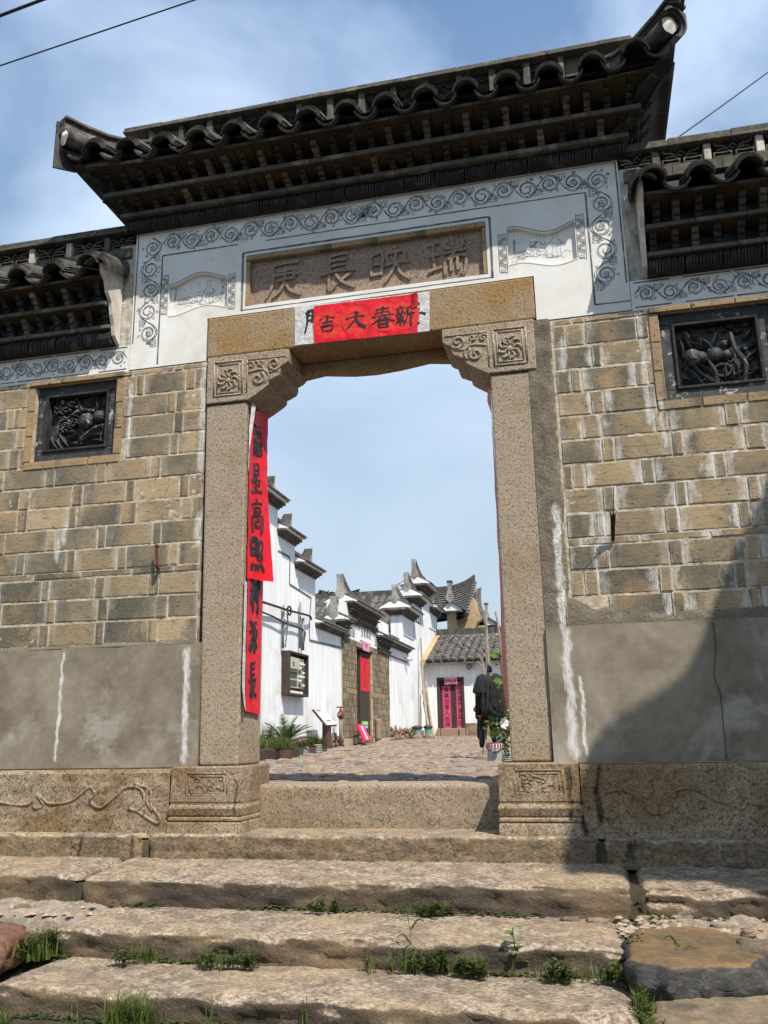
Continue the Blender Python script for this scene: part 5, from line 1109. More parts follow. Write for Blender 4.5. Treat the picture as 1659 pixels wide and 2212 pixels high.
    if s_ < 0: lines = [[(-20, 1722), (10, 1735), (60, 1738), (80, 1716), (105, 1735), (150, 1732), (175, 1715), (195, 1700), (205, 1715), (195, 1730), (215, 1745), (245, 1725), (275, 1700), (305, 1705), (312, 1730), (298, 1750), (280, 1745), (285, 1730)], [(290, 1693), (325, 1705), (325, 1735), (345, 1765), (340, 1778), (320, 1768), (298, 1752)], [(80, 1716), (72, 1738), (80, 1746), (94, 1738), (80, 1716)], [(285, 1700), (318, 1700), (316, 1728), (330, 1752)]]
    else: lines = [[(1300, 1760), (1292, 1735), (1310, 1712), (1345, 1706), (1378, 1722), (1392, 1745), (1420, 1758), (1452, 1745), (1446, 1722), (1462, 1706), (1500, 1704), (1535, 1722), (1570, 1735), (1592, 1720), (1600, 1692), (1606, 1725), (1640, 1738), (1690, 1738)], [(1300, 1760), (1322, 1768), (1335, 1755), (1322, 1745)], [(1588, 1728), (1600, 1750), (1614, 1730)], [(1318, 1770), (1325, 1785), (1345, 1790)]]
    for l in lines: wv.tube(crs([P(u, v, yf+0.001) for u, v in l], 4), 0.0085, 6)
    wv.build('carved_wave', MT['granite_plinth'], base, smooth=True)
    # frieze of painted vine above the bricks
    f0 = 2.438; xa, xb = sorted((s_*1.503, s_*X1))
    fz_ = MB().box(xa, xb, 0.004, 0.15, f0, 2.615).build('plaster_frieze', MT['plaster'], W_)
    vb = MB(); length = X1-1.52
    if s_ < 0: vine(vb, length, 0.125, 0.115, lambda a, t: Vector((-1.52-a, 0.0034, 2.467+t)), 12)
    else: vine(vb, length, 0.125, 0.125, lambda a, t: Vector((1.52+a, 0.0034, 2.467+t)), 15)
    for zz_, w_ in ((2.456, 0.009), (2.603, 0.009)):
        for k in range(9):
            a, b = 1.52+k*0.26, 1.52+k*0.26+(0.245 if (k*7) % 3 else 0.19); vb.ribbon([Vector((s_*a, 0.0032, zz_)), Vector((s_*b, 0.0032, zz_))], w_*(0.8 if k % 2 else 1.0))
    vb.build('painted_vine', MT['ink'], fz_)
    # eaves
    rf = bpy.data.objects.new('tiled_roof', None); link(rf, W_); rf.location = Vector((s_*2.4, 0.1, 2.6))-W_.location; rf.empty_display_size = 0.1
    SW = dict(m0=2.616, m1=2.703, s1=2.728, y1=-0.085, b0=2.832, b1=2.860, y2=-0.145, c0=2.968, c1=2.990, y3=-0.225, y4=-0.295, tz=2.990, bp=0.115)
    a0, a1_ = sorted((s_*1.60, s_*X1)); cr0 = [s_*(1.648+0.2385*k) for k in range(10)]; cr0.sort()
    eave(rf, SW, a0, a1_, cr0, lambda x: 0.02*max(0, (1.75-abs(x))/0.12), 0)
    # last tile stack turns down to the wall at the end
    for k in range(6): put('cover_tile', COVER, (s_*1.60, -0.28+k*0.010, 2.995+k*0.0115), rf, (math.radians(24), -s_*0.30, -s_*0.20), (1.05, 0.95, 1))
    prof = [(0.0, 2.62), (-0.06, 2.66), (-0.075, 2.72), (-0.10, 2.78), (-0.12, 2.86), (-0.165, 2.90), (-0.19, 2.97), (-0.235, 3.0), (-0.25, 3.06), (0.0, 3.17)]
    xa, xb = sorted((s_*1.575, s_*1.598)); MB().prism(prof, xa, xb, 'x').build('plaster_cheek', MT['cheek'], W_)
    # body, ridge band, lattice and cap
    xa, xb = sorted((s_*1.60, s_*X1)); nbox(xa, xb, 0.0, YB-0.02, 2.6155, 3.02, 'back_wall', MT['dark_clay'], rf, 0)
    MB().add([(xa, -0.20, 3.0), (xb, -0.20, 3.0), (xb, 0.03, 3.22), (xa, 0.03, 3.22), (xa, 0.30, 3.22), (xb, 0.30, 3.22), (xa, 0.52, 3.0), (xb, 0.52, 3.0)], [(0, 1, 2, 3), (3, 2, 5, 4), (4, 5, 7, 6), (6, 7, 1, 0), (0, 3, 4, 6), (1, 7, 5, 2)]).build('roof_bed', MT['dark_clay'], rf)
    xi = 1.525
    a, b = sorted((s_*xi, s_*X1)); seg(rf, 'ridge_brick', MT['stone_cap'], a, b, -0.01, 0.22, 3.225, 3.292, 0.27)
    MB().box(a, b, 0.10, 0.20, 3.293, 3.40).build('ridge_core', MT['dark_clay'], rf)
    k = 0; x = 1.71
    lat = [(xi, 1.71-0.02)]
    while x < X1:
        xa, xb = sorted((s_*(x-0.021), s_*(x+0.021))); MB().box(xa, xb, -0.004, 0.12, 3.293, 3.40, 0.003).build('ridge_post', MT['plaster_dirty'] if k in (1, 2) else MT['stone_cap'], rf, bevel=0.005)
        lat.append((x+0.021, x+0.2745-0.021)); x += 0.2745; k += 1
    for (p0, p1) in lat:
        if p1 > X1: continue
        mb = MB(); n_ = 2 if p1-p0 > 0.18 else 1
        for q_ in range(n_):
            c_ = Vector((s_*(p0+(p1-p0)*(q_+0.5)/n_), 0.012, 3.322)); hw_ = (p1-p0)/n_*0.44
            mb.tube([c_+Vector((hw_*math.cos(t)*(1-0.12*math.cos(4*t)), 0, 0.020*math.sin(t)+(0.010*math.cos(2*t) if math.sin(t) > 0 else -0.007*math.cos(2*t)))) for t in [k_*6.283/18 for k_ in range(19)]], 0.0055, 6)
        c_ = Vector((s_*(p0+p1)/2, 0.012, 3.368))
        mb.tube([c_+Vector((d0, 0, d1)) for d0, d1 in ((-.02, 0), (0, .016), (.02, 0), (0, -.016), (-.02, 0))], 0.005, 6)
        for sg in (-1, 1): mb.tube(crs([c_+Vector((sg*.03, 0, -.01)), c_+Vector((sg*.055, 0, .008)), c_+Vector((sg*.085, 0, .012)), c_+Vector((sg*.10, 0, .03))], 4), 0.006, 6); mb.tube(crs([c_+Vector((sg*.02, 0, -.02)), c_+Vector((sg*.05, 0, -.012)), c_+Vector((sg*.09, 0, -.018))], 4), 0.006, 6)
        mb.build('openwork_panel', MT['board_grey'], rf, smooth=True)
    x = xi-0.06; r3 = random.Random(5)
    while x < X1:
        x2 = x+r3.uniform(0.24, 0.36); xa, xb = sorted((s_*x, s_*x2)); j = r3.uniform(-.003, .003)
        MB().box(xa+.001, xb-.001, -0.03+j, 0.24, 3.402+j, 3.418+j, .001).build('ridge_cap', MT['stone_cap'], rf, bevel=0.003)
        MB().box(xa+.001, xb-.001, -0.012+j, 0.22, 3.4195+j, 3.462+j, .003).build('ridge_cap', MT['stone_cap'], rf, bevel=0.006); x = x2
    return W_
WL = wing(-1); WR = wing(1)
# ================================================================== PAPERS ON THE GATE
wp = MB(); rnd = random.Random(2)
wp.grid(lambda a, b: P(637+(928-637)*a, (663+(630-663)*a)+((746-663)+((715-630)-(746-663))*a)*b, -0.003)+Vector((0, -0.0015*abs(noise.noise(Vector((a*20, b*6, 1)))), 0.004*noise.noise(Vector((a*30, 9*b, 3)))*(b in (0, 1)))), 40, 8)
white = tag(wp.build('paper_sheet', MT['white_paper']), 'torn white paper with black brush traces pasted on the lintel under the red sheet', 'paper')
ik = MB()
write('men_half', lambda a, b: P(650+40*a, 672+52*b-3*a, -0.0052), 0.016, 0.0003, ik); ik.build('brush_character', MT['black_ink'], white); ik = MB(); write('dash', lambda a, b: P(902+30*a, 652+50*b, -0.0052), 0.020, 0.0003, ik)
ik.build('brush_character', MT['black_ink'], white)
rp_ = MB(); rp_.grid(lambda a, b: P(678+(902-678)*a, (661+(634-661)*a)+((742-661)+((718-634)-(742-661))*a)*b, -0.008)+Vector((0, -0.004*noise.noise(Vector((a*9, b*5, 7)))-(0.018*max(0, a-0.93)/0.07*max(0, 0.3-b)/0.3), 0)), 60, 16)
red = tag(rp_.build('red_banner', MT['red'], smooth=True), 'red horizontal New Year paper with black characters pasted on the lintel', 'banner')
def rmap(x0, x1): return lambda a, b: P(x0+(x1-x0)*a, 0, -0.0135) if False else None
rc = MB(); rw = MB()
for ch, (u0, v0, u1, v1) in (('ji', (682, 680, 732, 720)), ('da', (740, 670, 795, 714)), ('chun', (798, 660, 856, 710)), ('xin', (852, 656, 898, 706))):
    uc, vc = (u0+u1)/2, (v0+v1)/2
    def onpaper(u, v, off):
        a = (u-678)/224; t0 = 661-27*a; b = (v-t0)/(81+3*a); return P(u, v, -0.008-0.004*noise.noise(Vector((a*9, b*5, 7)))-off)
    for r_ in (4.5, 13.0): rc.ribbon([onpaper(uc+math.cos(t)*r_*1.9, vc+math.sin(t)*r_*1.9, 0.0007+r_*0.00001) for t in [k*0.3142 for k in range(21)]], 0.036)
    rw = MB(); write(ch, lambda a, b: onpaper(u0+(u1-u0)*a, v0+(v1-v0)*b-7*(a-0.5), 0.0016), 0.0115 if ch in ('xin', 'chun') else 0.0145, 0.0003, rw); rw.build('brush_character', MT['black_ink'], red)
rc.build('gold_roundel', MT['gold'], red)
MB().grid(lambda a, b: P(889+14*a, 636+(30-4*a)*b, -0.012-0.012*math.sin(a*3.1)*(1-b)), 4, 4).build('folded_corner', MT['red_shaded'], red)
# couplet on the left post, curling off the stone
def lerp_tab(tab, v):
    for (a, b) in zip(tab, tab[1:]):
        if v <= b[0]: t = (v-a[0])/(b[0]-a[0]); return a[1]+(b[1]-a[1])*t
    return tab[-1][1]
def strip(Ltab, Rtab, yl, yr, v0, v1, wave=0.006, seed=0):
    def f(a, b):
        v = v0+(v1-v0)*b; u = lerp_tab(Ltab, v)*(1-a)+lerp_tab(Rtab, v)*a; y = yl+(yr-yl)*a
        p = P(u, v+(8*a-4), y); p.x += wave*math.sin(a*5+b*7+seed)*a*(1-a)*4+0.004*noise.noise(Vector((a*3, b*14, seed)))
        if p.x < 0: p.x = max(p.x, -0.707+0.004*noise.noise(Vector((a*4, b*9, seed))))
        return p
    return f
LU = strip([(870, 540), (1000, 533.5), (1100, 531), (1258, 530)], [(870, 580), (905, 579), (1010, 577), (1075, 579), (1170, 585), (1262, 592)], 0.035, 0.26, 888, 1253, 0.010, 1)
LL = strip([(1230, 531), (1400, 528), (1500, 526), (1548, 531)], [(1230, 569), (1330, 565.5), (1420, 560.5), (1550, 560)], 0.05, 0.27, 1238, 1540, 0.006, 2)
b1_ = tag(MB().grid(LU, 14, 60).build('red_banner', MT['red'], smooth=True), 'upper red couplet sheet curling away from the left gate post, its loose lower corner lifted', 'banner')
b2_ = tag(MB().grid(LL, 14, 50).build('red_banner', MT['red'], smooth=True), 'lower red couplet sheet on the left gate post ending just above the stone base', 'banner')
for par, F_, v0, v1, items in ((b1_, LU, 888, 1253, (('fu', 916, 990), ('xing', 1002, 1070), ('gao', 1078, 1153), ('zhao', 1163, 1238))), (b2_, LL, 1238, 1540, (('li', 1246, 1327), ('yuan', 1338, 1413), ('chang', 1430, 1508)))):
    for ch, va, vb in items:
        mb = MB()
        def mp2(a, b, va=va, vb=vb):
            t = ((va+(vb-va)*b)-v0)/(v1-v0); q_ = F_(0.16+0.56*a, max(0, min(1, t))); q_.x += 0.004; return q_+Vector((0.0, -0.004, 0))
        write(ch, mp2, 0.0165 if ch not in ('zhao', 'li', 'chang') else 0.020, 0.0004, mb, 0, 0, Vector((0.9, -0.44, 0)).normalized())
        mb.build('brush_character', MT['black_ink'], par)
MB().grid(strip([(870, 545), (960, 535), (1020, 533)], [(870, 553), (960, 540), (1020, 535)], 0.02, 0.03, 874, 1015, 0, 3), 2, 12).build('paper_backing', MT['white_paper'], b1_)
MB().grid(strip([(1250, 528.5), (1400, 521), (1460, 520), (1500, 524), (1540, 530)], [(1250, 531), (1400, 528), (1460, 527), (1540, 531)], 0.0, 0.04, 1255, 1536, 0, 4), 2, 16).build('paper_backing', MT['white_paper'], b2_)
RBn = strip([(840, 1054), (870, 1052), (895, 1061), (1290, 1081), (1400, 1083), (1468, 1085), (1500, 1089), (1532, 1094)], [(840, 1060), (870, 1061), (895, 1062.5), (1290, 1088), (1400, 1091), (1468, 1096), (1535, 1101)], 0.20, 0.012, 838, 1533, 0.0, 5)
b3_ = tag(MB().grid(RBn, 4, 60).build('red_banner', MT['red_shaded'], smooth=True), 'red couplet sheet, colour darkened for shade, seen edge on along the inner edge of the right gate post', 'banner')
# ------------------------------------------------------------------ incense and nails
S0 = P(1239, 1254, 0.0); tipv = P(1326, 1049, -0.20); basev = P(1324, 1169, -0.01)
inc = thing('incense_holder', 'bundle of burnt incense sticks in a dark holder on the right brick wall', 'incense', basev)
MB().tube([basev, basev.lerp(P(1324, 1112, -0.085), 1.0)], [0.008, 0.014], 8).build('stick_holder', MT['incense'], inc)
rnd = random.Random(8)
for k in range(9):
    a = basev.lerp(P(1324, 1130, -0.06), 1); b = P(1324+rnd.uniform(-7, 8), 1108+rnd.uniform(-6, 6), -0.10)
    MB().tube([a, b], 0.0022, 5).build('incense_stick', MT['incense'], inc)
MB().tube([basev.lerp(P(1324, 1130, -0.06), 1), tipv], 0.0022, 5).build('incense_stick', MT['incense'], inc)
na = P(340, 1227, 0.0); nl = thing('rusty_hook', 'small rusty iron hook on the left brick wall below the carved panel', 'hook', na)
MB().tube(crs([P(338, 1176, -0.05), P(339, 1205, -0.05), P(340, 1226, -0.045), na+Vector((0, 0.02, 0))], 4), 0.008, 6).build('iron_pin', MT['rust'], nl)
MB().tube([P(335, 1180, -0.055), P(343, 1180, -0.055)], 0.006, 6).build('iron_loop', MT['rust'], nl)
# ------------------------------------------------------------------ overhead wires
def wire(p, q, r, sag, label, name='overhead_wire'):
    p, q = Vector(p), Vector(q); pts = [p.lerp(q, k/24)-Vector((0, 0, sag*4*(k/24)*(1-k/24))) for k in range(25)]
    return tag(MB().tube(pts, r, 6).build(name, MT['cable'], smooth=True), label, 'wire')
d_ = lambda u, v, y: P(u, v, y)
a, b = d_(0, 142, 1.5), d_(420, 0, 1.5); e = (b-a)
wire(a-e*1.5, b+e*2.5, 0.0075, 0.0, 'thin black wire crossing the upper left sky')
a, b = d_(0, 34, 0.5), d_(95, -2, 0.5); e = (b-a); wire(a-e*4, b+e*12, 0.014, 0.0, 'thick black cable clipping the upper left corner of the sky')
a, b = d_(1455, 302, 0.25), d_(1659, 150, 0.6); e = (b-a); wire(a-e*0.2, b+e*2, 0.0045, 0.02, 'thin wire rising to the right from the right tiled wall')
# ================================================================== COURTYARD
XW = -4.2
W_ = lambda u, v: PX(u, v, XW)
def coping(par, y0, y1, zt, th=0.34, horn=None, hh=0.24, horn2=None, gable=None, x=XW, ov=0.0, big=1.0):
    """tiled coping of a horse-head wall along y; horn: 'far'/'near' end turned up"""
    xc = x-th/2; s = big
    cb = MB()
    for k in range(3): e = 0.03+0.045*k*s; cb.box(xc-th/2-e, xc+th/2+e, y0-e*0.8, y1+e*0.8, zt+0.042*k*s+0.0005, zt+0.042*(k+1)*s)
    cb.build('corbel_course', MT['tile_far'], par)
    zc = zt+0.126*s; e = 0.20*s; hr = 0.155*s
    MB().prism([(xc-th/2-e, zc+0.001), (xc+th/2+e, zc+0.001), (xc+th/2+e, zc+0.012), (xc+0.06, zc+hr), (xc-0.06, zc+hr), (xc-th/2-e, zc+0.012)], y0-0.06, y1+0.06, 'y').build('coping_bed', MT['plaster_house'], par)
    tm = MB(); y = y0-0.05; n = max(1, int((y1-y0+0.1)/0.085)); st = (y1-y0+0.1)/n
    for i in range(n):
        yc = y0-0.05+st*(i+0.5); rr = st*0.36
        for sg in (1, -1):
            if sg < 0 and i % 2: continue
            for seg_ in range(3):
                f0, f1 = seg_/3, (seg_+1)/3+0.03
                xa, za = xc+sg*(0.05+(th/2+e-0.02)*f0), zc+hr*(1-f0)+0.020+0.008*(2-seg_); xb, zb_ = xc+sg*(0.05+(th/2+e-0.02)*f1), zc+hr*(1-f1)+0.024+0.008*(2-seg_)+0.012
                j = random.uniform(-.006, .006); vs = []
                for (xx, zz) in ((xa, za), (xb, zb_)):
                    for k in range(6): t = math.pi*k/5; vs.append((xx, yc+math.cos(t)*rr+j, zz+math.sin(t)*rr*0.9-0.012))
                tm.add(vs, [(k, k+1, k+7, k+6) for k in range(5)]+[(6, 7, 8, 9, 10, 11)])
        if i < n-1:
            yv_ = yc+st/2; xb = xc+th/2+e+0.015; vs = []
            for xx, zz in ((xb, zc+0.006), (xb-0.10, zc+0.05)):
                for k in range(5): t = math.pi+math.pi*k/4; vs.append((xx, yv_+math.cos(t)*st*0.36, zz+0.012+math.sin(t)*st*0.34))
            tm.add(vs, [(k, k+1, k+6, k+5) for k in range(4)]+[(0, 1, 2, 3, 4)])
    tm.build('coping_tiles', MT['tile_far'], par, kind='stuff')
    zr = zc+hr; rb = MB(); m = max(3, int((y1-y0+0.1)/0.032)); wpz = MB()
    def lift(y):
        l = 0
        if horn in ('far', 'both'): t = max(0, 1-(y1+0.04-y)/(0.42*s)); l = max(l, hh*t**1.6)
        if horn in ('near', 'both'): t = max(0, 1-(y-y0+0.04)/(0.75*s)); l = max(l, hh*t**1.7)
        return l
    for i in range(m):
        ya, yb_ = y0-0.05+(y1-y0+0.1)*i/m, y0-0.05+(y1-y0+0.1)*(i+0.86)/m; l = lift((ya+yb_)/2)
        rb.box(xc-0.082, xc+0.082, ya, yb_, zr+0.012+l, zr+0.125*s+l+random.uniform(-.004, .004))
    rb.build('ridge_tiles', MT['tile_far'], par, kind='stuff')
    for w__ in (('far', 1), ('near', -1)):
        if horn in (w__[0], 'both'):
            ye = y1+0.055 if w__[1] > 0 else y0-0.055; pr = []
            for k in range(8):
                yy = ye-w__[1]*0.40*s*k/7; pr.append((yy, zr+0.010+lift(yy)))
            pr += [(ye-w__[1]*0.40*s, zr-0.03), (ye, zr-0.05)]
            MB().prism(pr, xc-0.07, xc+0.07, 'x').build('horn_base', MT['horn'], par)
            # bell-shaped end face
            ys = ye+w__[1]*0.003; l = lift(ye)
            bell = [(-0.085, l+0.12*s), (-0.072, l*0.9), (-0.078, l*0.5), (-0.115, 0.02), (-0.10, -0.06), (0, -0.13), (0.10, -0.06), (0.115, 0.02), (0.078, l*0.5), (0.072, l*0.9), (0.085, l+0.12*s)]
            MB().prism([(xc+a_, zr+b_) for a_, b_ in bell], min(ys, ys+w__[1]*0.03), max(ys, ys+w__[1]*0.03), 'y').build('horn_face', MT['horn'], par)
    if gable:
        yy = y0-0.062 if gable == 'near' else y1+0.062; d0 = -0.02 if gable == 'near' else 0.02
        MB().prism([(xc-th/2-e*0.75, zc+0.014), (xc+th/2+e*0.75, zc+0.014), (xc, zc+hr*0.92)], min(yy, yy+d0), max(yy, yy+d0), 'y').build('gable_face', MT['plaster_house'], par)
def wall_x(par, y0, y1, z0, z1, th=0.34, x=XW, name='wall', mat='plaster_house'): return MB().box(x-th, x, y0, y1, z0, z1).build(name, MT[mat], par)
def band(par, pts, x=XW, w_=0.05):
    mb = MB()
    for p_, q_ in zip(pts, pts[1:]): mb.ribbon([Vector((x, *p_)), Vector((x, *q_))], w_, Vector((1, 0, 0)), 0.003+0.001*len(mb.v)/4)
    return mb.build('painted_border_line', MT['ink'], par)
# --- first house: stepped gable wall
H1 = thing('white_house', 'white plastered house with a stepped horse-head gable beside the meter cabinet, nearest on the left', 'house', (XW-2, 9, 0))
yA, yB_, yC, yD = W_(600, 1101).y, W_(637, 1180).y, W_(681, 1252).y, W_(737, 1380).y
zA, zB, zC, zD = W_(600, 1101).z, W_(637, 1180).z, W_(681, 1252).z, W_(735, 1376).z
y0_ = 3.0
wall_x(H1, y0_, yA-0.001, 0.22, zA); wall_x(H1, yA, yB_-0.001, 0.22, zB); wall_x(H1, yB_, yC-0.001, 0.22, zC); wall_x(H1, yC, yD, 0.22, zD)
coping(H1, y0_, yA, zA, horn='far', gable='far', hh=0.26); coping(H1, yA+0.06, yB_, zB, horn='far', gable='far', hh=0.26); coping(H1, yB_+0.06, yC, zC, horn='far', gable='far', hh=0.26); coping(H1, yC+0.06, yD-0.1, zD, big=0.8)
yl = lambda u, v: (W_(u, v).y, W_(u, v).z)
band(H1, [yl(604, 1134), yl(617, 1128), ], w_=0.02)
band(H1, [yl(600, 1190), yl(626, 1204), yl(625, 1262), yl(672, 1292), yl(668, 1340), yl(668, 1383), yl(735, 1399)], w_=0.045)
bodyh = MB().box(-12, XW-0.345, y0_, yC-0.3, 0.0, zC-1.2).build('house_body', MT['plaster_house'], H1)
MB().prism([(y0_-0.3, zC-1.3), (yC, zC-1.3), ((y0_+yC)/2, zC-0.2)], -12, XW-0.36, 'x').build('roof', MT['tile_far'], H1)
rub = random.Random(14)
def rubble_x(par, y0, y1, z0f, z1, sz, x=XW, th=0.36, bed='cobble_bed'):
    MB().box(x-th, x-0.02, y0, y1, -0.5, z1).build('rubble_core', MT[bed], par)
    y = y0
    cnt = 0
    while y < y1-0.03:
        z = z0f((y))-0.02; w0 = rub.uniform(sz*0.7, sz*1.3)
        while z < z1-0.02:
            h = rub.uniform(sz*0.45, sz*1.0); o = lump('stone', MT[rub.choice(['rubble', 'rubble', 'rock_pale', 'rock_red'])], par, (x-0.01, y+w0/2, z+h/2), (0.07, w0*0.56, h*0.58), cnt, n=8); z += h; cnt += 1
        y += w0
rubble_x(H1, W_(700, 1600).y, yD-0.02, lambda y: fz(XW, y), 0.235, 0.20)
MB().box(XW-0.34, XW+0.0, y0_, W_(700, 1600).y-0.001, -0.3, 0.219).build('base', MT['rubble'], H1)
# cables and conduits on the house wall
cb = tag(MB().tube(crs([PX(566, 1300, -4.08), PX(600, 1311, -4.1), PX(625, 1319, -4.1), PX(667, 1330, -4.1), PX(672, 1338, -4.15)], 4), 0.022, 6).build('wall_cable', MT['cable'], smooth=True), 'thick bundled black cable strung along the white house wall above the meter cabinet', 'cable')
MB().tube([PX(625, 1319, -4.08)+Vector((0, 0.1*math.cos(t), 0.08*math.sin(t))) for t in [k*0.7 for k in range(10)]], 0.018, 6).build('cable_coil', MT['cable'], cb)
cb = tag(MB().tube(crs([PX(566, 1322, -4.12), PX(590, 1332, -4.12), PX(612, 1344, -4.12), PX(635, 1352, -4.14), PX(655, 1361, -4.14), PX(659, 1370, -4.15), PX(655, 1392, -4.17)], 4), 0.016, 6).build('wall_cable', MT['cable'], smooth=True), 'lower thin black cable drooping to the conduit by the meter cabinet', 'cable')
for u0, v0, u1, v1, lab, r in ((606, 1305, 611, 1400, 'grey steel conduit going up from the left top corner of the meter cabinet', 0.022), (646, 1300, 648, 1400, 'tall grey pipe on the white wall right above the meter cabinet', 0.02), (653, 1335, 654, 1405, 'short thick dark pipe entering the right top corner of the meter cabinet', 0.03)):
    a, b = PX(u0, v0, -4.15), PX(u1, v1, -4.15); a.y = b.y
    tag(MB().tube([a, b], r, 8).build('conduit_pipe', MT['grey_pipe'], smooth=True), lab, 'pipe')
tag(MB().tube(crs([PX(620, 1325, -4.05), PX(622, 1345, -4.08), PX(620, 1365, -4.1), PX(616, 1398, -4.12)], 4), 0.014, 6).build('hanging_cable', MT['grey_pipe'], smooth=True), 'blue grey cable hanging loose into the top of the meter cabinet', 'cable')
# meter cabinet
fx = XW+0.16
ma = PX(626, 1405, fx); mb_ = PX(667, 1505, fx); y0m, y1m = PX(626, 1450, fx).y, PX(667, 1450, fx).y; zt_, zb0 = PX(626, 1402, fx).z, PX(626, 1502, fx).z
zt_, zb0 = PX(650, 1411, fx).z, PX(650, 1504, fx).z
mc = thing('meter_cabinet', 'dark wooden cabinet with an open front full of electricity meters on the white house wall', 'cabinet', (XW, (y0m+y1m)/2, zb0))
t_ = 0.035
for (a, b, c, d, nme) in ((y0m, y0m+t_, zb0, zt_, 'side_board'), (y1m-t_, y1m, zb0, zt_, 'side_board'), (y0m+t_, y1m-t_, zt_-t_, zt_, 'top_board'), (y0m+t_, y1m-t_, zb0, zb0+t_, 'bottom_board')): nbox(XW+0.001, fx, a, b, c, d, nme, MT['wood'], mc, 0.003)
nbox(XW+0.002, XW+0.02, y0m+t_, y1m-t_, zb0+t_, zt_-t_, 'back_board', MT['meter_dark'], mc, 0)
ya, yb_ = y0m+t_+0.03, y1m-t_-0.10; hgt = zt_-zb0
mbx = nbox(XW+0.021, XW+0.11, ya, yb_, zb0+hgt*0.18, zt_-0.09, 'meter_board', MT['meter'], mc, 0.005)
for (f0, f1, mt_) in ((0.02, 0.22, 'meter_dark'), (0.25, 0.45, 'meter_dark')):
    nbox(XW+0.111, XW+0.115, ya+0.02, ya+(yb_-ya)*0.52, zb0+hgt*(0.20+f0*0.8), zb0+hgt*(0.20+f1*0.8-0.02), 'meter_window', MT['pot_green'], mbx, 0)
nbox(XW+0.111, XW+0.16, ya+0.02, ya+(yb_-ya)*0.55, zb0+hgt*0.60, zt_-0.11, 'meter_cover', MT['meter'], mbx, 0.006)
nbox(XW+0.161, XW+0.164, ya+0.10, ya+0.17, zb0+hgt*0.66, zb0+hgt*0.76, 'meter_dial', MT['meter_dark'], mbx, 0)
for k in range(12): nbox(XW+0.111, XW+0.14, ya+(yb_-ya)*(0.62+0.2*(k % 2)), ya+(yb_-ya)*(0.76+0.2*(k % 2)), zb0+hgt*(0.24+0.055*(k//2)*1.8), zb0+hgt*(0.28+0.055*(k//2)*1.8), 'breaker', MT['meter_white' if k % 3 else 'meter_dark'], mbx, 0.003)
nbox(XW+0.021, XW+0.10, ya, yb_-0.02, zb0+t_+0.01, zb0+hgt*0.115, 'terminal_box', MT['meter_white'], mc, 0.005)
# --- inner brick gate
yE = W_(838, 1400).y; IG = thing('inner_gate', 'old brick gate inside the courtyard with a dark doorway and lettered white plaque', 'gate', (XW, (yD+yE)/2, 0.1))
zp = W_(739, 1374).z; xg = XW+0.03; yd0, yd1 = PX(772, 1500, xg).y, PX(806, 1500, xg).y; zdt = PX(790, 1404, xg).z; zdb = PX(795, 1590, xg).z
zp2 = zp+0.0
zc_ = PX(790, 1345, xg).z
for (a, b, c, d) in ((yD+0.01, yd0, -0.2, zp), (yd1, yE, -0.2, zp), (yd0, yd1, zdt+0.12, zp)): MB().box(XW-0.40, xg-0.012, a, b, c, d).build('mortar_core', MT['mortar'], IG)
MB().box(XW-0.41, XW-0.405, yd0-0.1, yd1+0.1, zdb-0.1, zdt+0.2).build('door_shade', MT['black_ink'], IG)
nbox(XW-0.38, xg+0.01, yd0+0.001, yd1-0.001, zdt, zdt+0.118, 'door_lintel', MT['granite_plaque'], IG, 0.01)
r_ = 0
z = fz(XW, yD)+0.18; rows = 0
while z < zp-0.05:
    h = 0.10; thin = (rows == 7)
    for (ya, yb_) in ((yD+0.012, yd0-0.004), (yd1+0.004, yE-0.005)):
        if z+h < fz(XW, ya)+0.1: continue
        if thin: brick_x(ya, yb_, z, z+h*1.05, xg, IG, 'brick_frame', 0.06); continue
        y = ya; k = rows % 2
        while y < yb_-0.03:
            wd = rub.uniform(0.15, 0.20) if k % 2 else rub.uniform(0.07, 0.12); y2 = min(yb_, y+wd); brick_x(y, y2-0.012, z, z+h*rub.uniform(1.35, 1.5) if False else z+0.128, xg+rub.uniform(-.004, .003), IG, 'brick_far', 0.06); y = y2; k += 1
    z += 0.138 if not thin else 0.13; rows += 1
    r_ += 1
zpl1 = zc_
MB().box(XW-0.34, xg-0.004, yD+0.01, yE, zp+0.001, zpl1+0.25).build('plaster_field', MT['plaster_house'], IG)
pa, pb = PX(779, 1360, xg), PX(797, 1385, xg)
q0 = PX(777, 1340, xg); q1 = PX(801, 1376, xg)
pq2 = nbox(xg-0.003, xg+0.012, q0.y, q1.y, zp+0.06, q0.z-0.10 if q0.z-0.10 > zp+0.35 else zp+0.52, 'lettered_plaque', MT['plaster_house'], IG, 0)
def text_mesh(body, size, parent, mat, M4, name='lettering', vertical=False):
    cu = bpy.data.curves.new('txt', 'FONT'); cu.size = size; cu.align_x = 'CENTER'; cu.align_y = 'CENTER'
    cu.body = '\n'.join(body) if vertical else body; cu.space_line = 1.05; cu.offset = size*0.012; cu.resolution_u = 3
    o = bpy.data.objects.new('txt', cu); C.objects.link(o); bpy.context.view_layer.update()
    dg = bpy.context.evaluated_depsgraph_get(); me = bpy.data.meshes.new_from_object(o.evaluated_get(dg)); bpy.data.objects.remove(o)
    rn = random.Random(len(body)); me.transform(Matrix.Shear('XY', 4, (0.06, 0.0)) if False else Matrix.Identity(4))
    for v in me.vertices:
        d = noise.noise_vector(Vector((v.co.x, v.co.y, 0))/size*3.0)*size*0.035; v.co.x += d.x; v.co.y += d.y
    me.transform(M4); me.transform(Matrix.Translation(-wloc(parent))); me.materials.clear(); me.materials.append(mat)
    ob = bpy.data.objects.new(name, me); link(ob, parent); return ob
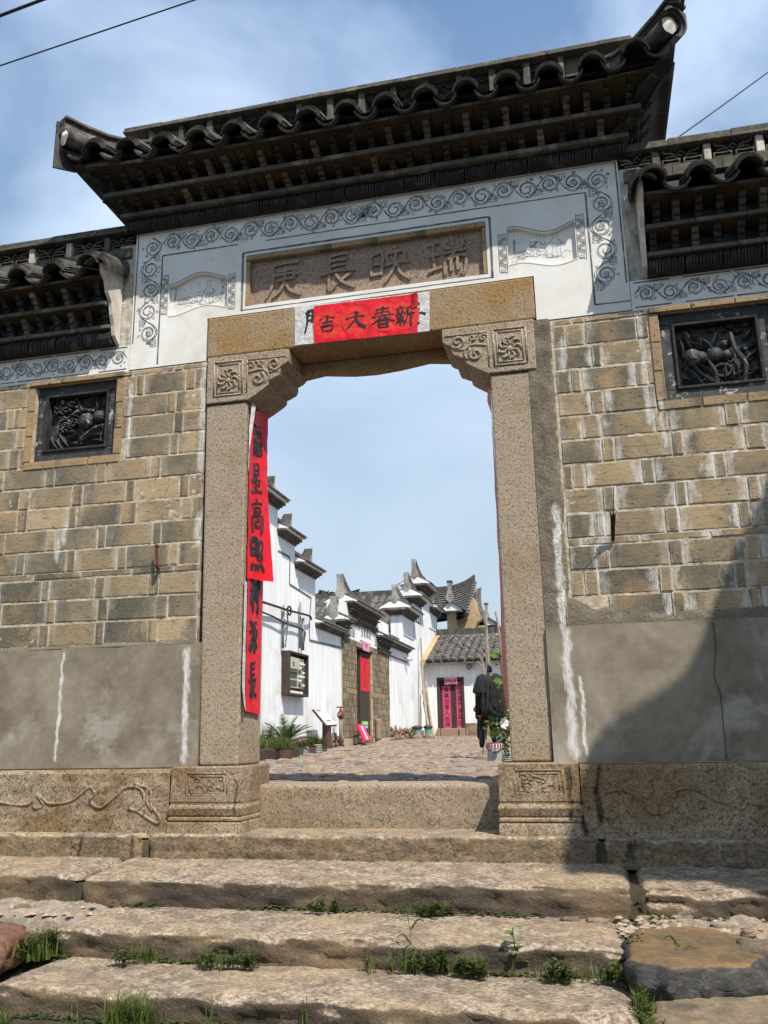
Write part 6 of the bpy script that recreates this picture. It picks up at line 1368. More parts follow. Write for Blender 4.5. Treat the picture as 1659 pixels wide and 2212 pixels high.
def face_x(x, y, z): return Matrix.Translation((x, y, z)) @ Matrix.Rotation(math.pi/2, 4, 'Z') @ Matrix.Rotation(math.pi/2, 4, 'X')
def face_y(x, y, z): return Matrix.Translation((x, y, z)) @ Matrix.Rotation(math.pi/2, 4, 'X')
bb = [v for v in pq2.data.vertices]; pz0 = zp+0.06; pz1 = max(v.co.z for v in bb)+wloc(IG).z
text_mesh('安樂輝增', min((q1.y-q0.y)/4.3, 0.42), pq2, MT['ink'], face_x(xg+0.014, (q0.y+q1.y)/2, (pz0+pz1)/2))
for (ua, ub) in ((746, 766), (809, 826)):
    a, b = PX(ua, 1350, xg).y, PX(ub, 1350, xg).y; nbox(xg-0.003, xg+0.008, a, b, pz0+0.02, pz1-0.05, 'picture_panel', MT['ink_faded'], IG, 0)
# door leaves
xd = XW-0.06
ym = yd0+(yd1-yd0)*0.30
MB().box(xd-0.04, xd, ym+0.05, yd1-0.05, zdb, zdt-0.05).build('door_leaf', MT['wood'], IG)
for k in range(4): nbox(xd+0.001, xd+0.02, ym+0.06+k*(yd1-ym-0.12)/4, ym+0.06+(k+0.9)*(yd1-ym-0.12)/4, zdb, zdt-0.06, 'door_plank', MT['wood'], IG, 0.003)
nbox(XW-0.38, XW-0.02, yd0, yd0+0.05, zdb, zdt-0.001, 'door_jamb', MT['rubble'], IG, 0.008); nbox(XW-0.38, XW-0.02, yd1-0.05, yd1, zdb, zdt-0.001, 'door_jamb', MT['rubble'], IG, 0.008)
nbox(XW-0.38, XW+0.02, yd0-0.02, yd1+0.02, zdb-0.16, zdb-0.002, 'door_sill', MT['step_upper'], IG, 0.015)
for k, (e, zt0) in enumerate(((0.35, -0.10), (0.75, -0.2))): 
    zt1 = zdb-0.16-0.001 if k == 0 else zdb-0.28
    nbox(XW-0.1, XW+e, yd0-0.3-0.3*k, yd1+0.5+0.3*k, -0.4, zt1, 'step_slab', MT['step_upper'], IG, 0.02, 0.01)
nbox(XW+0.035, XW+0.16, yd1+0.12, yd1+0.38, zdb-0.1, zdb+0.42, 'drum_stone', MT['granite_plaque'], IG, 0.05)
# dentils and roofs
ys = [yD-0.05, PX(752, 1330, xg).y, PX(812, 1330, xg).y, yE+0.1]
ztc = PX(781, 1330, xg).z; zts = PX(747, 1345, xg).z
for (a, b, zt, big) in ((ys[0], ys[1]-0.05, zts-0.10, 0.95), (ys[1], ys[2], ztc+0.02, 1.15), (ys[2]+0.05, ys[3], zts-0.10, 0.95)):
    MB().box(XW-0.34, xg, a+0.02, b-0.02, zpl1-0.05, zt).build('wall', MT['plaster_house'], IG)
    for row in range(2):
        n = int((b-a)/0.14)
        for i in range(n):
            ya = a+0.04+(b-a-0.08)*i/n; MB().hull8([(xg, ya, zt-0.17-0.17*row), (xg, ya+0.05, zt-0.17-0.17*row), (xg, ya+0.05, zt-0.03-0.17*row), (xg, ya, zt-0.03-0.17*row)], [(xg+0.06, ya, zt-0.08-0.17*row), (xg+0.06, ya+0.05, zt-0.08-0.17*row), (xg+0.10-0.04*row, ya+0.05, zt-0.03-0.17*row), (xg+0.10-0.04*row, ya, zt-0.03-0.17*row)]).build('bracket', MT['board_grey'], IG)
        nbox(xg, xg+0.12-0.05*row, a, b, zt-0.029-0.17*row, zt-0.001-0.17*row, 'strip_brick', MT['board_grey'], IG, 0.004)
    coping(IG, a, b, zt, horn='both' if big > 1 else ('near' if a == ys[0] else 'far'), hh=0.28*big, gable='near', big=big, x=xg)
# papers on the inner gate
zt = PX(795, 1424, xd+0.02).z; zb2 = PX(797, 1495, xd+0.02).z
cpl = tag(nbox(xd+0.022, xd+0.026, ym+0.10, yd1-0.10, zb2, zt, 'door_couplet', MT['red'], None, 0), 'narrow red paper couplet on the dark door of the inner brick gate', 'banner')
text_mesh('生門大一家富', (zt-zb2)/7.5, cpl, MT['black_ink'], face_x(xd+0.028, (ym+yd1)/2, (zt+zb2)/2), vertical=True)
pr1 = nbox(xg+0.012, xg+0.016, PX(783, 1395, xg).y, PX(797, 1395, xg).y, PX(790, 1405, xg).z-0.02, PX(790, 1388, xg).z, 'lintel_paper', MT['pinkpale'], None, 0); tag(pr1, 'small torn pale pink paper over the doorway of the inner brick gate', 'paper')
text_mesh('平安', 0.11, pr1, MT['black_ink'], face_x(xg+0.0175, PX(790, 1395, xg).y, PX(790, 1396, xg).z))
# --- long white wall with horse-head tiers going up and back
H2 = thing('white_wall', 'tall white plastered wall beyond the inner gate with four tiled horse-head tiers', 'wall', (XW, 22, 0))
def wpt(u, v): return W_(u, v)
yF, yG, yH, yI, yJ = wpt(869, 1400).y, wpt(893, 1344).y, wpt(909, 1315).y, wpt(927, 1291).y, wpt(943.5, 1334).y
zL, zG, zH, zI, zJ = wpt(880, 1413).z, wpt(893, 1344).z, wpt(909, 1315).z, wpt(927, 1291.6).z, wpt(943.5, 1334).z
wall_x(H2, yE+0.001, yF-0.001, 0.42, zL); wall_x(H2, yF, yG-0.001, 0.42, zG); wall_x(H2, yG, yH-0.001, 0.42, zH); wall_x(H2, yH, yI-0.001, 0.42, zI); wall_x(H2, yI, yJ, 0.42, zJ)
coping(H2, yE+0.15, wpt(880, 1400).y, zL, big=1.0); band(H2, [yl(840, 1415), yl(880, 1431), yl(880, 1413)], w_=0.05)
coping(H2, yF-0.05, yG, zG, horn='near', gable='near', hh=0.26, big=1.6, th=0.36); coping(H2, yG-0.05, yH, zH, horn='near', gable='near', hh=0.30, big=1.7, th=0.36); coping(H2, yH-0.05, yI, zI, horn='near', gable='near', hh=0.36, big=1.75, th=0.36); coping(H2, yI+0.1, yJ, zJ, horn='far', hh=0.4, big=1.5, th=0.36)
band(H2, [yl(872, 1372), yl(893, 1384), yl(893, 1350)], w_=0.05); band(H2, [yl(893, 1340), yl(908, 1348), yl(909, 1322)], w_=0.05); band(H2, [yl(927, 1357), yl(943, 1366), yl(943, 1340)], w_=0.05)
rubble_x(H2, yE+0.02, wpt(893, 1600).y, lambda y: fz(XW, y), 0.42, 0.20); MB().box(XW-0.34, XW, wpt(893, 1600).y, yJ, -0.3, 0.419).build('base', MT['rubble'], H2)
# --- far low house facing the gate
YF = 24.0
FH = thing('far_house', 'low white house with long tiled roof closing the back of the courtyard', 'house', (0, YF, 0.2))
xa, xb = P(914, 1500, YF).x, 6.5; ze = P(950, 1434, YF).z; zf = -0.2; dx0, dx1 = P(945, 1520, YF).x, P(1004, 1520, YF).x; dzt, dzb = P(975, 1463, YF).z, P(975, 1573, YF).z
for (a, b, c, d) in ((xa, dx0, zf, ze), (dx1, xb, zf, ze), (dx0, dx1, dzt, ze)): MB().box(a, b, YF, YF+0.35, c, d).build('wall', MT['plaster_house'], FH)
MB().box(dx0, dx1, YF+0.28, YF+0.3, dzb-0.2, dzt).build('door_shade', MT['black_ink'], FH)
fw_ = 0.09
nbox(dx0, dx1, YF-0.03, YF+0.10, dzt-fw_, dzt-0.002, 'door_frame', MT['wood'], FH, 0.01); nbox(dx0, dx0+fw_, YF-0.02, YF+0.10, dzb, dzt-fw_-0.001, 'door_frame', MT['wood'], FH, 0.01); nbox(dx1-fw_, dx1, YF-0.02, YF+0.10, dzb, dzt-fw_-0.001, 'door_frame', MT['wood'], FH, 0.01)
n = 8
for i in range(n): a = dx0+fw_+(dx1-dx0-2*fw_)*i/n; nbox(a+0.003, a+(dx1-dx0-2*fw_)/n-0.003, YF+0.06, YF+0.10, dzb, dzt-fw_, 'door_plank', MT['wood'], FH, 0.004)
for (u0, u1) in ((945, 952), (952, 993), (993, 1006)): a, b = P(u0, 1580, YF).x, P(u1, 1580, YF).x; nbox(a+0.004, b-0.004, YF-0.10 if u0 == 952 else YF-0.16, YF+0.2, dzb-0.32, dzb-0.003, 'door_sill', MT['granite_plaque'], FH, 0.02)
nbox(P(935, 1590, YF-0.4).x, P(1022, 1590, YF-0.4).x, YF-0.5, YF-0.17, -0.2, dzb-0.24, 'step_slab', MT['granite_plaque'], FH, 0.02)
nbox(P(1006, 1570, YF).x, 4.0, YF-0.03, YF-0.001, -0.2, P(1010, 1562, YF).z, 'base', MT['rubble'], FH, 0.01)
for (ua, ub, va, vb, txt, lab) in ((956.5, 974, 1481, 1576, '萬事如意人吉祥', 'left magenta couplet with seven characters on the double door of the far white house'), (986, 1003, 1473, 1574, '五福臨門家興旺', 'right magenta couplet with seven characters on the double door of the far white house')):
    a, b = P(ua, 1520, YF+0.05), P(ub, 1520, YF+0.05); z1, z0 = P(970, va, YF+0.05).z, P(970, vb, YF+0.05).z
    o = tag(nbox(a.x, b.x, YF+0.05, YF+0.056, z0, z1, 'door_couplet', MT['pink'], None, 0), lab, 'banner', 'pink couplets on the far house door'); text_mesh(txt, (z1-z0)/8.0, o, MT['black_ink'], face_y((a.x+b.x)/2, YF+0.048, (z0+z1)/2), vertical=True)
a, b = P(960.5, 1480, YF-0.04), P(987, 1466, YF-0.04); o = tag(nbox(a.x, b.x, YF-0.04, YF-0.034, a.z+0.02, b.z+0.05, 'lintel_paper', MT['pinkpale'], None, 0), 'short bright pink paper with four characters above the far house door', 'paper'); text_mesh('萬事如意', 0.095, o, MT['black_ink'], face_y((a.x+b.x)/2, YF-0.042, (a.z+b.z)/2+0.035))
# roof of the far house: single tiles, front slope
YR = 26.6; zR = P(1000, 1376, YR).z; ye_ = YF-0.35; zeb = P(960, 1430, ye_).z
xl0, xl1 = P(917, 1433, ye_).x, P(946, 1372, YR).x
MB().add([(xl0, ye_, zeb), (xb, ye_, zeb), (xb, YR, zR), (xl1, YR, zR), (xb, YR+2.6, zeb), (xl1, YR+2.6, zeb)], [(0, 1, 2, 3), (3, 2, 4, 5), (0, 3, 5), (1, 4, 2), (0, 5, 4, 1)]).build('roof_bed', MT['tile_far'], FH)
TS = MB(); n_ = 6; rr = 0.115
vs = []
for y, z in ((0, 0.02), (0.34, 0.0)):
    for k in range(n_+1): t = math.pi*k/n_; vs.append((rr*math.cos(t), y, z+rr*0.75*math.sin(t)))
TS.add(vs, [(k, k+1, k+n_+2, k+n_+1) for k in range(n_)]+[tuple(range(n_, -1, -1))])
TSm = TS.mesh('roof_tile'); TSm.materials.append(MT['tile_far'])
rows_, dy = 11, (YR-ye_)/11; slp = math.atan2(zR-zeb, YR-ye_); ct = 0; extra = MB()
x = xl0+0.15; ci = 0
while x < xb-0.1:
    for r_ in range(rows_):
        t = r_/rows_; left = xl0+(xl1-xl0)*t
        if x < left+0.05: continue
        yy, zz = ye_-0.06+(YR-ye_)*t+random.uniform(-.01, .01), zeb+(zR-zeb)*t+0.015+random.uniform(-.008, .008)
        if x < P(1100, 1400, 25).x: put('roof_tile', TSm, (x+random.uniform(-.018, .018), yy, zz), FH, (slp, random.uniform(-.05, .05), random.uniform(-.05, .05)))
        elif r_ % 1 == 0: extra.add([Vector((v[0]+x, v[1]*math.cos(slp)+yy, v[2]+zz+v[1]*math.sin(slp))) for v in TS.v], TS.f)
    x += 0.262
if extra.v: extra.build('roof_tiles', MT['tile_far'], FH, kind='stuff')
rb = MB(); x = xl1-0.05
while x < xb: rb.box(x, x+0.03, YR-0.10, YR+0.1, zR+0.06, zR+0.30, 0.006); x += 0.038
rb.build('ridge_tiles', MT['tile_far'], FH, kind='stuff'); nbox(xl1, xb, YR-0.12, YR+0.12, zR-0.02, zR+0.055, 'ridge_bed', MT['plaster_dirty'], FH, 0.01)
nbox(xa+0.02, xb, YF-0.30, YF-0.02, ze-0.03, ze+0.05, 'eaves_board', MT['plaster_dirty'], FH, 0.01)
MB().hull8([(xl0-0.12, ye_, zeb-0.1), (xl0+0.08, ye_, zeb-0.1), (xl0+0.08, ye_, zeb+0.12), (xl0-0.12, ye_, zeb+0.12)], [(xl1-0.12, YR, zR-0.1), (xl1+0.08, YR, zR-0.1), (xl1+0.08, YR, zR+0.12), (xl1-0.12, YR, zR+0.12)]).build('verge', MT['earth'], FH, bevel=0.03)
# --- earth-walled house behind
EH = thing('earth_house', 'tall house with ochre earth gable and upswept dark roof behind the low white house', 'house', (0, 31, 0.2))
YE = 30.0
def Q(u, v, y=YE): return P(u, v, y)
MB().add([Q(966, 1380)+Vector((0, 0, -2)), Q(1064, 1380)+Vector((0, 0, -2)), Q(1064, 1368), Q(1048, 1350), Q(1030, 1318), Q(1022, 1290), Q(1006, 1325), Q(966, 1330)]+[p+Vector((0, 3.0, 0)) for p in (Q(966, 1380)+Vector((0, 0, -2)), Q(1064, 1380)+Vector((0, 0, -2)), Q(1064, 1368), Q(1048, 1350), Q(1030, 1318), Q(1022, 1290), Q(1006, 1325), Q(966, 1330))], [tuple(range(7, -1, -1)), tuple(range(8, 16))]+[(i, (i+1) % 8, (i+1) % 8+8, i+8) for i in range(8)]).build('earth_wall', MT['earth'], EH)
nbox(Q(966, 1340, YE-0.5).x, Q(986, 1340, YE-0.5).x, YE-0.55, YE-0.02, 0, Q(975, 1322, YE-0.5).z, 'earth_pier', MT['earth'], EH, 0.02)
# front slope of the upswept roof, with tile rows following it
def RS(a, b):
    top = crs([Q(880, 1291, 33), Q(930, 1287, 33), Q(975, 1282, 33), Q(1005, 1272, 33), Q(1026, 1258, 33)], 6); bot = crs([Q(880, 1350, 29.5), Q(940, 1345, 29.5), Q(975, 1340, 29.5), Q(995, 1338, 29.5), Q(1008, 1330, 29.6)], 6)
    i = a*(len(top)-1); k = min(int(i), len(top)-2); f = i-k
    return top[k].lerp(top[k+1], f).lerp(bot[k].lerp(bot[k+1], f), b)
MB().grid(RS, 24, 6).build('roof_bed', MT['tile_far'], EH)
tl = MB()
for c_ in range(26):
    a = (c_+0.5)/26
    for r_ in range(12):
        b = r_/12; p0 = RS(a, b); p1 = RS(a, min(1, b+1/11)); d = (p1-p0)
        for k in range(5):
            t0, t1 = math.pi*k/5, math.pi*(k+1)/5
            f = lambda p, t, up: p+Vector((math.cos(t)*0.11, 0, math.sin(t)*0.09+up))
            tl.add([f(p0, t0, 0.0), f(p0, t1, 0.0), f(p1, t1, 0.05), f(p1, t0, 0.05)], [(0, 1, 2, 3)])
tl.build('roof_tiles', MT['tile_far'], EH, kind='stuff')
rdg = MB(); tp = [RS(k/40, 0) for k in range(41)]
for k in range(40):
    a, b = tp[k], tp[k+1]; rdg.hull8([a+Vector((0, -.12, 0.0)), a+Vector((0, .12, 0)), a+Vector((0, .12, .34)), a+Vector((0, -.12, .34))], [b+Vector((0, -.12, 0)), b+Vector((0, .12, 0)), b+Vector((0, .12, .34)), b+Vector((0, -.12, .34))])
rdg.build('ridge', MT['tile'], EH)
MB().hull8([tp[-1]+Vector((-.15, -.2, -.75)), tp[-1]+Vector((.05, -.2, -.75)), tp[-1]+Vector((.05, .2, -.75)), tp[-1]+Vector((-.15, .2, -.75))], [tp[-1]+Vector((-.10, -.13, -.02)), tp[-1]+Vector((.03, -.13, 0)), tp[-1]+Vector((.03, .13, 0)), tp[-1]+Vector((-.10, .13, -.02))]).build('horn_base', MT['plaster_dirty'], EH)
rv = crs([tp[-1]+Vector((0.1, 0, -.3)), Q(1032, 1310, 31), Q(1044, 1340, 30.5), Q(1068, 1363, 30)], 6)
vg = MB()
for k in range(len(rv)-1):
    a, b = rv[k], rv[k+1]; u = Vector((0.12, 0, 0.06)); vg.hull8([a-u, a+u, a+u+Vector((0, .4, .1)), a-u+Vector((0, .4, .1))], [b-u, b+u, b+u+Vector((0, .4, .1)), b-u+Vector((0, .4, .1))])
vg.build('verge_tiles', MT['tile_far'], EH)
def tier_y(par, x, y, zt, s=1.0):
    """small horse-head pier cap facing the viewer"""
    MB().prism([(x-0.42*s, zt), (x+0.42*s, zt), (x+0.45*s, zt+0.08*s), (x, zt+0.40*s), (x-0.45*s, zt+0.08*s)], y-0.6, y+0.3, 'y').build('gable_face', MT['plaster_house'], par)
    for sg in (-1, 1): MB().hull8([(x+sg*0.55*s, y-0.68, zt+0.03), (x+sg*0.55*s, y+0.6, zt+0.03), (x+sg*0.55*s, y+0.6, zt+0.11), (x+sg*0.55*s, y-0.68, zt+0.11)], [(x, y-0.68, zt+0.41*s), (x, y+0.6, zt+0.41*s), (x, y+0.6, zt+0.52*s), (x, y-0.68, zt+0.52*s)]).build('coping_tiles', MT['tile_far'], par)
    b = [(-0.10, 1.15), (-0.07, 0.85), (-0.17, 0.55), (-0.13, 0.42), (0, 0.30), (0.13, 0.42), (0.17, 0.55), (0.07, 0.85), (0.10, 1.15)]
    MB().prism([(x+p*s, zt+q_*s) for p, q_ in b], y-0.72, y-0.64, 'y').build('horn_face', MT['horn'], par); nbox(x-0.11*s, x+0.11*s, y-0.73, y-0.45, zt+1.14*s, zt+1.24*s, 'horn_cap', MT['tile'], par, 0.01)
p_ = Q(977, 1322, YE-0.5); tier_y(EH, p_.x, YE-0.3, p_.z, 0.95)
p_ = Q(1055, 1348, YE+0.5); tier_y(EH, p_.x, YE+0.6, p_.z-0.1, 0.7)
# --- hall roof behind the inner gate
BH = thing('rear_hall', 'dark tiled hall roof showing between the horse-head caps behind the inner gate', 'house', (-9, 28, 0))
YB2 = 27.0; a, b = P(640, 1300, YB2), P(862, 1287, YB2); zt = P(830, 1290, YB2).z
MB().add([(a.x-2, YB2-2.5, zt-1.5), (b.x, YB2-2.5, zt-1.5), (b.x, YB2, zt), (a.x-2, YB2, zt), (b.x, YB2+2.5, zt-1.5), (a.x-2, YB2+2.5, zt-1.5)], [(0, 1, 2, 3), (3, 2, 4, 5), (0, 3, 5), (1, 4, 2)]).build('roof_bed', MT['tile_far'], BH)
MB().box(a.x-2, b.x, YB2-2.2, YB2+2.2, 0, zt-1.52).build('wall', MT['plaster_house'], BH)
rb = MB(); x = a.x-2
while x < b.x: rb.box(x, x+0.032, YB2-0.10, YB2+0.1, zt+0.02, zt+0.24, 0.006); x += 0.041
x = a.x-2
while x < b.x-0.1:
    for r_ in range(4): rb.add([Vector((v[0]+x, v[1]*1.8+YB2-2.55+0.62*r_, v[2]+zt-1.48+0.372*r_+v[1]*1.05)) for v in TS.v], TS.f)
    x += 0.26
rb.build('roof_tiles', MT['tile_far'], BH, kind='stuff')
# ================================================================== SMALL THINGS IN THE COURTYARD
def stand(u, v, x=None, y=None):
    p = PX(u, v, x) if x is not None else P(u, v, y); p.z = fz(p.x, p.y); return p
def quad(name, mat, parent, a, b, c, d, th, bev=0.0):
    n = (b-a).cross(d-a).normalized()*th; return MB().hull8([a, b, c, d], [a+n, b+n, c+n, d+n]).build(name, mat, parent, bevel=bev)
# information board
a = PX(676.5, 1531.5, -4.0); b = PX(700.5, 1532, -4.0); a.y = a.y; d = P(706, 1567, a.y); c = P(728.5, 1566, b.y); 
ib = thing('information_board', 'tilted white information board on a brown post in front of the white house', 'sign', (d.x, (a.y+b.y)/2, fz(-3.8, a.y)))
quad('board_frame', MT['sign_brown'], ib, a, b, c, d, 0.04, 0.004)
nn = (b-a).cross(d-a).normalized()
if nn.z > 0: sgn = 1
else: sgn = -1
def inset(t): ce = (a+b+c+d)/4; return [ce+(p-ce)*t for p in (a, b, c, d)]
i_ = [p-nn*0.003 for p in inset(0.93)]; i2 = [p+nn*0.043 for p in inset(0.93)]
quad('board_face', MT['sign_white'], ib, *i_, 0.0015); quad('board_face', MT['sign_white'], ib, *i2, 0.0015)
tx = MB(); rnd = random.Random(1)
for k in range(2):
    for off in (-0.0045, 0.0462):
        p, q = i_[0].lerp(i_[3], 0.06+0.05*k)+nn*(off+0.003), i_[1].lerp(i_[2], 0.06+0.05*k)+nn*(off+0.003); tx.ribbon([p.lerp(q, 0.08), p.lerp(q, 0.55)], 0.02, nn)
tx.build('print', MT['ink'], ib)
m_ = (d+c)/2*0.6+(a+b)/2*0.4; MB().box(m_.x-0.05, m_.x+0.05, m_.y-0.14, m_.y+0.14, fz(m_.x, m_.y)-0.05, m_.z-0.03).build('post', MT['sign_brown'], ib, bevel=0.006)
# standpipe with red valve
pb = stand(736, 1611, x=-4.0); pt = PX(729.6, 1552, -4.0); pt.y = pb.y
sp = thing('standpipe', 'leaning grey standpipe with a red valve and hand wheel by the inner gate', 'pipe', pb)
MB().tube([pb, pt], 0.035, 10).build('pipe', MT['pipe'], sp, smooth=True); MB().lathe(pt, [(0.04, 0), (0.07, 0.03), (0.075, 0.10), (0.05, 0.14), (0.03, 0.16), (0.015, 0.24)], 12).build('valve', MT['valve'], sp, smooth=True)
MB().tube([pt+Vector((math.cos(t)*0.085, math.sin(t)*0.085, 0.235)) for t in [k*0.5236 for k in range(13)]], 0.012, 6).build('hand_wheel', MT['valve'], sp)
MB().tube([pt+Vector((0, -0.13, 0.08)), pt+Vector((0, 0.13, 0.08))], 0.028, 8).build('outlet', MT['grey_pipe'], sp)
# sago palm
pc = stand(617, 1604, x=-3.55); pz = pc.z
pm = thing('sago_palm', 'sago palm with dark arching fronds and yellowed lower ones against the white house', 'plant', pc)
MB().lathe(pc, [(0.10, -0.05), (0.12, 0.05), (0.09, 0.14), (0.06, 0.19)], 12).build('trunk', MT['pot_brown'], pm)
rnd = random.Random(12); crown = pc+Vector((0, 0, 0.18))
for i in range(34):
    low = i >= 25; az = rnd.uniform(0, 6.283) if low else i*2.399; el = rnd.uniform(-0.35, 0.15) if low else rnd.uniform(0.25, 1.25); ln_ = rnd.uniform(0.34, 0.50)
    mb = MB(); pts = []
    for k in range(12):
        t = k/11; e2 = el-0.9*t*t*(0.6 if not low else 0.8); pts.append((pts[-1] if pts else crown)+Vector((math.cos(az)*math.cos(e2), math.sin(az)*math.cos(e2), math.sin(e2)))*(ln_/11))
    for k in range(1, 12):
        d = (pts[k]-pts[k-1]).normalized(); s0 = d.cross(Vector((0, 0, 1))).normalized(); up = s0.cross(d)
        lf = 0.115*math.sin(math.pi*(0.12+0.8*k/12))
        for sg in (-1, 1):
            for h in (0, 0.5):
                b0 = pts[k-1].lerp(pts[k], h); tip = b0+(s0*sg*0.8+d*0.55+up*0.25)*lf; mb.add([b0-d*0.008, b0+d*0.010, tip], [(0, 1, 2)])
    mb.tube(pts, 0.004, 4); mb.build('frond', MT['palm_dry'] if low and i % 2 else MT['palm'], pm)
def tuft(mb, c, n, h, spread, rnd, wd=0.006, bend=0.5):
    for i in range(n):
        az = rnd.uniform(0, 6.283); r0 = spread*rnd.random()**0.6; b0 = Vector(c)+Vector((math.cos(az)*r0, math.sin(az)*r0*0.7, 0)); a2 = rnd.uniform(0, 6.283); hh = h*rnd.uniform(0.45, 1.0); bd = bend*rnd.uniform(0.2, 1.0)*hh
        s_ = Vector((math.cos(a2+1.57), math.sin(a2+1.57), 0)); o = Vector((math.cos(a2), math.sin(a2), 0)); w0 = wd*rnd.uniform(0.7, 1.2); base_ = len(mb.v)
        for k in range(4):
            t = k/3; p_ = b0+o*bd*t*t+Vector((0, 0, hh*(t-0.25*t*t*bd/h))); ww = w0*(1-t*0.92); mb.v += [p_+s_*ww/2, p_-s_*ww/2]
        mb.f += [(base_+2*k, base_+2*k+1, base_+2*k+3, base_+2*k+2) for k in range(3)]
def sprig(mb, c, h, rnd, leafs=9, lw=0.010, ll=0.02, lean=0.3):
    """small branching weed with oval leaves"""
    az = rnd.uniform(0, 6.283); top = Vector(c)+Vector((math.cos(az)*h*lean, math.sin(az)*h*lean*0.6, h)); mid = Vector(c).lerp(top, 0.5)+Vector((rnd.uniform(-.1, .1)*h, rnd.uniform(-.1, .1)*h, 0))
    pts = crs([Vector(c), mid, top], 4); mb.tube(pts, 0.0012, 3, False)
    for i in range(leafs):
        t = 0.25+0.75*i/leafs; p_ = pts[int(t*(len(pts)-1))]; a2 = rnd.uniform(0, 6.283); d = Vector((math.cos(a2), math.sin(a2), rnd.uniform(-.1, .7))).normalized(); s_ = d.cross(Vector((0, 0, 1))).normalized(); l = ll*rnd.uniform(.6, 1.2)
        mb.add([p_, p_+d*l*0.5+s_*lw*0.5, p_+d*l, p_+d*l*0.5-s_*lw*0.5], [(0, 1, 2, 3)])
# trough with grass, and the row of pots
tr0 = stand(575, 1638, x=-3.0); tr = thing('plant_trough', 'long dark trough overflowing with bright green grass at the foot of the left gate post', 'planter', tr0)
ta, tb = stand(540, 1640, x=-3.1), stand(603, 1632, x=-3.3)
MB().box(tb.x-0.35, ta.x+0.05, ta.y-0.25, tb.y+0.2, tr0.z-0.02, tr0.z+0.15, 0.02).build('trough', MT['wood'], tr, bevel=0.02)
mb = MB(); rnd = random.Random(4)
for k in range(60): tuft(mb, (rnd.uniform(tb.x-0.30, ta.x), rnd.uniform(ta.y-0.2, tb.y+0.15), tr0.z+0.13), 26, 0.22, 0.09, rnd, 0.009, 0.7)
mb.build('grass', MT['grass'], tr, kind='stuff')
def pot(u, v, x, r, h, mat, label, grass=None, rings=False, prof=None, hgt=0.22, name='plant_pot', cat='pot'):
    c = stand(u, v, x=x); t = thing(name, label, cat, c)
    if rings:
        MB().lathe(c, [(r*0.86, 0), (r*0.9, h)], 14).build('pot_wall', MT['crate'], t)
        for k in range(5): MB().tube([c+Vector((math.cos(q)*r, math.sin(q)*r, h*(0.1+0.2*k))) for q in [j*0.4488 for j in range(15)]], 0.010, 5).build('hoop', MT['bucket'], t)
    else: MB().lathe(c, [(r*0.78, 0), (r, h*0.96), (r*1.07, h*0.97), (r*1.07, h), (r*0.9, h), (r*0.88, h*0.9)], 16).build('pot_wall', MT[mat], t, smooth=False)
    if grass:
        g = MB(); rn = random.Random(int(u)); 
        for k in range(9): tuft(g, c+Vector((rn.uniform(-r, r)*.6, rn.uniform(-r, r)*.6, h*0.9)), 22, hgt, r*0.5, rn, 0.008, 0.6)
        g.build('foliage', MT[grass], t, kind='stuff')
    return t
pot(612, 1634, -3.0, 0.15, 0.16, 'pot_brown', 'brown clay pot with sedge between the grass trough and the sago palm', 'grass')
pot(645, 1626, -3.35, 0.085, 0.13, 'pot_green', 'small dark green plastic pot in front of the sago palm', 'weed', hgt=0.14)
pot(657, 1624, -3.42, 0.07, 0.12, 'crate', 'little ribbed wire pot beside the dark green plastic pot', 'weed', True, hgt=0.14)
pot(670, 1622, -3.45, 0.11, 0.13, 'pot_brown', 'squat earth coloured pot in the middle of the pot row', 'weed')
pot(683.5, 1621, -3.5, 0.09, 0.14, 'crate', 'pot stacked of pale rings right of the squat earth coloured pot', 'weed', True)
pot(697, 1617, -3.55, 0.09, 0.09, 'pot_brown', 'small red brown pot, last of the row below the information board', 'weed')
pot(575, 1625, -3.75, 0.13, 0.2, 'pot_green', 'leafy shrub in a dark pot behind the grass trough', 'weed', hgt=0.40)
# magenta board and green-blue panel
zq = lambda u, v, x: PX(u, v, x)
a, b, c, d = zq(769, 1569, -4.08), zq(782, 1566, -4.08), zq(798, 1601, -3.75), zq(785.5, 1604, -3.75)
mg = thing('display_board', 'leaning magenta board with a pale centre stripe against the inner gate', 'board', (d.x, d.y, d.z))
quad('board_back', MT['magenta'], mg, a, b, c, d, -0.05, 0.004); ce = lambda t0, t1, s0, s1: [a.lerp(b, s0).lerp(d.lerp(c, s0), t0), a.lerp(b, s1).lerp(d.lerp(c, s1), t0), a.lerp(b, s1).lerp(d.lerp(c, s1), t1), a.lerp(b, s0).lerp(d.lerp(c, s0), t1)]
nm = (b-a).cross(d-a).normalized()
for sg in (1, -1):
    q_ = [p+nm*(0.053*(-1) if sg < 0 else 0.003) for p in ce(0.12, 0.95, 0.36, 0.62)]; quad('pale_stripe', MT['magenta_pale'], mg, *q_, 0.002)
a, b = PX(783.5, 1559, -3.98), PX(795, 1559, -3.98); z1, zm, z0 = PX(789, 1558, -3.98).z, PX(789, 1567, -3.98).z, PX(789, 1575, -3.98).z
gsn = thing('colour_panel', 'small green and blue panel with white waves standing in the inner gate doorway', 'sign', (-3.98, a.y, z0))
nbox(-4.0, -3.98, a.y, b.y, zm, z1, 'green_half', MT['sign_green'], gsn, 0.002); nbox(-4.0, -3.98, a.y, b.y, z0, zm-0.001, 'blue_half', MT['sign_blue'], gsn, 0.002)
wv = MB()
for zz in ((zm+z1)/2, (z0+zm)/2): wv.ribbon([Vector((-3.977, a.y+(b.y-a.y)*k/12, zz+0.02*math.sin(k*0.9))) for k in range(1, 12)], 0.03, Vector((1, 0, 0)))
wv.build('white_wave', MT['sign_white'], gsn)
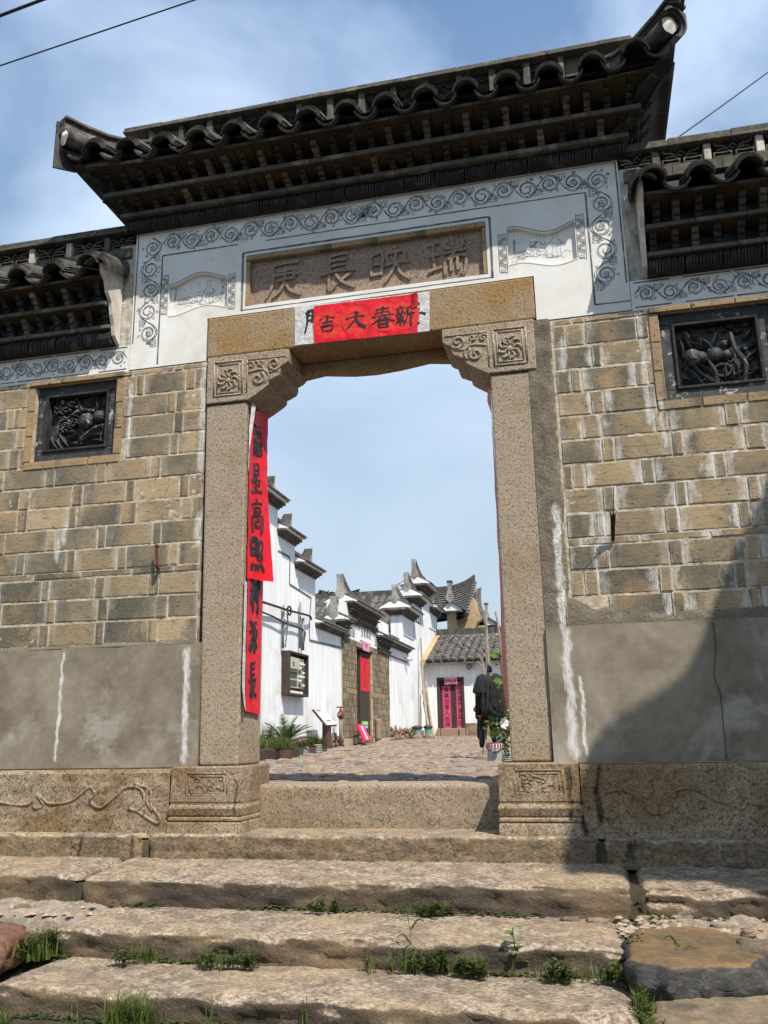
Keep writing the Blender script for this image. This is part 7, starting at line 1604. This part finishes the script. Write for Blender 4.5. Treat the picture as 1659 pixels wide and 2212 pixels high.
# bins on stones
for (u0, u1, vt, vb, mt_, lab) in ((893, 911, 1574, 1588, 'teal', 'grey teal bin with a black lid on rough stones, the left one of the pair'), (917, 933, 1573, 1586, 'green_plastic', 'green bin with a black lid on rough stones, the right one of the pair')):
    yb_ = 21.5; c = P((u0+u1)/2, vb, yb_); r = (P(u1, vb, yb_).x-P(u0, vb, yb_).x)/2; h = P(900, vt, yb_).z-P(900, vb, yb_).z
    t = thing('waste_bin', lab, 'bin', c); MB().lathe(c, [(r*0.86, 0), (r, h)], 18).build('body', MT[mt_], t, smooth=False)
    MB().lathe(c+Vector((0, 0, h)), [(r*1.25, 0.0), (r*1.28, 0.04), (r*1.1, 0.07), (r*0.4, 0.09)], 18).build('lid', MT['plastic_black'], t)
for i, (u0, u1, v0, v1, lab) in enumerate(((892, 915, 1588, 1602, 'brown squared rock under the grey teal bin'), (914, 941, 1586, 1601, 'wider brown rock under the green bin'), )):
    c = P((u0+u1)/2, (v0+v1)/2, 21.4); r = (P(u1, v0, 21.4).x-P(u0, v0, 21.4).x)/2; tag(lump('rock', MT['rubble'], None, c, (r, 0.25, 0.115), i+3), lab, 'rock')
c = P(889, 1595, 21.5); 
# bundle of bamboo canes leaning on the wall end
bb_ = thing('bamboo_canes', 'bundle of dry bamboo canes leaning in the corner by the far house', 'bundle', P(932, 1597, 22.5)); rnd = random.Random(6)
for k in range(16):
    u1, v1 = rnd.uniform(921, 942), rnd.uniform(1588, 1600); u0, v0 = rnd.uniform(911, 922), rnd.uniform(1470, 1530)
    MB().tube(crs([P(u1, v1, 22.2), P((u0+u1)/2+rnd.uniform(-2, 2), (v0+v1)/2, 22.8), P(u0, v0, 23.4)], 3), rnd.uniform(0.018, 0.035), 6).build('cane', MT['bamboo'], bb_)
for (u0, v0) in ((909, 1378), (913, 1430)): MB().tube(crs([P(928, 1596, 22.4), P(915, 1500, 22.9), P(u0, v0, 23.3)], 4), 0.028, 6).build('cane', MT['bamboo'], bb_)
# drying poles with clothes, on the right behind the post
yc = 8.6
g = lambda u, v, y=yc: P(u, v, y)
pb = g(1045, 1642); dp = thing('bamboo_pole', 'upright bamboo pole with side twigs holding the laundry by the right gate post', 'pole', pb)
def cane(pts, r, nme, par): 
    pts = crs([g(u, v) for u, v in pts], 6); mb = MB().tube(pts, r, 8)
    for p_ in pts[2::4]: mb.lathe(p_, [(r*1.0, -0.006), (r*1.22, 0), (r*1.0, 0.006)], 8)
    return mb.build(nme, MT['bamboo'], par, smooth=True)
cane([(1045, 1642), (1049, 1561), (1053, 1480), (1057, 1434)], 0.030, 'cane', dp); cane([(1056, 1440), (1053, 1400), (1051, 1360), (1049, 1318)], 0.020, 'cane', dp); cane([(1052, 1440), (1051, 1410), (1050, 1385)], 0.014, 'cane', dp)
for (a, b) in (((1052, 1385), (1060, 1372)), ((1052, 1385), (1058, 1368)), ((1050, 1345), (1044, 1334)), ((1051, 1407), (1044, 1398)), ((1051, 1420), (1042, 1410)), ((1054, 1420), (1060, 1412))): MB().tube([g(*a), g(*b)], 0.008, 5).build('twig', MT['bamboo'], dp)
p2 = thing('bamboo_pole', 'thin bare bamboo cane rising against the sky beside the right gate post', 'pole', g(1090, 1560)); cane([(1092, 1600), (1087, 1480), (1082, 1399), (1075, 1345), (1070, 1320)], 0.015, 'cane', p2)
p3 = thing('bamboo_pole', 'short forked bamboo stick leaning behind the black shirt', 'pole', g(1046, 1500)); cane([(1050, 1510), (1045, 1448), (1040, 1420)], 0.012, 'cane', p3); MB().tube([g(1043, 1440), g(1032, 1428)], 0.008, 5).build('twig', MT['bamboo'], p3)
p4 = thing('bamboo_pole', 'grey bamboo stake standing in the paint bucket', 'pole', g(1075, 1620)); 
MB().tube([P(1076, 1622, 7.7), P(1074, 1561, 7.9)], 0.022, 8).build('cane', MT['bamboo'], p4)
def cloth(outline, y, th, mat, name, label, par=None, folds=9, seed=0, cat='clothes'):
    """hanging garment: filled outline with vertical folds and real thickness"""
    us = [p[0] for p in outline]; vs_ = [p[1] for p in outline]; u0, u1, v0, v1 = min(us), max(us), min(vs_), max(vs_)
    ring = crs([(a, b, 0) for a, b in outline+outline[:1]], 3)[:-1]; cu_, cv_ = sum(p.x for p in ring)/len(ring), sum(p.y for p in ring)/len(ring)
    mb = MB(); L = 9; m = len(ring)
    for side in (-1, 1):
        base_ = len(mb.v)
        for j in range(L+1):
            s_ = j/L
            for p in ring:
                u, v = cu_+(p.x-cu_)*s_, cv_+(p.y-cv_)*s_; edge = 1-s_**6
                f = 0.022*math.sin((u-u0)*folds*0.09+seed+noise.noise(Vector((u*0.08, v*0.01, seed)))*2.5)*min(1, (v-v0)/(v1-v0)*1.5+0.2)+0.012*noise.noise(Vector((u*.1, v*.05, seed)))
                mb.v.append(P(u, v, y+side*th*edge/2+f*(1 if side < 0 else 0.8)))
        for j in range(L):
            for k in range(m):
                k2 = (k+1) % m; q_ = (base_+j*m+k, base_+j*m+k2, base_+(j+1)*m+k2, base_+(j+1)*m+k); mb.f.append(q_ if side > 0 else q_[::-1])
    o = mb.build(name, MT[mat], par, smooth=True)
    return tag(o, label, cat) if par is None else o
shirt = [(1043, 1455), (1050, 1459), (1063, 1459), (1070, 1454), (1082, 1460), (1092, 1475), (1096, 1520), (1096, 1545), (1088, 1550), (1062, 1548), (1043, 1547), (1037, 1520), (1036, 1495), (1033, 1500), (1021, 1495), (1026, 1474), (1031, 1461)]
sh = thing('shirt', 'black short sleeved shirt on a hanger by the right gate post', 'clothes', g(1057, 1452)); cloth(shirt, yc-0.15, 0.10, 'cloth_grey', 'fabric', None, sh, 8, 1)
MB().tube(crs([g(1044, 1461, yc-0.13), g(1057, 1453, yc-0.13), g(1072, 1460, yc-0.13)], 5), 0.007, 6).build('hanger', MT['meter_dark'], sh); MB().tube(crs([g(1057, 1451), g(1055, 1445), g(1058, 1438), g(1061, 1442)], 4), 0.006, 5).build('hook', MT['grey_pipe'], sh)
cloth([(1051, 1452), (1054, 1438), (1060, 1438), (1063, 1451)], yc-0.05, 0.04, 'cloth_navy', 'hanger_bundle', 'knot of dark cords and hangers tied to the top of the bamboo pole', None, 8, 3)
cloth([(1026, 1490), (1036, 1498), (1045, 1540), (1044, 1552), (1028, 1553), (1027, 1530)], yc+0.05, 0.07, 'cloth', 'shirt', 'second black shirt hanging behind the front one on its left', None, 8, 5)
cloth([(1030, 1500), (1028, 1520), (1022, 1532), (1026, 1538), (1034, 1530), (1036, 1505)], yc+0.15, 0.05, 'cloth_pink', 'towel', 'faded pink cloth peeping out behind the black shirts', None, 8, 6)
cloth([(1031, 1545), (1046, 1545), (1047, 1560), (1040, 1590), (1031, 1592)], yc+0.10, 0.06, 'cloth', 'trousers', 'short black garment hanging left behind the navy trousers', None, 8, 7)
cloth([(1036, 1548), (1050, 1548), (1050, 1575), (1046, 1611), (1036, 1612), (1035, 1580)], yc-0.02, 0.08, 'cloth_navy', 'trousers', 'dark navy trousers with a thin side stripe hanging lowest', None, 9, 8)
cloth([(1035, 1546), (1040, 1546), (1039, 1556), (1035, 1556)], yc-0.08, 0.03, 'cloth_red', 'towel', 'small red cloth tag at the waist of the navy trousers', None, 8, 9)
cloth([(1044, 1540), (1060, 1545), (1085, 1542), (1088, 1560), (1080, 1598), (1064, 1604), (1058, 1575), (1052, 1562), (1044, 1562)], yc+0.02, 0.09, 'cloth', 'trousers', 'wide black trousers hanging under the front shirt above the bucket', None, 9, 10)
MB().tube([g(1030, 1547), g(1092, 1543)], 0.010, 6).build('hanging_rail', MT['bamboo'], dp)
tag(lump('rock', MT['rubble'], None, stand(1040, 1646, y=8.5)+Vector((0, 0, 0.03)), (0.10, 0.09, 0.05), 8), 'brown stone wedging the foot of the bamboo pole', 'rock')
# paint bucket
yb_ = 7.6; bz = P(1070, 1645, yb_); tz = P(1070, 1604, yb_); r = (P(1088, 1610, yb_).x-P(1052, 1610, yb_).x)/2; h = tz.z-bz.z
bk = thing('paint_bucket', 'used grey paint bucket with a red and white label band', 'bucket', bz)
MB().lathe(bz, [(r*0.88, 0), (r*0.93, h*0.7), (r*0.98, h*0.97), (r*1.04, h), (r*0.98, h), (r*0.86, h*0.3)], 28).build('body', MT['bucket'], bk)
MB().lathe(bz, [(r*0.955, h*0.70), (r*0.99, h*0.93)], 28).build('label_band', MT['sign_white'], bk)
for k in range(7):
    t = -2.6+k*0.36; wv = MB(); wv.ribbon([bz+Vector((math.cos(t+q_)*r*0.992, math.sin(t+q_)*r*0.992, h*0.83)) for q_ in (0, .06, .12, .18, .22)], h*0.19, Vector((math.cos(t), math.sin(t), 0)), 0.004); wv.build('red_print', MT['valve' if k % 2 else 'red'], bk)
MB().tube([bz+Vector((math.cos(t)*r*1.03, math.sin(t)*r*1.03-0.0, h*0.9-0.10*math.sin((t+3.14)) if t < 0 else 0)) for t in [-3.1+0.25*k for k in range(13)]], 0.005, 5).build('handle', MT['cable'], bk)
pot(1097, 1640, P(1097, 1640, 7.9).x, 0.10, 0.12, 'crate', 'pot of stacked grey rings tucked behind the right gate post', None, True)
# climbing plant by the post
vp = thing('climbing_plant', 'leafy climbing plant with a white blossom beside the right gate post', 'plant', P(1090, 1630, 7.4)); st = MB(); lf = MB(); rnd = random.Random(9)
for pts in ([(1092, 1632), (1088, 1590), (1092, 1550), (1086, 1500), (1084, 1465)], [(1090, 1600), (1075, 1575), (1062, 1556), (1050, 1570)], [(1094, 1620), (1098, 1580), (1094, 1540)], [(1088, 1585), (1072, 1590), (1064, 1580)], [(1084, 1465), (1080, 1430), (1078, 1405)]):
    pp_ = crs([P(u, v, 7.6) for u, v in pts], 6); st.tube(pp_, 0.006, 5)
    for p_ in pp_[::1]:
        for q_ in range(3):
            a2 = rnd.uniform(0, 6.283); d = Vector((math.cos(a2), rnd.uniform(-1, .3), math.sin(a2))).normalized(); s_ = d.cross(Vector((0, 1, 0.2))).normalized(); l = rnd.uniform(0.03, 0.075); b0 = p_+Vector((rnd.uniform(-.05, .05), rnd.uniform(-.05, .05), rnd.uniform(-.04, .04)))
            if p_.z > 0.9 and rnd.random() < 0.8: continue
            lf.add([b0, b0+d*l*0.45+s_*l*0.38, b0+d*l, b0+d*l*0.45-s_*l*0.38], [(0, 1, 2, 3)])
st.build('stem', MT['weed'], vp); lf.build('foliage', MT['weed'], vp, kind='stuff')
for (u, v, s_) in ((1074, 1470, 1.3), (1080, 1474, 1.0), (1068, 1415, 1.3), (1076, 1408, .8)):
    c = P(u, v, 7.4); l = 0.045*s_; MB().add([c+Vector((-l, 0, 0)), c+Vector((-l*.2, .01, l*.8)), c+Vector((l, 0, .01)), c+Vector((0, -.02, -l*.8))], [(0, 1, 2, 3)]).build('leaf', MT['leaf'], vp)
mb = MB(); c = P(1089, 1562, 7.3)
for k in range(7): a2 = k*0.9; mb.add([c, c+Vector((math.cos(a2)*.05, -.02, math.sin(a2)*.06)), c+Vector((math.cos(a2+.5)*.06, -.01, math.sin(a2+.5)*.08)), c+Vector((math.cos(a2+.9)*.05, .01, math.sin(a2+.9)*.06))], [(0, 1, 2, 3)])
mb.build('blossom', MT['flower'], vp)
# camera under the coping, lamp under the far eaves
c = W_(873, 1420)+Vector((0.06, 0, 0)); cc = thing('security_camera', 'small white security camera under the coping of the long white wall', 'camera', c)
nbox(XW+0.001, c.x+0.05, c.y-0.04, c.y+0.04, c.z-0.03, c.z+0.02, 'bracket', MT['sign_white'], cc, 0.004); MB().tube([c+Vector((0.04, 0.02, -.03)), c+Vector((0.10, 0.16, -.05))], 0.04, 10).build('housing', MT['sign_white'], cc); MB().tube([c+Vector((0.10, 0.16, -.05)), c+Vector((0.11, 0.19, -.055))], 0.042, 10).build('lens', MT['plastic_black'], cc)
c = P(1013, 1440, YF-0.12); lp = thing('eaves_lamp', 'round glass lamp hanging under the eaves of the far house', 'lamp', c)
MB().lathe(c, [(0.03, 0.09), (0.10, 0.05), (0.11, 0.0), (0.09, -0.06), (0.03, -0.09)], 12).build('shade', MT['grey_pipe'], lp); MB().tube([c+Vector((0, 0, 0.08)), c+Vector((0, 0.09, 0.10))], 0.02, 6).build('arm', MT['cable'], lp)
# wooded hill beyond the roofs
hb = MB(); rnd = random.Random(2); c = P(700, 1330, 120)
for k in range(2600):
    a, t = rnd.uniform(-40, 6), rnd.random(); hgt = 6.0*math.exp(-(a/16)**2)*t; p_ = Vector((c.x+a, 120+rnd.uniform(-2, 2), c.z-3+hgt+2.5*noise.noise(Vector((a*0.12, t*3, 0))))); r = rnd.uniform(0.35, 0.9)
    d1, d2 = Vector((rnd.uniform(-1, 1), rnd.uniform(-1, 1), rnd.uniform(-1, 1)))*r, Vector((rnd.uniform(-1, 1), rnd.uniform(-1, 1), rnd.uniform(-1, 1)))*r; hb.add([p_-d1, p_+d2, p_+d1, p_-d2], [(0, 1, 2, 3)])
tag(hb.build('distant_trees', MT['foliage']), 'sliver of dark green wooded hill above the first roofs', 'trees', kind='stuff')
MB().grid(lambda a, b: (c.x-90+180*a, 122+30*b, -1+(c.z+1.0)*math.exp(-((a-.5)*180/12)**2)*math.sin(math.pi*min(1, b+0.35))), 30, 6).build('hill', MT['foliage'], kind='structure')
# ================================================================== UNSEEN HOUSE added right of the camera; its slab is shaped to throw the shade
NH = thing('unseen_house', 'unseen white house added right of the steps, its eaves slab shaped to cast the shade there', 'house', (7, -4, -0.7))
def cast(S, y): S = Vector(S); t = (S.y-y)/(-SUN.y)*1.0; return S+SUN*((y-S.y)/SUN.y)
edge = []
for (u, v) in ((1700, 960), (1659, 1070), (1620, 1150), (1570, 1260), (1540, 1345), (1510, 1430), (1480, 1482), (1440, 1515), (1400, 1540), (1340, 1575), (1300, 1610), (1272, 1645)):
    p = P(u, v, -0.012)
    # caster point at height 4.6 along the sun direction
    t = (4.6-p.z)/SUN.z; edge.append(p+SUN*t)
gs = [(PZ(1258, 1830, -0.25)), PZ(1262, 1850, -0.3), Vector((PZ(1400, 1905, z1b).x, -0.40, z1b)), Vector((PZ(1550, 1905, z1b).x, -0.44, z1b)), Vector((PZ(1640, 1950, z2t).x+0.1, -0.62, z2t)), Vector((2.1, -1.2, z3t)), Vector((2.35, -1.6, -0.6))]
edge += [p+SUN*((4.6-p.z)/SUN.z) for p in gs]
poly = [(p.x, p.y) for p in edge]; yls = [p[1] for p in poly]
poly = [(p.x, p.y, 4.6) for p in edge]+[(9.0, min(yls)-0.6, 4.6), (9.0, max(yls)+0.3, 4.6)]
m = len(poly); MB().add([(x, y, 4.56) for x, y, z in poly]+[(x, y, 4.66) for x, y, z in poly], [tuple(range(m)), tuple(range(2*m-1, m-1, -1))]+[(i, i+m, (i+1) % m+m, (i+1) % m) for i in range(m)]).build('shade_slab', MT['tile_far'], NH)  # outline traced back along the sun from the wanted shade edge
MB().box(6.2, 9.0, -7.0, -1.2, -0.7, 4.55).build('wall', MT['plaster_house'], NH)
MB().prism([(5.6, 4.67), (9.4, 4.67), (7.5, 6.0)], -7.3, -2.2, 'y').build('roof', MT['tile_far'], NH)
# ================================================================== WEEDS ON THE STEPS
gr = MB(); wd_ = MB(); rnd = random.Random(17)
def at(u, v, z): q = PZ(u, v, z); return q
def along(u0, v0, u1, v1, z, n, fn):
    m_ = max(1, int(abs(u1-u0)/45)); cl = [(rnd.random(), rnd.uniform(0.3, 1.0)) for _ in range(m_)]
    for k in range(int(n*0.8)):
        c_, s_ = rnd.choice(cl); t = min(1, max(0, c_+rnd.gauss(0, 0.4/m_)*s_))
        if rnd.random() < 0.15: t = rnd.random()
        fn(at(u0+(u1-u0)*t+rnd.uniform(-4, 4), v0+(v1-v0)*t+rnd.uniform(-6, 3), z))
def tg(h, n=9, sp=0.03, w=0.005, b=0.6): return lambda q: tuft(gr, q, n, h, sp, rnd, w, b)
def sg_(h, l=10, ll=0.016, lw=0.009):
    ll *= 1.35; lw *= 1.3
    return lambda q: [sprig(wd_, q+Vector((rnd.uniform(-.03, .03), rnd.uniform(-.02, .02), 0)), h*rnd.uniform(.4, 1), rnd, l, lw, ll) for _ in range(4)]
zb3 = z3b+0.005; zb2 = z2b+0.005; zb4 = z4b
along(10, 2085, 130, 2060, zb3, 34, tg(0.11, 8, 0.04, 0.006)); along(10, 2080, 140, 2055, zb3, 30, sg_(0.10, 10, .02, .009)); along(230, 2084, 325, 2078, zb3, 10, tg(0.10, 6, 0.03, 0.006, 0.9)); along(250, 2082, 320, 2080, zb3, 5, sg_(0.06))
along(400, 2090, 580, 2092, zb3, 16, sg_(0.07, 12, .014, .007)); along(420, 2088, 570, 2090, zb3, 8, tg(0.06)); along(760, 2100, 960, 2104, zb3, 18, sg_(0.08, 12, .014, .007)); along(800, 2100, 930, 2104, zb3, 12, tg(0.10, 5, .02, .006))
along(980, 2108, 1360, 2130, zb3, 20, sg_(0.075, 12, .018, .010)); along(1020, 2108, 1330, 2125, zb3, 14, tg(0.09, 5, .02, .005)); along(1370, 2110, 1420, 2290, z3b-0.03, 46, sg_(0.07, 12, .013, .007)); along(1370, 2110, 1410, 2270, z3b-0.03, 34, tg(0.09, 6, .03, .005))
along(1430, 2128, 1659, 2120, z3b-0.01, 55, sg_(0.06, 12, .012, .006)); along(1430, 2128, 1659, 2115, z3b-0.01, 26, tg(0.09, 6, .03, .005)); along(1620, 2100, 1680, 2130, z3b, 20, tg(0.14, 8, .04, .008, .4))
along(80, 1945, 115, 1943, zb2, 5, sg_(0.05, 10, .012)); along(680, 1968, 725, 1968, zb2, 8, sg_(0.045, 10, .012)); along(880, 1972, 960, 1976, zb2, 14, sg_(0.05, 10, .012)); along(880, 1972, 915, 1974, zb2, 5, tg(0.06, 4)); along(1370, 1975, 1440, 1970, zb2, 18, sg_(0.06, 10, .012))
along(1370, 2010, 1375, 2050, z3t-0.02, 14, sg_(0.03, 10, .010)); along(1610, 1985, 1640, 1990, zb2, 4, tg(0.09, 4, .02, .005)); along(250, 2215, 345, 2225, z4t-0.07, 34, tg(0.13, 9, .05, .006, .8)); along(140, 2215, 175, 2220, z4t-0.06, 4, tg(0.10, 4, .02, .005)); along(455, 2212, 475, 2220, z4t-0.06, 3, tg(0.12, 3, .02, .006, .3)); along(655, 2210, 680, 2220, z4t-0.06, 3, tg(0.11, 3, .02, .006, .3)); along(0, 2215, 25, 2230, z4t-0.05, 8, tg(0.07))
tag(gr.build('grass', MT['grass']), 'tufts of fresh grass growing along the feet of the steps', 'grass', kind='stuff'); tag(wd_.build('weeds', MT['weed']), 'low leafy weeds creeping along the joints of the steps', 'weeds', kind='stuff')
for (u, v, h, lab) in ((1112, 2100, 0.15, 'bright green broad leaved seedling between the third and fourth steps'),):
    q = at(u, v, zb3); t = thing('seedling', lab, 'plant', q); MB().tube([q, q+Vector((0.005, -0.01, h*0.55)), q+Vector((0, -0.01, h))], 0.0025, 5).build('stem', MT['leaf'], t)
    for k in range(9):
        a2 = k*2.4; hh = h*(0.25+0.75*k/8); d = Vector((math.cos(a2), math.sin(a2)*0.7-0.25, 0.25)).normalized(); s_ = d.cross(Vector((0, 0, 1))).normalized(); l = 0.055-0.002*k; b0 = q+Vector((0, -.01, hh)); mb = MB()
        pts = [b0, b0+d*l*.3+s_*l*.28, b0+d*l*.65+s_*l*.26, b0+d*l*1.1-Vector((0, 0, l*.2)), b0+d*l*.65-s_*l*.26, b0+d*l*.3-s_*l*.28, b0+d*l*.5+Vector((0, 0, -l*.06))]
        mb.add(pts, [(0, 1, 6), (1, 2, 6), (2, 3, 6), (3, 4, 6), (4, 5, 6), (5, 0, 6)]); mb.build('leaf', MT['leaf'], t)
for (u, v, h, lab) in ((893, 2100, 0.26, 'tall thin seeding grass stalk near the middle of the third step'), (1480, 2125, 0.15, 'curved tall grass stalk in front of the dark rock')):
    q = at(u, v, zb3); t = thing('grass_stalk', lab, 'plant', q); MB().tube(crs([q, q+Vector((-.008, 0, h*.5)), q+Vector((-.03, 0, h))], 5), 0.0014, 4).build('stem', MT['grass'], t)
    mb = MB()
    for k in range(4): sgn = (-1)**k; b0 = q+Vector((-.006, 0, h*(.15+.2*k))); mb.ribbon(crs([b0, b0+Vector((sgn*.03, 0, .035)), b0+Vector((sgn*.055, 0, .02))], 4), [.006, .008, .008, .007, .006, .005, .004, .002, .001], Vector((0, -1, 0)))
    mb.build('blade', MT['grass'], t)
